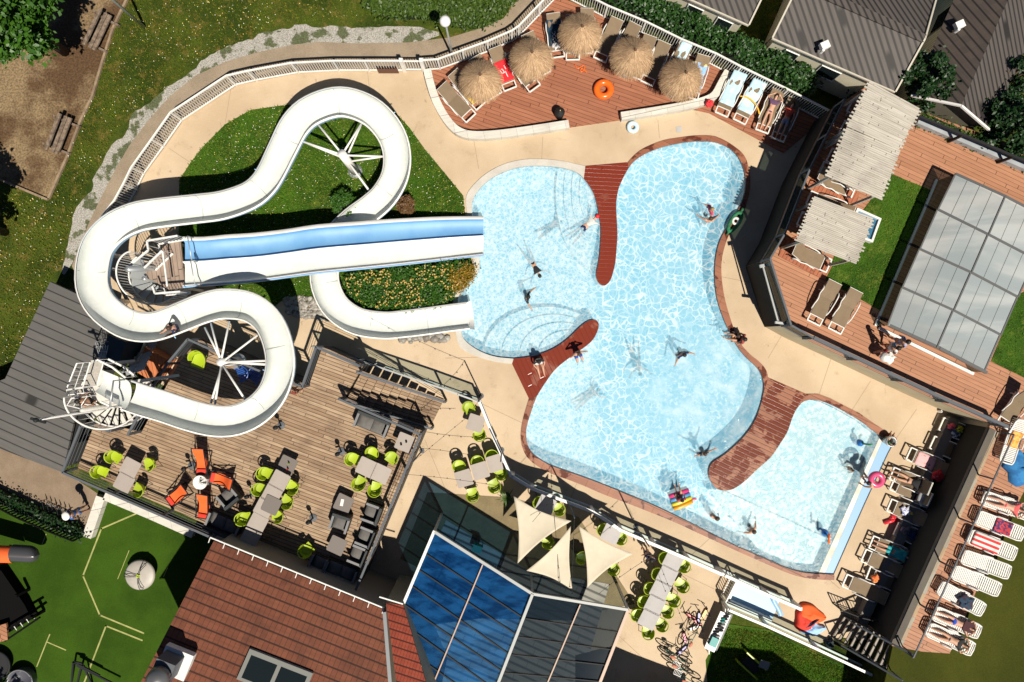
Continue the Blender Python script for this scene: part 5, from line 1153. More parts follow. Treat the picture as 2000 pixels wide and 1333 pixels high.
clump('beach_bag', 'black bag beside the orange and blue heap at the top of the garden stairs', 'bag', 1619, 1255, 0, .24, cloth('bag_fabric', (.03,.04,.045), (.1,.3,.35), 7, (.6,.64)), .3)
clump('lotion_bottle', 'tiny white bottle with dark cap standing alone on the paving', 'bottle', 1834, 803, 0, .08, m_white, .2)
clump('float_toy', 'red cross shaped inflatable toy on the paving left of the shaded loungers', 'pool float', 1744, 1012, 0, .2, pmat('red_vinyl', (.8,.04,.06), .3), .14)
g = MB().tube([P(1727,1022,.08), P(1752,1014,.1)], .09, 8).tube([P(1744,1005,.1), P(1757,1020,.1)], .08, 8); tag(g.build('float_toy', bpy.data.materials['red_vinyl'], None, True), 'two red inflatable arms lying across each other beside a shaded lounger', 'pool float')
tp = thing('towel_heap', 'big crumpled orange, red and light blue inflatable boat lying near the garden stairs', 'inflatable boat', P(1578, 1212, 0))
def blob(px, py, z, rx, ry, rz_, mat, nm, par, amp=.18, hh=.28):
    c = P(px, py, z); sd = random.random() * 9
    MB().grid(lambda u, v: c + rotz((rx * math.cos(2 * PI * u) * math.sin(PI * v / 2 + .01) * (1 + amp * math.sin(6 * PI * u + sd)), ry * math.sin(2 * PI * u) * math.sin(PI * v / 2) * (1 + amp * math.cos(4 * PI * u + sd)), hh * math.cos(PI * v / 2) ** .6 * (1 + .5 * amp * math.sin(9 * u + 7 * v))), rz_), 28, 8).build(nm, mat, par, True, True)
blob(1580, 1198, .0, .68, .42, -.2, m_or, 'orange_panel', tp); blob(1569, 1213, .02, .45, .5, .2, m_or2, 'red_panel', tp); blob(1584, 1226, .03, .55, .3, .1, cloth('boat_blue', (.20,.40,.72), (.35,.55,.8), 3), 'blue_panel', tp, .3, .22); blob(1582, 1214, .03, .5, .1, .5, m_nav, 'dark_seam', tp, .2, .3)
o = clump('tarpaulin', 'rumpled blue tarpaulin at the right edge beside the orange towel lounger', 'tarpaulin', 1993, 912, ZU, .75, cloth('blue_tarp', (.02,.14,.36), (.03,.2,.45), 2), .35)

# ---- thatched parasols
def parasol_proto():
    r_ = thing('thatched_parasol', 'x', 'parasol'); t = NT('straw'); rn = t.n('NewGeometry').outputs['Random Per Island']
    ms = t.done(t.n('BsdfPrincipled', {'Base Color': t.mix(rn, (.62, .42, .25), (.25, .15, .075)), 'Roughness': .9}).outputs[0])
    MB().lathe([(0, 2.42), (.3, 2.22), (.62, 1.98), (.86, 1.72)], 24).build('thatch_backing', pmat('dark_thatch', (.10, .065, .03), .95), r_)  # even dark brown cone under the straw strands
    vs = []; fs = []
    for lay, (r0, r1, n, zo) in enumerate(((.02, .32, 320, .05), (.14, .52, 520, .04), (.30, .70, 700, .03), (.48, .86, 800, .02), (.62, 1.0, 900, 0))):
        for i in range(n):
            a = random.uniform(0, 2 * PI); b = a + random.uniform(-.1, .1); ra = r0 + random.uniform(-.03, .05); rb = r1 * random.uniform(.9, 1.04); w_ = random.uniform(.006, .012)
            z0 = 2.47 - ra * .80 + zo + random.uniform(0, .03); z1 = 2.44 - rb * .84 + zo + random.uniform(-.04, .06); k = len(vs)
            p = Vector((ra * math.cos(a), ra * math.sin(a), z0)); q = Vector((rb * math.cos(b), rb * math.sin(b), z1)); t_ = Vector((-math.sin(a), math.cos(a), 0)) * w_
            vs += [p - t_, p + t_, q + t_ * .4, q - t_ * .4]; fs.append((k, k + 1, k + 2, k + 3))
    MB().add(vs, fs).build('thatch', ms, r_)
    MB().lathe([(0, 2.56), (.05, 2.56), (.07, 2.5), (.07, 2.44)], 12).build('finial', pmat('finial_wood', (.12, .06, .03), .7), r_)
    MB().tube([(0, 0, 0), (0, 0, 2.4)], .045, 8).build('pole', m_pslat, r_); MB().lathe([(0, .1), (.25, .08), (.27, 0)], 16).build('base', m_anth, r_)
    return r_
PP, PU = parasol_proto(), [False]
for i, (x, y, lab) in enumerate([(938,148,'leftmost of the five thatched straw parasols'), (1039,104,'second thatched straw parasol from the left, beside the red towel'), (1137,54,'third and topmost thatched straw parasol, right of the navy towel'), (1240,100,'fourth thatched straw parasol from the left, with a dark gap in its thatch'), (1339,144,'rightmost thatched straw parasol, next to the stone wall bend')]):
    spawn(PP, PU, (P(x, y, 2.4).x, P(x, y, 2.4).y, DZ), i * 1.3, lab, 'thatched parasols on the timber sun deck')
# ---- street lamp
lp = thing('globe_lamp', 'tall grey lamp post with a white globe behind the white railing', 'street lamp', P(885, 120, 0))
b0 = P(884, 112, 0); tp_ = P(863, 34, 3.6); pole_t = Vector((b0.x, b0.y, 3.35))
MB().tube([(b0.x, b0.y, 0), (b0.x, b0.y, 1.0), (b0.x, b0.y, 3.35)], [.06, .05, .04], 10).build('lamp_post', m_steel, lp, True, True)
MB().lathe([(.05, -.06), (.09, 0), (.03, .04)], 12, pole_t).build('globe_collar', pmat('copper_tone', (.35,.18,.1), .5), lp, True, True); MB().ell(pole_t + Vector((0, 0, .24)), (.23, .23, .23), 24, 16).build('globe', pmat('opal_globe', (.75,.75,.75), .3), lp, True, True)
b0 = P(284, 55, 0); t0 = P(205, -8, 6); o = tag(MB().tube([b0, (b0.x, b0.y, 3), (b0.x, b0.y, 7)], [.07, .06, .05], 10).build('utility_pole', m_steel, None, True), 'thin grey pole rising out of the frame at the top left lawn', 'pole')
# ---- benches
def bench(a_, b_, label):
    A, B = P(*a_, .4), P(*b_, .4); c = (A + B) / 2; an = math.atan2(B.y - A.y, B.x - A.x); L = (B - A).length
    m_ = pmat('weathered_log', (.24, .18, .13), .9, (.10, .07, .05), 6, .9, fine=.3)
    r_ = thing('park_bench', label, 'bench', (c.x, c.y, 0), an)
    for y in (-.2, 0): MB().beam((-L / 2, y, .42), (L / 2, y, .42), .16, .08).build('seat_plank', m_, r_)
    MB().beam((-L / 2, .17, .62), (L / 2, .17, .62), .14, .1).build('backrest', m_, r_)
    for x in (-L * .38, L * .38): MB().beam((x, -.55, .1), (x, .28, .1), .1, .16).beam((x, .2, .1), (x, .3, .75), .09, .09).beam((x, -.12, .1), (x, -.12, .4), .1, .1).build('leg', m_, r_)
bench((176,95), (208,27), 'weathered log bench on the brown dirt near the top left tree'); bench((103,298), (130,228), 'weathered log bench on the dirt, the lower of the two')
# ---- lime chairs
def chair_proto():
    r_ = thing('lime_chair', 'x', 'chair'); g = MB()      # faces +x
    def shell(u, v):       # u around -1..1, v height
        a = PI + (u - .5) * 2 * R(118); return a
    g.grid(lambda u, v: Vector((.25 * (1 - 2 * u) if False else (-.22 + .48 * u), (v - .5) * .46 * (1 - .12 * (1 - u)), .44 - .02 * math.sin(PI * v) - .02 * math.sin(PI * u))), 8, 8)
    g.build('seat', m_lime, r_, True)
    g = MB(); vs = []; fs = []; nu, nv = 36, 6
    for i in range(nu + 1):
        u = i / nu; a = PI + (u - .5) * 2 * R(112); t_ = abs(u - .5) * 2; h_ = .36 * (1 - t_ ** 3 * .45)
        for j in range(nv + 1):
            v = j / nv; rx = .25 + .07 * v; ry = .245 + .06 * v; vs.append(((rx * math.cos(a) * .98 - .02 * v), ry * math.sin(a), .43 + h_ * v))
    for i in range(nu):
        for j in range(nv):
            if abs(i + .5 - nu / 2) < 5 and j in (3, 4): continue
            fs.append((i * (nv + 1) + j, (i + 1) * (nv + 1) + j, (i + 1) * (nv + 1) + j + 1, i * (nv + 1) + j + 1))
    o = g.add(vs, fs).build('backrest', m_lime, r_, True); s_ = o.modifiers.new('t', 'SOLIDIFY'); s_.thickness = .02
    for x, y in ((.2, .2), (.2, -.2), (-.2, .2), (-.2, -.2)): MB().tube([(x * .8, y * .8, .43), (x * 1.35, y * 1.3, 0)], .013, 6).build('leg', m_leg, r_)
    return r_
CP, CU = chair_proto(), [False]
def chair(px, py, tx, ty, label, z=0., grp=None):
    p = P(px, py, z + .55); q = P(tx, ty, z + .55); a = math.atan2(q.y - p.y, q.x - p.x)
    return spawn(CP, CU, (p.x, p.y, z), a + random.uniform(-.12, .12), label, grp or 'lime green tub chairs')
def table_proto(mat, nm, s_=.37, n=6, h=.74, cat='table'):
    r_ = thing(nm, 'x', cat); pts = []
    for cx, cy_, a0 in ((1, 1, 0), (-1, 1, 90), (-1, -1, 180), (1, -1, 270)):
        for k in range(n + 1): a = R(a0 + 90 * k / n); pts.append((cx * (s_ - .06) + .06 * math.cos(a), cy_ * (s_ - .06) + .06 * math.sin(a)))
    MB().prism(pts, h - .03, h).build('table_top', mat, r_); MB().tube([(0, 0, .02), (0, 0, h - .03)], .035, 8).build('pedestal', m_leg, r_)
    MB().beam((-.28, 0, .02), (.28, 0, .02), .06, .03).beam((0, -.28, .023), (0, .28, .023), .06, .03).build('foot', m_leg, r_); return r_
TP = {'t': (table_proto(m_top, 'square_table'), [False]), 'w': (table_proto(m_wtop, 'square_table', .40), [False]), 'd': (table_proto(m_dtop, 'low_table', .36, h=.45), [False])}
def table(k, px, py, rot, label, z=0.):
    h = .45 if k == 'd' else .74; p = P(px, py, z + h); return spawn(TP[k][0], TP[k][1], (p.x, p.y, z), R(rot), label, {'t': 'beige square tables', 'w': 'pale square tables of the long row', 'd': 'low taupe tables'}[k])
T = ZT
for x, y, tx, ty, lab in [
    (223,893,255,915,'lime chair at the upper left of the small table by the terrace corner'), (196,922,242,943,'lime chair left of the small table, closest to the terrace corner'),
    (291,907,255,915,'lime chair at the upper right of the small corner table'), (270,957,242,943,'lime chair at the lower right of the small corner table'),
    (518,925,546,938,'lime chair at the upper left of the long terrace table row'), (508,956,531,964,'lime chair with a red item on its seat, left of the long terrace table row'),
    (476,1013,505,1010,'lime chair left of the long row next to the dark sofa'), (571,952,546,938,'lime chair upper right of the long terrace table row'),
    (560,980,531,964,'lime chair right of the long terrace table row, second down'), (541,1008,512,1005,'lime chair right of the lower end of the long terrace table row'),
    (689,897,716,913,'lime chair left of the double table near the middle right of the terrace'), (727,886,720,913,'lime chair above the double table'),
    (765,895,748,920,'lime chair at the upper right of the double table'), (702,944,714,920,'lime chair below the double table, left one'), (733,955,740,930,'lime chair below the double table, right one'),
    (598,1075,622,1060,'single lime chair beside the brown roof eave and the black armchair')]: chair(x, y, tx, ty, lab, T)
for x, y, r_, lab in [(254,914,-28,'beige table of the corner pair, upper one'), (242,943,-28,'beige table of the corner pair, lower one'), (546,939,-28,'topmost beige table of the long terrace row'), (531,966,-28,'second beige table of the long terrace row'),
    (516,992,-28,'third beige table of the long terrace row, partly under a taupe tray'), (503,1022,-28,'fourth beige table of the long terrace row'), (489,1050,-28,'lowest beige table of the long terrace row, at the eave'),
    (715,913,-25,'left half of the double beige table'), (744,926,-25,'right half of the double beige table'), (791,865,-22,'lone beige table with two small cups at the terrace corner')]: table('t', x, y, r_, lab, T)
for x, y, lab in ((561,909,'low taupe table with a red and a green bottle'), (671,984,'low taupe table with a small white menu on it'), (658,1066,'low taupe table between the black armchairs and the sofa'), (530,987,'low taupe table pushed over the long table row')): table('d', x, y, -25, lab, T + (.32 if x == 530 else 0))
def bottle(px, py, z, mat, lab): 
    c = P(px, py, z); tag(MB().lathe([(0, 0), (.035, 0), (.035, .13), (.014, .18), (.014, .22), (0, .22)], 10, c).build('bottle', mat, None, True), lab, 'bottle')
bottle(563, 916, T + .45, pmat('red_glass', (.6,.01,.02), .2), 'small red bottle on the low taupe table'); bottle(565, 905, T + .45, pmat('green_glass', (.35,.5,.02), .2), 'small green bottle on the low taupe table')
for x, y, l in ((784,868,'left dark cup on the lone beige table'), (794,863,'right dark cup on the lone beige table')): tag(MB().lathe([(0, 0), (.035, 0), (.045, .09), (.035, .09), (.03, .02), (0, .02)], 12, P(x, y, T + .74)).build('cup', m_dark), l, 'cup')
tag(MB().box(P(668, 982, T + .46), (.13, .3, .015), R(-12)).build('menu_card', m_white), 'small white menu card on the low taupe table', 'menu')
# sides of ground level tables
for x, y, tx, ty, lab in [(916,797,929,827,'lime chair at the bend of the balustrade, facing the lone grey table'), (936,848,929,827,'lime chair below the lone table beside the balustrade'),
    (897,911,906,933,'leftmost lime chair above the three-table row by the pool'), (933,902,939,920,'middle lime chair above the three-table row by the pool'), (961,891,967,907,'right lime chair above the three-table row, against the balustrade'),
    (923,966,915,940,'lime chair below the left end of the three-table row'), (965,949,950,925,'lime chair below the right end of the three-table row'), (978,924,960,910,'lime chair half hidden under the right end of the three-table row'),
    (1054,981,1067,985,'lime chair left of the octagonal pale table under the sails'), (1090,994,1072,990,'lime chair right of the octagonal pale table'), (1069,1058,1050,1040,'lime chair in the gap between the two left shade sails'),
    (1178,1034,1194,1044,'lime chair left of the pale table at the third sail'), (1210,1050,1194,1044,'lime chair right of the pale table at the third sail'), (1137,1089,1160,1085,'lime chair peeking out left of the right sail'), (1196,1110,1170,1095,'lime chair peeking out below the right sail'),
    (1298,1089,1315,1095,'topmost lime chair left of the long pale table row'), (1284,1120,1304,1126,'second lime chair left of the long pale table row'), (1269,1148,1290,1155,'third lime chair left of the long pale table row'), (1257,1174,1279,1183,'fourth lime chair left of the long pale table row'), (1244,1200,1268,1209,'fifth lime chair left of the long pale table row'),
    (1265,1233,1270,1212,'lime chair at the lower head of the long pale table row'), (1333,1104,1315,1097,'topmost lime chair right of the long pale table row'), (1331,1143,1306,1130,'large looking lime chair standing back on the right of the long row'), (1314,1171,1292,1160,'third lime chair right of the long pale table row'), (1301,1193,1280,1186,'fourth lime chair right of the long pale table row'), (1290,1219,1268,1212,'fifth lime chair right of the long pale table row')]: chair(x, y, tx, ty, lab, 0)
for x, y, r_, lab in [(929,827,-18,'lone beige table beside the balustrade bend'), (906,935,17,'left table of the three-table row by the pool'), (938,920,17,'middle table of the three-table row by the pool'), (968,905,17,'right table of the three-table row by the pool')]: table('t', x, y, r_, lab, 0)
for x, y, r_, lab in [(1315,1096,-27,'topmost pale table of the long row below the balustrade'), (1303,1125,-27,'second pale table of the long row'), (1290,1153,-27,'middle pale table of the long row'), (1279,1182,-27,'fourth pale table of the long row'), (1267,1210,-27,'lowest pale table of the long row'), (1066,988,-25,'pale table between two chairs above the left sail'), (1194,1043,-25,'pale table above the right sail')]: table('w', x, y, r_, lab, 0)
# big armchair and blue chairs
o = chair(388, 704, 380, 730, 'single lime armchair alone on the upper left terrace beside the slide support', T); o.scale = (1.3, 1.3, 1.15)
m_bluec = pmat('blue_plastic', (.02, .09, .35), .35)
for (x, y, r_, lab) in ((474,731,200,'blue plastic armchair beside the slide support on the terrace'), (497,735,230,'second blue plastic armchair, further under the slide')):
    p = P(x, y, T + .5); r0_ = thing('blue_chair', lab, 'chair', (p.x, p.y, T), R(r_), 'blue plastic armchairs on the terrace')
    g = MB()
    for i in range(7): g.beam((-.22, -.24 + i * .08, .42), (.24, -.24 + i * .08, .42), .05, .02)
    g.build('seat', m_bluec, r0_); g = MB()
    for i in range(9): a = PI + (i - 4) * .22; g.beam((.24 * math.cos(a), .26 * math.sin(a), .44), (.36 * math.cos(a), .32 * math.sin(a), .85), .045, .015)
    g.tube([(.37 * math.cos(PI + (i - 6) * .16), .33 * math.sin(PI + (i - 6) * .16), .86) for i in range(13)], .02, 6); g.build('backrest', m_bluec, r0_)
    for s_ in (-1, 1): MB().tube([(-.2, s_ * .3, .64), (.22, s_ * .3, .64), (.24, s_ * .27, 0)], .022, 6).build('armrest', m_bluec, r0_)
    for s_ in (-1, 1): MB().tube([(-.2, s_ * .25, .42), (-.26, s_ * .28, 0)], .02, 6).build('leg', m_bluec, r0_)
# teal chair
p = P(932, 1072, .5); tc = thing('teal_chair', 'small teal chair in the shade next to the blue glass roof', 'chair', (p.x, p.y, 0), R(-20)); mt_ = pmat('teal_plastic', (.01, .22, .18), .4)
MB().box((0, 0, .44), (.42, .4, .03)).build('seat', mt_, tc); MB().box((0, .22, .66), (.42, .03, .4)).build('backrest', mt_, tc)
for x, y in ((-.18, -.18), (.18, -.18), (-.18, .2), (.18, .2)): MB().tube([(x, y, 0), (x, y, .44)], .015, 6).build('leg', mt_, tc)
# deck chairs
def deck_proto():
    r_ = thing('deck_chair', 'x', 'deck chair')
    MB().grid(lambda u, v: Vector((-.5 + 1.1 * u, (v - .5) * .46, .34 - .22 * math.sin(PI * min(1, u * 1.15)) + .46 * u)), 12, 4).build('canvas', m_or, r_, True)
    MB().grid(lambda u, v: Vector((-.50 + .16 * u, (v - .5) * .40, .385 + .01 * math.sin(PI * u) - .02 * u)), 3, 4).build('head_pad', m_or2, r_, True)
    for s_ in (-1, 1):
        MB().beam((-.55, s_ * .26, .36), (.62, s_ * .26, .84), .035, .035).build('side_rail', m_dark, r_); MB().beam((.42, s_ * .29, 0), (-.5, s_ * .29, .42), .035, .035).build('side_rail', m_dark, r_); MB().beam((-.32, s_ * .31, 0), (.3, s_ * .31, .72), .03, .03).build('side_rail', m_dark, r_)
    MB().beam((.62, -.28, .84), (.62, .28, .84), .035, .035).build('cross_rail', m_dark, r_); MB().beam((-.52, -.28, .38), (-.52, .28, .38), .035, .035).build('cross_rail', m_dark, r_); MB().beam((.42, -.3, .03), (.42, .3, .03), .03, .03).build('cross_rail', m_dark, r_)
    return r_
DP, DU = deck_proto(), [False]
for x, y, a, lab in ((393,902,88,'orange deck chair above the round white table'), (433,938,-14,'orange deck chair right of the round white table, seen nearly upright'), (347,968,37,'orange deck chair at the lower left of the round white table'), (398,990,80,'orange deck chair below the round white table, nearest the railing')):
    p = P(x, y, T + .4); spawn(DP, DU, (p.x, p.y, T), R(a), lab, 'orange deck chairs round the white table')
rt = thing('round_table', 'round white table among the orange deck chairs', 'table', P(390, 943, T)); p = P(390, 943, T + .6); rt.location = (p.x, p.y, T)
MB().lathe([(0, .6), (.3, .6), (.31, .58), (.3, .57), (0, .57)], 28).build('table_top', m_white, rt); MB().tube([(0, 0, 0), (0, 0, .57)], .04, 8).build('pedestal', m_white, rt)
tag(MB().box(P(402, 938, T + .3), (.35, .3, .6), R(-20)).build('drinks_crate', m_wtop), 'pale box standing half behind the round white table', 'box')
# armchairs and sofas
def sofa_proto(w_, nseat, nm, cat):
    r_ = thing(nm, 'x', cat)
    MB().box((0, 0, .17), (.66, w_, .26)).build('base', m_rattan, r_); MB().box((-.33, 0, .40), (.12, w_, .66)).build('backrest', m_rattan, r_)
    for s_ in (-1, 1): MB().box((.02, s_ * (w_ / 2 - .04), .38), (.64, .08, .44)).build('arm', m_rattan, r_); MB().box((.02, s_ * (w_ / 2 - .04), .61), (.66, .1, .025)).build('armrest', m_arm, r_)
    cw = (w_ - .2) / nseat
    for i in range(nseat):
        y0 = -(w_ - .2) / 2 + cw * (i + .5)
        MB().grid(lambda u, v: Vector((-.26 + .56 * u, y0 + (v - .5) * (cw - .02), .31 + .10 * (math.sin(PI * u) * math.sin(PI * v)) ** .35)), 8, 8).build('seat_cushion', m_cush, r_, True)
    return r_
AP, AU = sofa_proto(.78, 1, 'rattan_armchair', 'armchair'), [False]; SP, SU = sofa_proto(1.45, 2, 'rattan_sofa', 'sofa'), [False]
for x, y, a, lab in ((448,970,130,'black armchair behind the orange deck chairs'), (665,1021,72 + 180,'black armchair facing down near the menu table'), (727,1002,-20 + 180,'black armchair at the right railing, highest of three'), (715,1048,-22 + 180,'black armchair at the right railing, middle one, with a loose cushion'), (700,1083,-22 + 180,'black armchair at the right railing, lowest of three'), (622,1103,65,'black armchair with a tilted cushion beside the single lime chair')):
    p = P(x, y, T + .4); spawn(AP, AU, (p.x, p.y, T), R(a), lab, 'black rattan armchairs')
for x, y, a, lab in ((727,829,-112,'two-seat black sofa against the stair railing'), (437,1026,68,'two-seat black sofa left of the long table row at the lower railing'), (664,1118,68,'two-seat black sofa in the lower right terrace corner')):
    p = P(x, y, T + .4); spawn(SP, SU, (p.x, p.y, T), R(a), lab, 'black rattan sofas')
# small black stands
def stand_proto():
    r_ = thing('path_spotlight', 'x', 'spotlight'); MB().tube([(0, 0, 0), (0, 0, .95)], .03, 8).build('stem', m_dark, r_)
    MB().lathe([(0, 0), (.16, 0), (.17, .03), (.04, .06)], 14).build('base_plate', m_anth, r_); MB().lathe([(.02, .9), (.09, .86), (.1, .72), (.05, .66)], 12).build('lamp_head', m_dark, r_); MB().tube([(0, 0, .4), (.14, -.08, .52)], .035, 8).build('side_lamp', m_dark, r_); return r_
NP, NU = stand_proto(), [False]
for x, y, lab in ((545,833,'small black post lamp below the slide loop'), (664,884,'small black post lamp left of the double table'), (369,912,'small black post lamp left of the top orange deck chair'), (490,966,'small black post lamp left of the long terrace table row'), (608,1015,'small black post lamp in the lower middle of the terrace')): p = P(x, y, T + .3); spawn(NP, NU, (p.x, p.y, T), random.random() * 6, lab, 'small black post lamps on the terrace')
# ---- toys on the decks
m_rv = pmat('orange_vinyl', (.88, .16, .015), .22, (.88, .10, .02), 3, .5)
def ring(nm, label, cat, px, py, z, R_, r, mat, n=36): return tag(MB().torus(P(px, py, z + r), R_, r, n, 14).build(nm, mat, None, True), label, cat)
ring('swim_ring', 'large orange inflatable ring on the timber sun deck', 'swim ring', 1179, 175, DZ, .32, .155, m_rv)
ring('swim_ring', 'light blue swim ring with coloured dots beside the right stone wall', 'swim ring', 1236, 249, 0, .19, .10, cloth('dotted_vinyl', (.55,.75,.85), (.85,.55,.25), 7, (.62,.66)))
bn = thing('waste_bin', 'round black bin with a gold knob on the timber sun deck', 'bin', P(1092, 226, DZ)); MB().lathe([(0, .72), (.06, .7), (.10, .62), (.2, .56), (.23, .5), (.2, 0), (0, 0)], 18).build('bin_body', m_black, bn, True); MB().ell((0, 0, .73), (.035, .035, .03)).build('knob', pmat('brass', (.6,.45,.15), .3, metal=.8), bn, True)
tag(MB().tube(catmull([P(1123,126,.06), P(1128,134,.06), P(1140,128,.07), P(1141,137,.08), P(1134,140,.09), P(1136,134,.09), P(1147,142,.06)], .05), .022, 6).build('skipping_rope', m_rv, None, True), 'orange rope toy curled up on the timber sun deck', 'toy')
tag(MB().tube(catmull([P(1445,188,.5), P(1460,191,.52), P(1472,200,.5), P(1480,212,.5), P(1483,223,.45)], .1), .035, 8).build('pool_noodle', pmat('yellow_foam', (.85,.45,.02), .7), None, True), 'yellow pool noodle bent over the pale blue towel lounger', 'pool noodle')
tag(MB().box(P(1326,253,.005), (.26,.26,.02), .1).build('drain_cover', m_wtop), 'small square white cover in the paving above the main pool', 'drain cover')
for x, y, l in ((1080,129,'tiny brown sandal pair near the second parasol'),(1019,168,'tiny brown sandals beside the red towel lounger')): tag(MB().ell(P(x, y, .06), (.05,.1,.03)).ell(P(x + 4, y + 3, .06), (.05,.1,.03)).build('sandals', pmat('sandal_brown', (.1,.04,.02), .8), None, True), l, 'sandals')
# ---- shade sails
m_sail = pmat('sail_cloth', (.78, .70, .55), .85, (.72, .63, .48), 3, .5, trans=.28)
def sail(label, a_, b_, c_, za, zb, zc):
    A, B, C_ = P(*a_, za), P(*b_, zb), P(*c_, zc); ce_ = (A + B + C_) / 3; N = 20; idx = {}; vs = []; fs = []
    for i in range(N + 1):
        for j in range(N + 1 - i):
            u, v = i / N, j / N; w_ = 1 - u - v; p = A * w_ + B * u + C_ * v
            pull = .55 * (u * v * 4 * (1 if w_ < .5 else 1) * max(0, 1 - 3 * w_) + v * w_ * 4 * max(0, 1 - 3 * u) + w_ * u * 4 * max(0, 1 - 3 * v)) * .3
            p = p.lerp(ce_, pull); p.z -= .9 * u * v * w_ * 3; idx[i, j] = len(vs); vs.append(p)
    for i in range(N):
        for j in range(N - i):
            fs.append((idx[i, j], idx[i + 1, j], idx[i, j + 1]))
            if i + j < N - 1: fs.append((idx[i + 1, j], idx[i + 1, j + 1], idx[i, j + 1]))
    o = MB().add(vs, fs).build('shade_sail', m_sail, None, True); s_ = o.modifiers.new('t', 'SOLIDIFY'); s_.thickness = .01; tag(o, label, 'shade sail', 'cream shade sails')
sail('left cream shade sail, hung from the plant corner', (1003,969), (1116,1018), (1011,1101), 2.7, 2.9, 2.5)
sail('middle cream shade sail with the dark band across it', (1115,1028), (1118,1153), (1028,1115), 3.0, 2.6, 2.9)
sail('right cream shade sail nearest the long table row', (1130,1027), (1237,1082), (1147,1148), 2.9, 2.7, 2.5)
# ---- string lights
def string(label, pts, posts=()):
    r_ = thing('string_lights', label, 'string lights', P(*pts[0][:2], 0)); l = []
    for (x0, y0, z0), (x1, y1, z1) in zip(pts, pts[1:]):
        A, B = P(x0, y0, z0), P(x1, y1, z1)
        for k in range(14): u = k / 14; q = A.lerp(B, u); q.z -= .35 * 4 * u * (1 - u) * min(1, (A - B).length / 6); l.append(q)
    l.append(B); MB().tube(l, .009, 4).build('cable', m_dark, r_, world=True); g = MB(); acc = 0
    for a_, b_ in zip(l, l[1:]):
        acc += (b_ - a_).length
        if acc > .42: acc = 0; g.ell(b_ - Vector((0, 0, .05)), (.028, .028, .05), 6, 4)
    o = g.build('bulbs', m_dark, r_, world=True); o['kind'] = 'stuff'
def post(label, px, py, z, h): p = P(px, py, h); r_ = thing('light_post', label, 'post', (p.x, p.y, z)); MB().tube([(0, 0, 0), (0, 0, h - z)], [.035, .03], 8).build('pole', m_anth, r_, True); MB().lathe([(.12, 0), (.12, .03), (0, .03)], 10).build('foot_plate', m_anth, r_)
post('grey light post at the terrace corner holding two strings', 806, 903, 0, 3.0); post('grey light post at the bend of the balustrade by the round pool', 934, 785, 0, 3.0); post('light post in the middle of the shade sails', 1122, 1012, 0, 3.1); post('light post left of the top of the long table row', 1268, 1068, 0, 3.1); post('grey light post beside the octagonal table corner', 978, 902, 0, 3.1)
string('string lights from the terrace corner to the balustrade bend', [(806,903,3.0),(910,817,3.0),(934,785,3.0)]); string('string lights from the terrace edge over the three-table row', [(795,927,3.0),(975,950,3.0)]); string('string lights along the balustrade from the terrace steps to the bend', [(700,680,3.4),(934,785,3.0)])
string('short string lights from the terrace corner toward the left chair', [(817,875,2.9),(915,888,3.0)]); string('string lights across the octagonal table to the sail post', [(1040,1020,3.0),(1080,975,3.0),(1095,1150,3.0)]); string('string lights from the sail post to the long table row', [(1122,1012,3.1),(1118,1160,3.0)]); string('string lights from the glass roof up to the table row post', [(1170,1160,3.0),(1268,1090,3.1)]); string('string lights hanging over the long pale table row', [(1290,1105,3.1),(1345,1240,2.8)])
# ================================================================ vegetation
def leaf_mesh(C_, size, flat=.5):
    """C_: n x 3 centres -> quads"""
    n = len(C_); a = RNG.uniform(0, 2 * PI, n); tl = RNG.normal(0, flat, (n, 2)); s_ = RNG.uniform(.6, 1.3, n) * size
    ux = np.stack([np.cos(a), np.sin(a), tl[:, 0]], 1) * s_[:, None]; uy = np.stack([-np.sin(a), np.cos(a), tl[:, 1]], 1) * s_[:, None] * .6
    V = np.stack([C_ - ux, C_ - uy, C_ + ux, C_ + uy], 1).reshape(-1, 3)
    return V.tolist(), [(4 * i, 4 * i + 1, 4 * i + 2, 4 * i + 3) for i in range(n)]
def leafmat(name, a, b, spec=.4):
    t = NT(name); r_ = t.n('NewGeometry').outputs['Random Per Island']; c = t.mix(r_, a, b)
    p = t.n('BsdfPrincipled', {'Base Color': c, 'Roughness': .45, 'Specular IOR Level': spec}); tr = t.n('BsdfTranslucent', {0: c})
    return t.done(t.n('MixShader', {0: .25, 1: p.outputs[0], 2: tr.outputs[0]}).outputs[0])
m_leafA = leafmat('laurel_leaves', (.012, .045, .008), (.035, .11, .012), .6); m_leafB = leafmat('maple_leaves', (.025, .085, .008), (.06, .16, .012)); m_leafC = leafmat('dark_leaves', (.006, .028, .006), (.018, .06, .010))
m_leafD = leafmat('shrub_leaves', (.035, .075, .01), (.09, .15, .02)); m_leafE = leafmat('brown_leaves', (.12, .06, .02), (.22, .12, .05)); m_leafF = leafmat('ochre_leaves', (.20, .12, .01), (.38, .22, .02))
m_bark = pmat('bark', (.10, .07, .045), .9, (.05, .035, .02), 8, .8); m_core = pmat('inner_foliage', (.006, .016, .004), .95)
def crown_pts(c, r, n, nclump=40, cl=.28, hollow=.55):
    out = []
    for k in range(nclump):
        u = RNG.normal(0, 1, 3); u /= np.linalg.norm(u); rr = RNG.uniform(hollow, 1.0); cc = np.array(c) + u * rr * np.array(r)
        out.append(cc + RNG.normal(0, cl * .5, (n // nclump, 3)) * np.array(r) * .75)
    return np.concatenate(out)
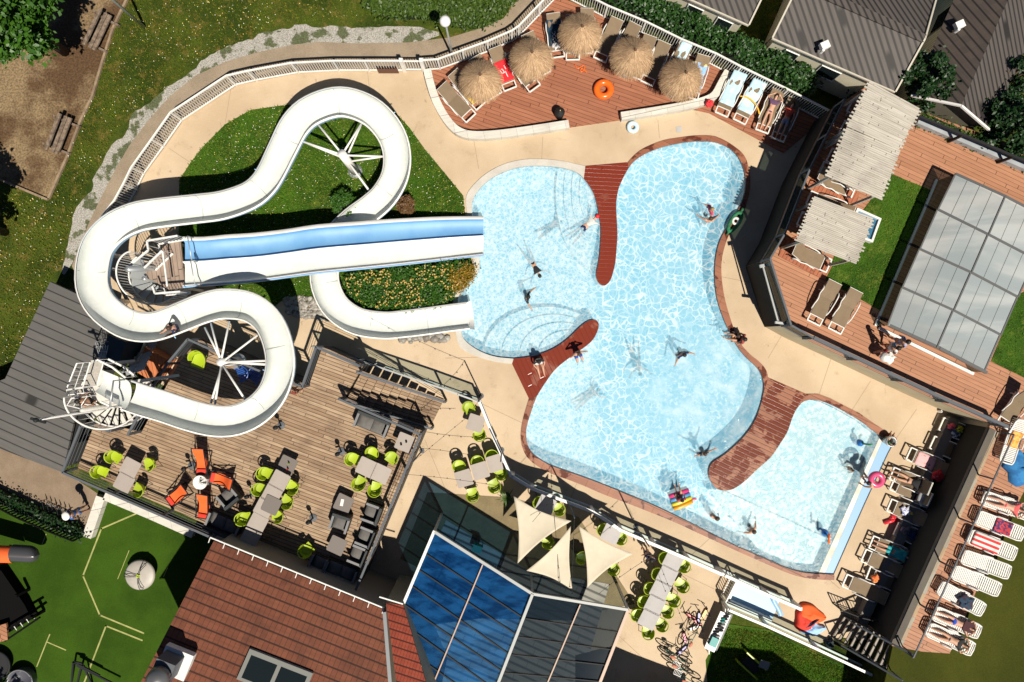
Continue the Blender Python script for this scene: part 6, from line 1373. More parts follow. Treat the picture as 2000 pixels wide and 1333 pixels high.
def tree(label, x, y, h, r, mat, n=6000, size=.09, ncl=0, cl=.28, name='leafy_tree', z0=0., group=None, cat='tree', trunk=True, px=True):
    p = P(x, y, z0 + h * .7) if px else Vector((x, y, 0)); r_ = thing(name, label, cat, (p.x, p.y, z0), 0, group); cz = h - r * .75
    v, f_ = leaf_mesh(crown_pts((0, 0, cz), (r, r, r * .8), n, ncl or max(14, int(30 * r)), cl), size); MB().add(v, f_).build('crown', mat, r_)
    if trunk:
        g = MB(); g.tube([(0, 0, -.05), (.05, 0, h * .35), (0, .05, cz)], [.035 * h, .028 * h, .012 * h], 9)
        for i in range(6): a = i * 1.05; g.tube([(0, 0, h * .35 + .1 * i), (r * .35 * math.cos(a), r * .35 * math.sin(a), cz - .1), (r * .75 * math.cos(a), r * .75 * math.sin(a), cz + r * .25)], [.02 * h, .012 * h, .004 * h], 6)
        g.build('trunk', m_bark, r_, True)
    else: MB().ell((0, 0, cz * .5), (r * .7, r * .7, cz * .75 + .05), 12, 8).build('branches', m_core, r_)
    return r_
tree('large bright green leafy tree cut by the top left corner', -18, 8, 6.5, 2.35, m_leafB, 11000, .11)
tree('dark leafy tree at the left edge shading the lower dirt edge', -125, 425, 5.5, 1.7, m_leafC, 5000, .11)
tree('dark tree below the bottom left corner', -22.5, -19.9, 6.0, 2.0, m_leafC, 5000, .11, px=False)
tree('round dark green tree between the two right mobile homes', 1812, 160, 3.6, 1.15, m_leafC, 6500, .075)
tree('dark evergreen at the right edge beside the tiled mobile home', 1990, 235, 4.0, 1.5, m_leafC, 6500, .08)
tree('dark slim tree by the right edge above the deck planting', 1975, 150, 3.4, .8, m_leafC, 2500, .07)
tree('clipped round green bush on the slide lawn', 672, 396, 1.1, .56, m_leafB, 6000, .04, 90, .3, 'round_bush', cat='bush', trunk=False)
tree('round brownish bush beside the slide bend', 792, 400, .9, .42, m_leafE, 5000, .032, 90, .3, 'round_bush', cat='bush', trunk=False)
def bed(name, label, poly, h, n, size, mat, cat='hedge', core=True, rag=.12, hfun=None, z0=0.):
    r_ = thing(name, label, cat, (poly[0][0], poly[0][1], z0)); X, Y = scatter(poly, n * 2); X = X[:n]; Y = Y[:n]
    top = h * (1 + .18 * np.sin(X * 3.1 + 1.3 * np.sin(Y * 2.3)) * np.cos(Y * 2.7)) + RNG.normal(0, rag * .5, len(X)); Z = z0 + top * np.sqrt(RNG.uniform(.25, 1, len(X)))
    C_ = np.stack([X + RNG.normal(0, rag, len(X)), Y + RNG.normal(0, rag, len(X)), Z], 1); v, f_ = leaf_mesh(C_, size)
    MB().add(v, f_).build('foliage', mat, r_, world=True)
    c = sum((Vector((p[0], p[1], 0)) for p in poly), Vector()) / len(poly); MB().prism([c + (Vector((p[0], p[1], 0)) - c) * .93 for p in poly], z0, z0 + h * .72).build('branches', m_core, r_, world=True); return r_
bed('clipped_hedge', 'long dense clipped laurel hedge between the white railing and the mobile homes', [p for p in PL([(1130,-45),(1196,-12),(1271,23),(1342,57),(1410,86),(1461,112),(1556,160),(1592,178),(1604,150),(1593,126),(1493,84),(1410,48),(1317,0),(1250,-40)], 1.6)], 1.6, 30000, .075, m_leafA)
bed('shrub_mass', 'low spreading yellow green shrubs at the top edge beside the footpath', chaikin([p for p in PL([(700,-40),(716,8),(728,18),(770,26),(840,26),(880,42),(930,48),(965,38),(992,12),(1010,-10),(1020,-40)], .7)], 2, True), .8, 16000, .07, m_leafD, 'shrubs', rag=.14)
bed('planting_strip', 'strip of scruffy green plants behind the kerb of the upper deck', XY([(1792,215),(2080,340),(2080,366),(1784,243)], 2.0, 2.0), .45, 3500, .06, m_leafD, 'plants', z0=ZU - .3)
bed('hedge_shadow_bush', 'dark bushes in shade between the hedge end and the big pergola', PL([(1650,205),(1700,165),(1745,188),(1668,238),(1655,232)], 1.2), 1.2, 3000, .07, m_leafC, 'bushes')
fbp = chaikin(PL([(672,540),(740,528),(840,520),(922,512),(922,545),(886,562),(880,590),(835,596),(790,602),(745,604),(705,592),(680,568)], .4), 1, True)
fbed = bed('flower_bed', 'flower bed thick with small yellow blooms between slide end and pool', fbp, .55, 11000, .05, m_leafB, 'flower bed')
X, Y = scatter(fbp, 850); q = RNG.uniform(.5, .78, len(X)); v = []; f_ = []
for x, y, z in zip(X, Y, q):
    if math.sin(x * 2.2) * math.cos(y * 2.9) < -.35: continue
    k = len(v); rr = random.uniform(.022, .045); v += [(x + rr * math.cos(i * PI / 2.5), y + rr * math.sin(i * PI / 2.5), z) for i in range(5)]; f_.append((k, k + 1, k + 2, k + 3, k + 4))
o = MB().add(v, f_).build('blossoms', leafmat('yellow_bloom', (.60, .36, .07), (.70, .52, .20), .2), fbed, world=True); o['kind'] = 'stuff'
bed('ochre_shrub', 'ochre yellow shrub at the pool end of the flower bed', chaikin(PL([(880,530),(922,516),(920,545),(892,570),(884,560)], .5), 1, True), .6, 2600, .045, m_leafF, 'shrub')
X, Y = scatter(PL([(556,585),(575,579),(600,580),(628,590),(640,612),(640,626),(600,622),(560,612)]), 420); g = MB()
for x, y in zip(X, Y): r_ = random.uniform(.05, .13); g.ell((x, y, r_ * .3), (r_ * random.uniform(.8, 1.3), r_, r_ * .6), 8, 5, .12)
tag(g.build('pebbles', leafmat('pebble_stone', (.22, .19, .16), (.55, .52, .47), .3), None, True), kind='stuff')
X, Y = scatter(PL([(775,658),(880,653),(880,664),(780,670)]), 40); g = MB()
for x, y in zip(X, Y): r_ = random.uniform(.06, .2); g.ell((x, y, r_ * .3), (r_ * 1.2, r_, r_ * .6), 8, 5, .12)
tag(g.build('pebbles', bpy.data.materials['pebble_stone'], None, True), kind='stuff')
pm = thing('potted_palm', 'small potted palm at the right end of the three-table row', 'palm', (P(989,974,.6).x, P(989,974,.6).y, 0))
MB().lathe([(0, 0), (.15, 0), (.2, .35), (.16, .35), (0, .32)], 14).build('pot', m_dark, pm)
g = MB()
for i in range(16):
    a = i * 2.4; L = random.uniform(.35, .6); g.grid(lambda u, v: Vector(((L * u) * math.cos(a) - (v - .5) * .10 * (1 - u) * math.sin(a), (L * u) * math.sin(a) + (v - .5) * .10 * (1 - u) * math.cos(a), .45 + .5 * u - .55 * u * u)), 6, 2)
g.build('fronds', m_leafD, pm)
# ================================================================ people
SKIN = {k: pmat('skin_' + k, c, .55) for k, c in {'fair': (.55, .30, .20), 'tan': (.50, .27, .165), 'dark': (.28, .14, .08)}.items()}
HAIR = {k: pmat('hair_' + k, c, .6) for k, c in {'black': (.012, .009, .007), 'brown': (.06, .03, .015), 'blond': (.35, .22, .09), 'grey': (.3, .28, .26), 'red cap': (.75, .02, .03), 'white hat': (.8, .78, .74)}.items()}
CL = {}
def clo(c):
    if c not in CL: CL[c] = pmat('fabric_%d' % len(CL), c, .85, tuple(x * .75 for x in c), 8, .6)
    return CL[c]
def pose(kind):
    if kind == 'lie': return dict(pel=(0,0,.11), ch=(.36,0,.13), nk=(.55,0,.13), hd=(.70,0,.15), sh=(.48,.17,.12), el=(.26,.28,.09), ha=(.04,.27,.10), hi=(-.04,.09,.10), kn=(-.46,.11,.15), an=(-.86,.10,.08), to=(-.90,.12,.2), up=(0,0,1))
    if kind == 'arms': d = pose('lie'); d.update(el=(.62,.36,.10), ha=(.78,.14,.16), kn=(-.43,.13,.22)); return d
    if kind == 'swim': return dict(pel=(0,0,0), ch=(.36,0,.02), nk=(.55,0,.05), hd=(.70,0,.08), sh=(.48,.17,.02), el=(.58,.40,0), ha=(.78,.56,.0), hi=(-.04,.09,0), kn=(-.46,.16,-.05), an=(-.86,.22,-.08), to=(-.98,.24,-.10), up=(0,0,-1))
    if kind == 'sit': return dict(pel=(0,0,.12), ch=(.04,0,.46), nk=(.06,0,.62), hd=(.09,0,.77), sh=(.05,.17,.56), el=(.20,.26,.34), ha=(.38,.16,.24), hi=(.04,.09,.12), kn=(.44,.12,.26), an=(.72,.11,.03), to=(.86,.12,.05), up=(1,0,.2))
    if kind == 'edge': d = pose('sit'); d.update(kn=(.42,.12,.13), an=(.48,.12,-.26), to=(.6,.13,-.32), el=(-.02,.28,.34), ha=(-.04,.30,.10)); return d
    if kind == 'elbows': d = pose('edge'); d.update(el=(.12,.42,.66), ha=(.06,.16,.84)); return d
    if kind == 'bend': return dict(pel=(0,0,.86), ch=(.28,0,1.10), nk=(.42,0,1.18), hd=(.56,0,1.22), sh=(.36,.17,1.12), el=(.50,.22,.86), ha=(.62,.16,.66), hi=(0,.09,.84), kn=(.06,.11,.46), an=(-.03,.11,.08), to=(.12,.12,.04), up=(.6,0,-.8))
    d = dict(pel=(0,0,.93), ch=(.01,0,1.28), nk=(.02,0,1.45), hd=(.05,0,1.60), sh=(.01,.18,1.38), el=(.03,.26,1.10), ha=(.14,.25,.88), hi=(0,.09,.90), kn=(.03,.10,.49), an=(-.03,.11,.08), to=(.12,.12,.04), up=(1,0,0))
    if kind == 'walk': d.update(); d['st'] = .22
    if kind == 'wade': d.update(el=(.16,.36,1.22), ha=(.30,.52,1.14))
    if kind == 'reach': d.update(el=(.05,.34,1.5), ha=(.12,.5,1.72))
    return d
def person(label, px, py, z, ang, kind='stand', skin='fair', hair='brown', bottom=None, top=None, sc=1., dress=None, zh=None):
    d = pose(kind); p = P(px, py, z if zh is None else zh); r_ = thing('person', label, 'person', (p.x, p.y, z), R(ang)); r_.scale = (sc, sc, sc)
    V = lambda k, s_=1: Vector((d[k][0], d[k][1] * s_, d[k][2])); vs = []; es = []; rad = []
    st = d.get('st', 0)
    def vx(co, r, par=None):
        vs.append(Vector(co)); rad.append(r if isinstance(r, tuple) else (r, r)); i = len(vs) - 1
        if par is not None: es.append((par, i))
        return i
    def limbs(vx, base_p, base_c, s_, grow=0, arm=True, leg=True, part_arm=1., part_leg=1.):
        if leg:
            off = Vector((st * s_, 0, 0)); a = vx(V('hi', s_), .092 + grow, base_p); kn = V('kn', s_) + off * .5; hi = V('hi', s_)
            if part_leg < 1: vx(hi.lerp(kn, part_leg), .075 + grow, a)
            else:
                m = vx(hi.lerp(kn, .5), .074, a); k = vx(kn, .054, m); m = vx(kn.lerp(V('an', s_) + off, .4), .052, k); n_ = vx(V('an', s_) + off, .034, m); vx(V('to', s_) + off, (.032, .022), n_)
        if arm:
            a = vx(V('sh', s_), .056 + grow, base_c); e = V('el', s_); sh = V('sh', s_)
            if part_arm < 1: vx(sh.lerp(e, part_arm), .045 + grow, a)
            else:
                b = vx(e, .038, a); hnd = V('ha', s_); w_ = vx(e.lerp(hnd, .8), .026, b); dr = (hnd - e).normalized(); side = dr.cross(Vector((0, 0, 1)));
                if side.length < .2: side = Vector((0, 1, 0))
                side.normalize(); pm_ = vx(hnd, (.036, .02), w_)
                for fi, (o_, l_) in enumerate(((-.028, .062), (-.010, .075), (.010, .07), (.028, .055))):
                    f1 = vx(hnd + dr * .035 + side * o_, .0105, pm_); vx(hnd + dr * (.03 + l_) + side * o_ * 1.3 + Vector((0, 0, -.015)), .008, f1)
                f1 = vx(hnd + dr * .0 + side * (.045 * s_), .011, pm_); vx(hnd + dr * .035 + side * (.062 * s_), .009, f1)
    def torso(vx, g=0):
        a = vx(V('pel'), (.125 + g, .095 + g)); m = vx(V('pel').lerp(V('ch'), .5), (.115 + g, .085 + g), a); c = vx(V('ch'), (.15 + g, .10 + g), m); return a, c
    a, c = torso(vx); n_ = vx(V('nk'), .052, c); h1 = vx(V('nk').lerp(V('hd'), .55), .068, n_); h2 = vx(V('hd'), .088, h1); top_ = V('hd') + (V('hd') - V('nk')).normalized() * .075; vx(top_, .06, h2)
    up = Vector(d['up']).normalized(); vx(V('hd') + up * .092 - (V('hd') - V('nk')).normalized() * .01, .014, h2)
    for s_ in (1, -1): limbs(vx, a, c, s_)
    def finish(nm, mat, vs, es, rad):
        me = bpy.data.meshes.new(nm); me.from_pydata([tuple(v) for v in vs], es, []); me.materials.append(mat); o = bpy.data.objects.new(nm, me); COL.objects.link(o); o.parent = r_
        CH.setdefault(r_.name, []).append(o); o.modifiers.new('skin', 'SKIN'); 
        if not me.skin_vertices: return o
        for i, q in enumerate(rad): me.skin_vertices[0].data[i].radius = q
        me.skin_vertices[0].data[0].use_root = True; o.modifiers['skin'].use_smooth_shade = True; s_ = o.modifiers.new('sub', 'SUBSURF'); s_.levels = 1; s_.render_levels = 1; return o
    finish('body', SKIN[skin], vs, es, rad)
    def garment(nm, mat, lo, hi_, pl, pa):
        V2, E2, R2 = [], [], []
        def vx2(co, r, par=None):
            V2.append(Vector(co)); R2.append(r if isinstance(r, tuple) else (r, r)); i = len(V2) - 1
            if par is not None: E2.append((par, i))
            return i
        g = .014; P0, C0 = V('pel'), V('ch')
        if lo:
            a = vx2(P0, (.128 + g, .10 + g)); vx2(P0.lerp(C0, .25), (.122 + g, .092 + g), a)
            for s_ in (1, -1): limbs(vx2, a, None, s_, g, arm=False, part_leg=pl)
        else:
            a = vx2(P0.lerp(C0, hi_), (.12 + g, .09 + g)); c = vx2(C0, (.153 + g, .105 + g), a); vx2(C0.lerp(V('nk'), .6), (.10, .075), c)
            if pa:
                for s_ in (1, -1): limbs(vx2, None, c, s_, g, leg=False, part_arm=pa)
        finish(nm, mat, V2, E2, R2)
    if bottom: garment('shorts', clo(bottom[0] if isinstance(bottom[0], tuple) else bottom), True, 0, bottom[1] if isinstance(bottom[0], tuple) else .45, 0)
    if top: garment('shirt', clo(top[0] if isinstance(top[0], tuple) else top), False, top[1] if isinstance(top[0], tuple) else .1, 0, .55)
    ax = (V('hd') - V('nk')).normalized(); hc = V('hd') + ax * .025 - up * .022; M_ = ax.to_track_quat('Z', 'Y').to_matrix()
    MB().ell(hc, (.104, .104, .108) if 'hat' not in hair else (.2, .2, .09), 14, 10, .05, M_).build('hair' if 'c' != hair[-3] and 'hat' not in hair else 'hat', HAIR[hair], r_, True)
    g = MB(); sd = up.cross(ax).normalized()
    for s_ in (1, -1): g.ell(V('hd') + up * .082 + sd * .032 * s_ + ax * .012, (.011, .011, .011), 6, 4)
    g.build('eyes', HAIR['black'], r_, True); return r_
NV = (.01, .02, .08); BK = (.012, .013, .016); WH = (.7, .7, .7)
W_ = -1.22
def sw(label, x, y, ang, **k): return person(label, x, y, k.pop('z', -.13), ang, 'swim', **k)
sw('swimmer with a red cap, white top and navy shorts gliding beside the long jetty', 1143, 443, 40, hair='red cap', bottom=(NV, .5), top=((.6,.62,.6), .1))
sw('swimmer in black with arms spread in the middle of the activity pool', 1042, 517, -62, skin='tan', hair='black', bottom=(BK, .4), top=(BK, .1), sc=.85)
sw('swimmer deep under water near the pool steps, a grey blur', 1075, 445, 30, z=-.85, skin='dark', hair='black', bottom=(BK, .5), sc=.8)
sw('diver under water in the calm lower left of the main pool', 1148, 776, 35, z=-.8, skin='tan', hair='black', bottom=((.2,.3,.3), .5), sc=.85)
sw('swimmer mostly submerged near the centre of the main pool', 1245, 704, -80, z=-.45, hair='black', skin='tan', bottom=(BK, .5), sc=.9)
def wade(label, x, y, ang, **k): return person(label, x, y, k.pop('z', W_), ang, k.pop('kind', 'wade'), zh=.1, **k)
wade('child in a dark T-shirt standing in the activity pool with arms out', 1030, 581, -10, top=((.01,.03,.05), .1), hair='black', skin='tan')
wade('small child in a pink top in the upper right of the main pool', 1390, 410, 200, top=((.7,.08,.15), .1), hair='blond', z=W_ - .0, sc=.95)
wade('bare shouldered adult standing in the pool just below the pink child', 1385, 431, 90, hair='brown', bottom=(BK, .4))
wade('adult in a dark shirt standing in the right middle of the main pool', 1333, 692, -60, top=(NV, .1), hair='black', skin='tan')
wade('swimmer in dark sleeves raising an arm beside the round headed jetty', 1376, 887, 110, kind='reach', top=((.01,.03,.05), .1), hair='brown', skin='tan', z=W_ - .15)
wade('dark haired bather whose head shows below the float, left of two', 1398, 1013, 70, hair='brown', bottom=(BK, .4), z=W_ - .12, kind='stand')
wade('dark haired bather with arms back, right of two near the shallow pool', 1471, 1038, 130, hair='brown', skin='tan', bottom=(BK, .4), z=W_ - .1)
person('person sitting on the short jetty edge with arms raised and blue shorts', 1128, 688, .05, -70, 'elbows', bottom=((.02,.08,.4), .7), hair='brown', zh=.4)
person('person in a black top and white shorts sitting on the short jetty', 1051, 703, .05, -75, 'sit', top=(BK, .1), bottom=(WH, .6), hair='black', zh=.4)
person('person sitting on the right pool edge with legs towards the water', 1452, 664, .05, 165, 'sit', top=((.4,.08,.06), .2), bottom=(BK, .5), hair='black', skin='tan', zh=.4)
person('child crouching beside the right pool edge in dark swimwear', 1440, 655, .05, 230, 'edge', top=(BK, .1), hair='brown', skin='tan', sc=.7, zh=.3)
person('toddler standing in the shallow pool with a long shadow on the floor', 1661, 917, -.5, 200, 'stand', hair='brown', bottom=((.3,.1,.1), .3), sc=.55, zh=.1, skin='tan')
person('man bending over the gutter of the shallow pool holding a pink float', 1712, 947, -.05, 165, 'bend', hair='black', bottom=((.12,.02,.03), .5), zh=.8, skin='fair')
person('child in a green shirt sitting at the upper corner of the shallow pool', 1739, 868, 0, 60, 'sit', top=((.02,.16,.06), .1), bottom=((.5,.05,.04), .5), hair='black', sc=.7, zh=.3)
def lies(label, key, ang_, off=0, z=.36, **k):
    o = LO[key]; a = o.rotation_euler[2]; q = o.matrix_basis @ Vector((-.08 + off, 0, 0)) if False else Vector(o.location) + rotz((-.02 + off, k.pop('side', 0), 0), a)
    r_ = person(label, 0, 0, 0, math.degrees(a), k.pop('kind', 'lie'), **k); r_.location = (q.x, q.y, o.location.z + z); r_.rotation_euler = (0, -R(9), a); return r_
lies('woman in a patterned swimsuit sunbathing near the end of the railing', 'r', 0, kind='arms', hair='black', bottom=((.10,.05,.10), .12), top=((.12,.06,.12), .45))
lies('person in red and white lying on the lounger in deep shade', 's', 0, hair='brown', top=((.6,.08,.05), .1), bottom=((.3,.35,.5), .5))
lies('woman with a black top lying with bent knees in the shaded row', 'R4', 0, off=-.2, kind='arms', skin='tan', hair='black', top=(BK, .2), bottom=(BK, .2))
lies('person lying under the turquoise towel with bare legs', 'R8', 0, hair='black', top=((.03,.4,.42), .1), bottom=((.03,.4,.42), .6))
lies('man in bright blue shorts lying on a white lounger', 'W6', 0, kind='arms', skin='fair', hair='brown', bottom=((.02,.08,.5), .45))
lies('woman in a dark bikini lying on the lowest white lounger', 'W7', 0, kind='arms', skin='tan', hair='brown', bottom=((.03,.03,.05), .12), top=((.02,.02,.02), .6))
lies('woman in a red bikini lying on the top white lounger of the row', 'W0', 0, kind='arms', hair='brown', bottom=((.7,.05,.1), .12), top=((.75,.12,.12), .6))
tag(MB().box(P(1893,1226,ZU + .62), (.5, .42, .02), R(-24)).build('dark_towel', clo((.06,.015,.02))), 'dark wine towel under the head of the man in blue shorts', 'towel')
q = rim_at(337, 634); person('rider in a dark swimsuit sitting in the flume near the lower left bend', 340, 640, q.z - .48, 205, 'sit', hair='brown', top=(NV, .05), bottom=(NV, .1), zh=q.z, skin='fair')
person('person with bare shoulders climbing the spiral stair of the slide tower', 150, 785, 3.4, 20, 'stand', skin='tan', hair='black', bottom=(BK, .5), zh=5.0)
person('person standing at the edge of the slide loop on the terrace', 573, 762, ZT, 240, 'stand', skin='tan', hair='black', top=((.25,.05,.03), .1), bottom=(BK, .6), zh=ZT + 1)
person('walker in dark red shorts and white shirt carrying a bag on the upper deck', 1713, 680, ZU, 20, 'walk', skin='tan', hair='black', top=(WH, .1), bottom=((.22,.01,.02), .75))
person('walker in a blue and white shirt on the upper deck next to the pool enclosure', 1731, 668, ZU, 10, 'walk', skin='tan', hair='black', top=((.4,.43,.6), .1), bottom=((.1,.2,.35), .8))
clump('shoulder_bag', 'white cloth bag hanging from the walker on the upper deck', 'bag', 1733, 698, ZU + .6, .28, m_white, .25)
person('person in a white hat and blue clothes beside the bicycle rack', 150, 1000, 0, 200, 'stand', hair='white hat', top=((.05,.15,.45), .1), bottom=((.1,.2,.5), .7), zh=.9)
person('person in dark clothes standing at the head of the long table row', 1266, 1082, 0, 250, 'stand', hair='black', top=(NV, .1), bottom=((.05,.08,.15), 1 - .01), zh=.8)
# ---- pool toys
ring('swim_ring', 'pink translucent child float held over the gutter', 'swim ring', 1712, 937, .9, .25, .13, pmat('pink_vinyl', (.65,.08,.20), .25))
fl = thing('crocodile_float', 'green and white inflatable boat leaning on the right pool edge', 'inflatable', P(1435, 433, .05), R(58)); fl.scale = (.8, .75, .8); mg = cloth('green_vinyl', (.02,.20,.09), (.03,.12,.05), 6)
MB().tube([(-.62 * math.cos(a) * (1 + .1 * math.cos(a)), .25 * math.sin(a), .12) for a in np.linspace(0, 2 * PI, 28)[:-1]], .11, 10, closed=True).build('hull_ring', mg, fl, True); MB().torus((0, 0, .16), .17, .075).build('seat_ring', m_wplas, fl, True); MB().ell((.78, 0, .14), (.14, .1, .08)).build('snout', mg, fl, True); MB().ell((-.78, 0, .12), (.2, .06, .06)).build('tail', mg, fl, True)
fl = thing('rainbow_float', 'rainbow coloured inflatable holding a bather at the lower pool edge', 'inflatable', P(1328, 975, -.04), R(20))
for i, c in enumerate(((.8,.35,.02), (.75,.6,.05), (.1,.3,.6), (.7,.05,.2))): MB().tube([(-.45, -.3 + i * .2, .08), (-.2, -.32 + i * .21, .11), (.15, -.3 + i * .2, .11), (.5, -.26 + i * .18, .08)], .095, 10).build('float_tube', pmat('float_colour', c, .25), fl, True)
person('bather lying across the rainbow float', 1330, 978, .12, 100, 'sit', hair='black', skin='tan', bottom=(BK, .4), top=((.4,.05,.1), .3), zh=.5, sc=.85)
tag(MB().tube(catmull([P(1348,980,-.03), P(1355,975,0), P(1360,976,0)], .05), .045, 8).build('pool_noodle', pmat('pink_foam', (.7,.1,.2), .6), None, True), 'small pink foam stick floating right of the rainbow float', 'pool noodle')
def spray(label, x, y, x2, y2, c1, c2):
    r_ = thing('water_toy', label, 'water toy', P(x, y, -.5)); MB().lathe([(0, .62), (.10, .6), (.15, .5), (.16, .3), (.13, 0), (0, 0)], 14).build('toy_base', pmat('toy_blue', c1, .4), r_, True)
    e_ = P(x2, y2, .6) - P(x, y, -.5); MB().tube([(0, 0, .5), (e_.x * .5, e_.y * .5, 1.0), (e_.x, e_.y, 1.1)], .045, 8).build('spray_arm', pmat('toy_arm', c2, .4), r_, True)
spray('blue water toy with a green arm in the shallow pool', 1671, 863, 1704, 869, (.02,.16,.5), (.02,.25,.12)); w2 = spray('blue water toy with a grey arm near the lower shallow edge', 1603, 1036, 1618, 1058, (.02,.16,.5), (.15,.15,.16))
tag(MB().tube([P(1620,1042,.7), P(1619,1062,.65)], .05, 8).build('foam_stick', m_rv, None, True), 'orange stick at the end of the grey armed water toy', 'water toy')
tag(MB().lathe([(0, 0), (.17, 0), (.22, .3), (.24, .5), (.2, .5), (.16, .1), (0, .1)], 18, P(1730,860,-.02)).build('metal_bucket', m_steel, None, True), 'shiny metal tub at the upper corner of the shallow pool', 'bucket')
# ================================================================ bicycles, scooters and the shoe shelf
def bike_proto():
    r_ = thing('bicycle', 'x', 'bicycle')
    for x in (-.52, .52):
        MB().torus((x, 0, .33), .31, .026, 26, 6, Matrix.Rotation(PI / 2, 3, 'X')).build('wheel', m_black, r_, True)
        g = MB()
        for i in range(8): a = i * PI / 4; g.tube([(x, 0, .33), (x + .3 * math.cos(a), 0, .33 + .3 * math.sin(a))], .004, 4)
        o = g.build('spokes', m_dark, r_); 
    MB().tube([(-.52,0,.33), (-.12,0,.30), (.38,0,.75), (-.22,0,.78), (-.12,0,.30)], .018, 6).tube([(-.52,0,.33), (-.22,0,.78)], .014, 6).tube([(.52,0,.33), (.38,0,.75), (.35,0,.95)], .018, 6).build('bike_frame', pmat('teal_bike_paint', (.02,.18,.18), .35), r_, True)
    MB().tube([(.28,-.28,.98), (.36,0,.95), (.28,.28,.98)], .015, 6).build('handlebar', m_dark, r_, True); MB().ell((-.26, 0, .86), (.14, .07, .04)).build('saddle', pmat('tan_saddle', (.5,.16,.1), .6), r_, True); return r_
BP, BU = bike_proto(), [False]
for x, y, a, l in ((1322,1284,-25,'bicycle with dark tyres at the paving edge, upper of the leaning pair'), (1325,1302,-28,'bicycle with a white rear rack, lower of the leaning pair'), (1352,1245,60,'bicycle standing by the small children scooters'), (1345,1330,-20,'bicycle in shade at the bottom edge')): p = P(x, y, .6); spawn(BP, BU, (p.x, p.y, 0), R(a), l, 'bicycles parked beside the shoe shelf')
for x, y, l in ((1322,1298,'white wire basket on the upper leaning bicycle'), (1324,1314,'white wire basket on the lower leaning bicycle')):
    c = P(x, y, .8); g = MB(); A_b = R(-25)
    for i in range(6): g.beam(c + rotz((-.17 + i * .068, -.12, 0), A_b), c + rotz((-.17 + i * .068, .12, 0), A_b), .014, .014)
    for s_ in (-1, 1): g.beam(c + rotz((-.18, .12 * s_, 0), A_b), c + rotz((.18, .12 * s_, 0), A_b), .02, .1)
    tag(g.build('bike_basket', m_white), l, 'basket')
def scooter(label, x, y, a, c):
    p = P(x, y, .3); r_ = thing('kick_scooter', label, 'scooter', (p.x, p.y, 0), R(a), 'children scooters by the shoe shelf')
    MB().box((0, 0, .09), (.5, .12, .03)).build('deck', pmat('scooter_paint', c, .4), r_); MB().tube([(.28, 0, .08), (.22, 0, .75)], .02, 6).tube([(.2, -.2, .76), (.2, .2, .76)], .018, 6).build('steering_bar', m_dark, r_, True)
    for x_ in (.3, -.3): MB().torus((x_, 0, .07), .05, .02, 14, 6, Matrix.Rotation(PI / 2, 3, 'X')).build('wheel', m_black, r_, True)
for i, (x, y, a, c, l) in enumerate(((1352,1209,150,(.7,.03,.03),'red kick scooter nearest the table row'), (1363,1219,140,(.75,.08,.1),'second red kick scooter below the first'), (1377,1205,60,(.8,.45,.02),'yellow kick scooter against the shelf shade'), (1367,1212,80,(.25,.25,.6),'violet kick scooter between red and yellow ones'), (1360,1230,20,(.6,.6,.6),'silver kick scooter with pink grips'), (1340,1250,100,(.75,.1,.25),'pink kick scooter near the standing bicycle'), (1335,1275,40,(.2,.15,.5),'purple kick scooter above the leaning bicycles'))): scooter(l, x, y, a, c)
sh = thing('shoe_shelf', 'long white shelf full of shoes and bags between the paving and the lawn', 'shelf', P(1398, 1235, 0)); A, B = P(1417, 1198, .5), P(1385, 1270, .5)
MB().beam(A, B, .5, .05).build('top_board', m_white, sh, world=True); n_ = (B - A).normalized(); n_ = Vector((n_.y, -n_.x, 0)); MB().beam(A + n_ * .32 * (-1) + Vector((0, 0, -.3)), B - n_ * .32 + Vector((0, 0, -.3)), .3, .04).build('lower_board', m_arm, sh, world=True)
for e_ in (A, B): MB().beam(e_ - Vector((0, 0, .5)), e_, .4, .04, up=(1, 0, 0)).build('side_board', m_white, sh, world=True)
for i in range(11):
    u = .06 + i * .075; p = A.lerp(B, u) + n_ * random.uniform(-.15, .12); c = random.choice(((.02,.02,.025), (.03,.03,.03), (.3,.3,.3), (.02,.25,.22)))
    tag(MB().ell((p.x, p.y, .57), (.12, .05, .045), 10, 6, .1).ell((p.x + .03, p.y + .12, .57), (.12, .05, .045), 10, 6, .1).build('shoes', clo(c), None, True), 'pair of shoes on the white shelf, number %d from its upper end' % (i + 1) if False else ['black sandals at the upper end of the shelf','dark shoes beside the upper end sandals','third shoe pair down the white shelf','black trainers above the shelf middle','shoe pair just above the shelf middle','shoe pair in the very middle of the shelf','shoe pair just below the shelf middle','shoes above the teal box on the shelf','shoes touching the teal box','shoes by the teal box lower edge','shoes near the lower end of the shelf'][i], 'shoes', 'shoes on the white shelf')
tag(MB().box(P(1394,1254,.6), (.34,.42,.12), R(-25)).build('storage_box', pmat('teal_box', (.02,.28,.26), .5)), 'teal box on the lower part of the white shoe shelf', 'box')
gt = thing('green_rocker', 'play rocker with two curved lime side panels on the shaded lawn', 'rocker', P(1462, 1292, 0), R(-42))
for s_ in (-1, 1): MB().prism([(-.6, s_ * .3 - .03), (.6, s_ * .3 - .03), (.6, s_ * .3 + .03), (-.6, s_ * .3 + .03)], .1, .5).build('side_panel', m_lime, gt)
MB().box((0, 0, .3), (.8, .5, .06)).build('seat', m_dark, gt); tag(MB().box(P(1493,1299,.5), (.45, .35, .04), R(-20)).beam(P(1493,1299,0), P(1493,1299,.48), .1, .1).build('small_table', m_arm), 'small grey table beside the green rocker in the shade', 'table')
ob = roof_box('neighbour_building', 'tall building outside the lower edge that shades the lawn', 'building', [(1566,1569),(1706,1580),(1860,1700),(1800,1800),(1500,1800)], 6.0, m_rib, m_siding)
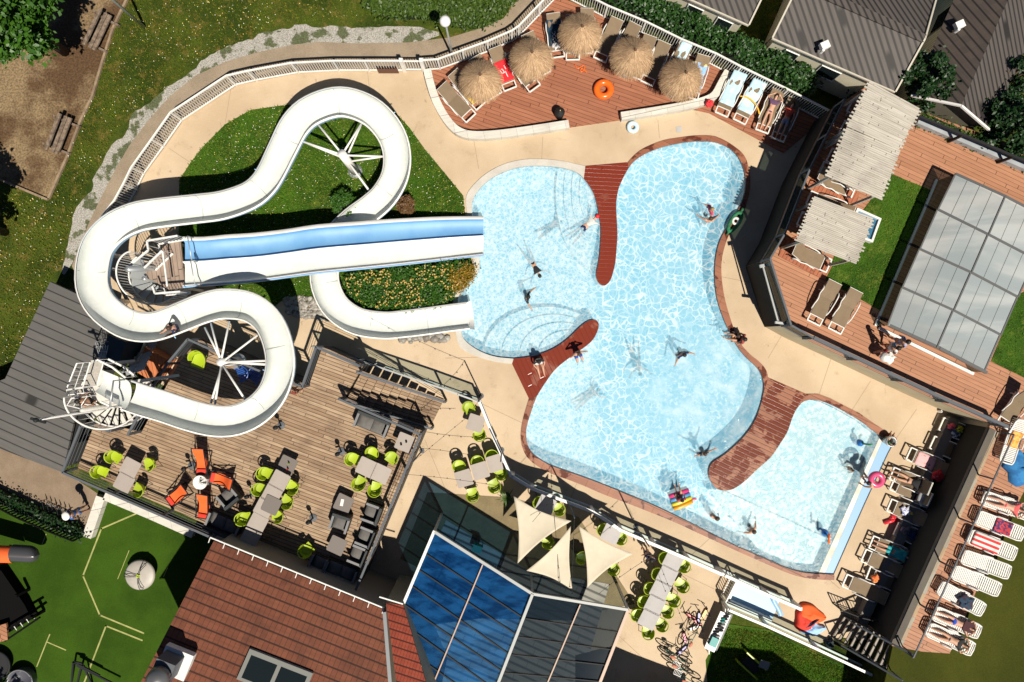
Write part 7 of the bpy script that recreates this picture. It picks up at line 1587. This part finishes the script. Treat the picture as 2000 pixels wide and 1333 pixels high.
ob2 = roof_box('unseen_annexe', 'building beyond the bottom edge throwing the stepped shadow on the paving', 'building', [(1265,1420),(1300,1435),(1420,1480),(1420,1600),(1180,1600),(1180,1440)], 3.4, m_rib, m_siding)
# ================================================================ playground
ds = thing('roundabout', 'pale round playground disc with three black looped handles', 'roundabout', P(272, 1124, 0)); p = P(272, 1124, .5); ds.location = (p.x, p.y, 0)
MB().lathe([(0, .58), (.35, .56), (.62, .5), (.70, .44), (.68, .40), (0, .40)], 36).build('disc', pmat('pale_disc', (.42, .39, .34), .5, (.35, .32, .28), 2, .7), ds, True); MB().tube([(0, 0, 0), (0, 0, .42)], .1, 10).build('hub_post', m_dark, ds, True)
for a in (62, 175, 285):
    a = R(a); g = MB(); g.tube([rotz((r_, w_ * .09, .60 + .14 * math.sin(PI * min(1, r_ / .62))), a) for r_, w_ in ((.08, .3), (.3, .25), (.5, .6), (.62, 1), (.66, 0), (.62, -1), (.5, -.6), (.3, -.25), (.08, -.3))], .014, 6); g.build('handle', m_black, ds, True)
g = MB()
for a in (0, 90, 180, 270): g.ell(rotz((.06, 0, .62), R(a + 30)), (.045, .045, .02), 10, 5)
g.build('hub_cap', m_lime, ds, True)
ps = thing('tube_slide', 'orange play slide with a dark grey rounded end entering from the left edge', 'slide', P(0, 1080, 0))
def half(x0, x1, z0, z1, nm, mat, cap=False): MB().grid(lambda u, v: P(x0 + (x1 - x0) * u, 1080 + 3 * u, z0 + (z1 - z0) * u) + Vector((0, .38 * math.cos(PI * v) * (1 if not cap else math.sqrt(max(0, 1 - max(0, (u - .6) / .4) ** 2))), .36 * math.sin(PI * v))), 14, 14).build(nm, mat, ps, True, True)
half(-60, 28, 1.6, 1.1, 'orange_section', m_or); half(27, 78, 1.12, .8, 'grey_end', pmat('grey_gloss', (.06,.06,.065), .2), True)
pt = thing('play_tower', 'climbing tower with a rung bridge at the left edge, dark slab painted as its shadow', 'play tower', P(20, 1190, 0)); m_pd = pmat('timber_and_shade', (.006,.006,.006), .95, spec=.05)
MB().prism(XY([(-60,1112),(2,1115),(48,1182),(62,1210),(0,1245),(-60,1240)], .5, 0), .02, .5).build('platform', m_pd, pt, world=True)  # near-black slab painted as the shadow of the play structure
for x, y in ((2,1100),(60,1208),(-5,1245),(30,1165)): q_ = P(x, y, .9); MB().beam((q_.x, q_.y, 0), (q_.x, q_.y, .9), .12, .12).build('post', m_pd, pt, world=True)
for i in range(4): MB().beam(P(26 + i * 12, 1221 - i * 7, .7), P(33 + i * 12, 1231 - i * 7, .7), .03, .03).build('rung', m_white, pt, world=True)
MB().beam(P(0,1238,.75), P(72,1196,.75), .08, .08).beam(P(10,1252,.75), P(78,1206,.75), .08, .08).build('bridge_rail', m_pd, pt, world=True); MB().prism(XY([(-10,1225),(12,1218),(15,1250),(-10,1258)], .8, 0), .7, .8).build('step_deck', m_upwood, pt, world=True)
tr = thing('trampoline', 'round black trampoline near the bottom left corner', 'trampoline', P(0, 1295, 0)); MB().lathe([(0, .3), (.62, .3)], 28).build('jumping_mat', m_black, tr); MB().torus((0, 0, .3), .66, .05).build('rim', m_dark, tr, True)
tr = thing('bubble_dome', 'round dark tub with a pale curved rim at the bottom left corner', 'play tub', P(50, 1325, 0)); MB().lathe([(.55, 0), (.6, .35), (.62, .4), (.55, .42), (.5, .1), (0, .08)], 28).build('tub', pmat('tub_plastic', (.08,.08,.1), .3), tr, True); MB().tube([(.58 * math.cos(a), .58 * math.sin(a), .43) for a in np.linspace(R(30), R(170), 14)], .025, 6).build('rim', m_arm, tr, True)
fr = thing('swing', 'black bars tracing the shadow of a swing crossing the bottom edge of the turf', 'swing', P(150, 1330, 0))  # stands in for the cast shadow of a swing frame
for a_, b_ in (((140,1333,0),(143,1293,.4)), ((143,1293,.4),(160,1296,.4)), ((160,1296,.4),(150,1340,0)), ((143,1293,.4),(195,1320,.4)), ((150,1300,.4),(230,1340,.4)), ((163,1300,.4),(185,1350,0))): MB().beam(P(*a_), P(*b_), .07, .07).build('shadow_bar', m_dark, fr, world=True)  # dark bars imitate the cast shadow of a swing frame
# dark picket fence with hedge along the forecourt, bike rack
railing('picket_fence', 'dark wooden picket fence with bushes between forecourt and play turf', PL([(-60,945),(0,970),(60,1002),(120,1028),(166,1046)]), h=.9, mat=m_pd, bar=.16, br=.03, rail=.06)
bed('clipped_hedge', 'narrow black looking hedge along the picket fence at the left', PL([(-60,948),(0,972),(60,1004),(120,1030),(168,1050),(174,1034),(120,1008),(60,980),(0,952),(-60,925)]), .6, 4200, .06, m_leafC)
rk = thing('bicycle_rack', 'low looped metal bicycle rack in front of the dark picket fence', 'bicycle rack', P(115, 995, 0)); A, B = P(92, 984, .1), P(138, 1003, .1); MB().tube([A, B], .02, 6).build('base_rail', m_steel, rk, world=True)
for i in range(6): c = A.lerp(B, i / 5); MB().tube([c + Vector((-.06, .2, -.1)), c + Vector((-.05, .2, .3)), c + Vector((.05, -.2, .3)), c + Vector((.06, -.2, -.1))], .015, 6).build('hoop', m_dark, rk, world=True)
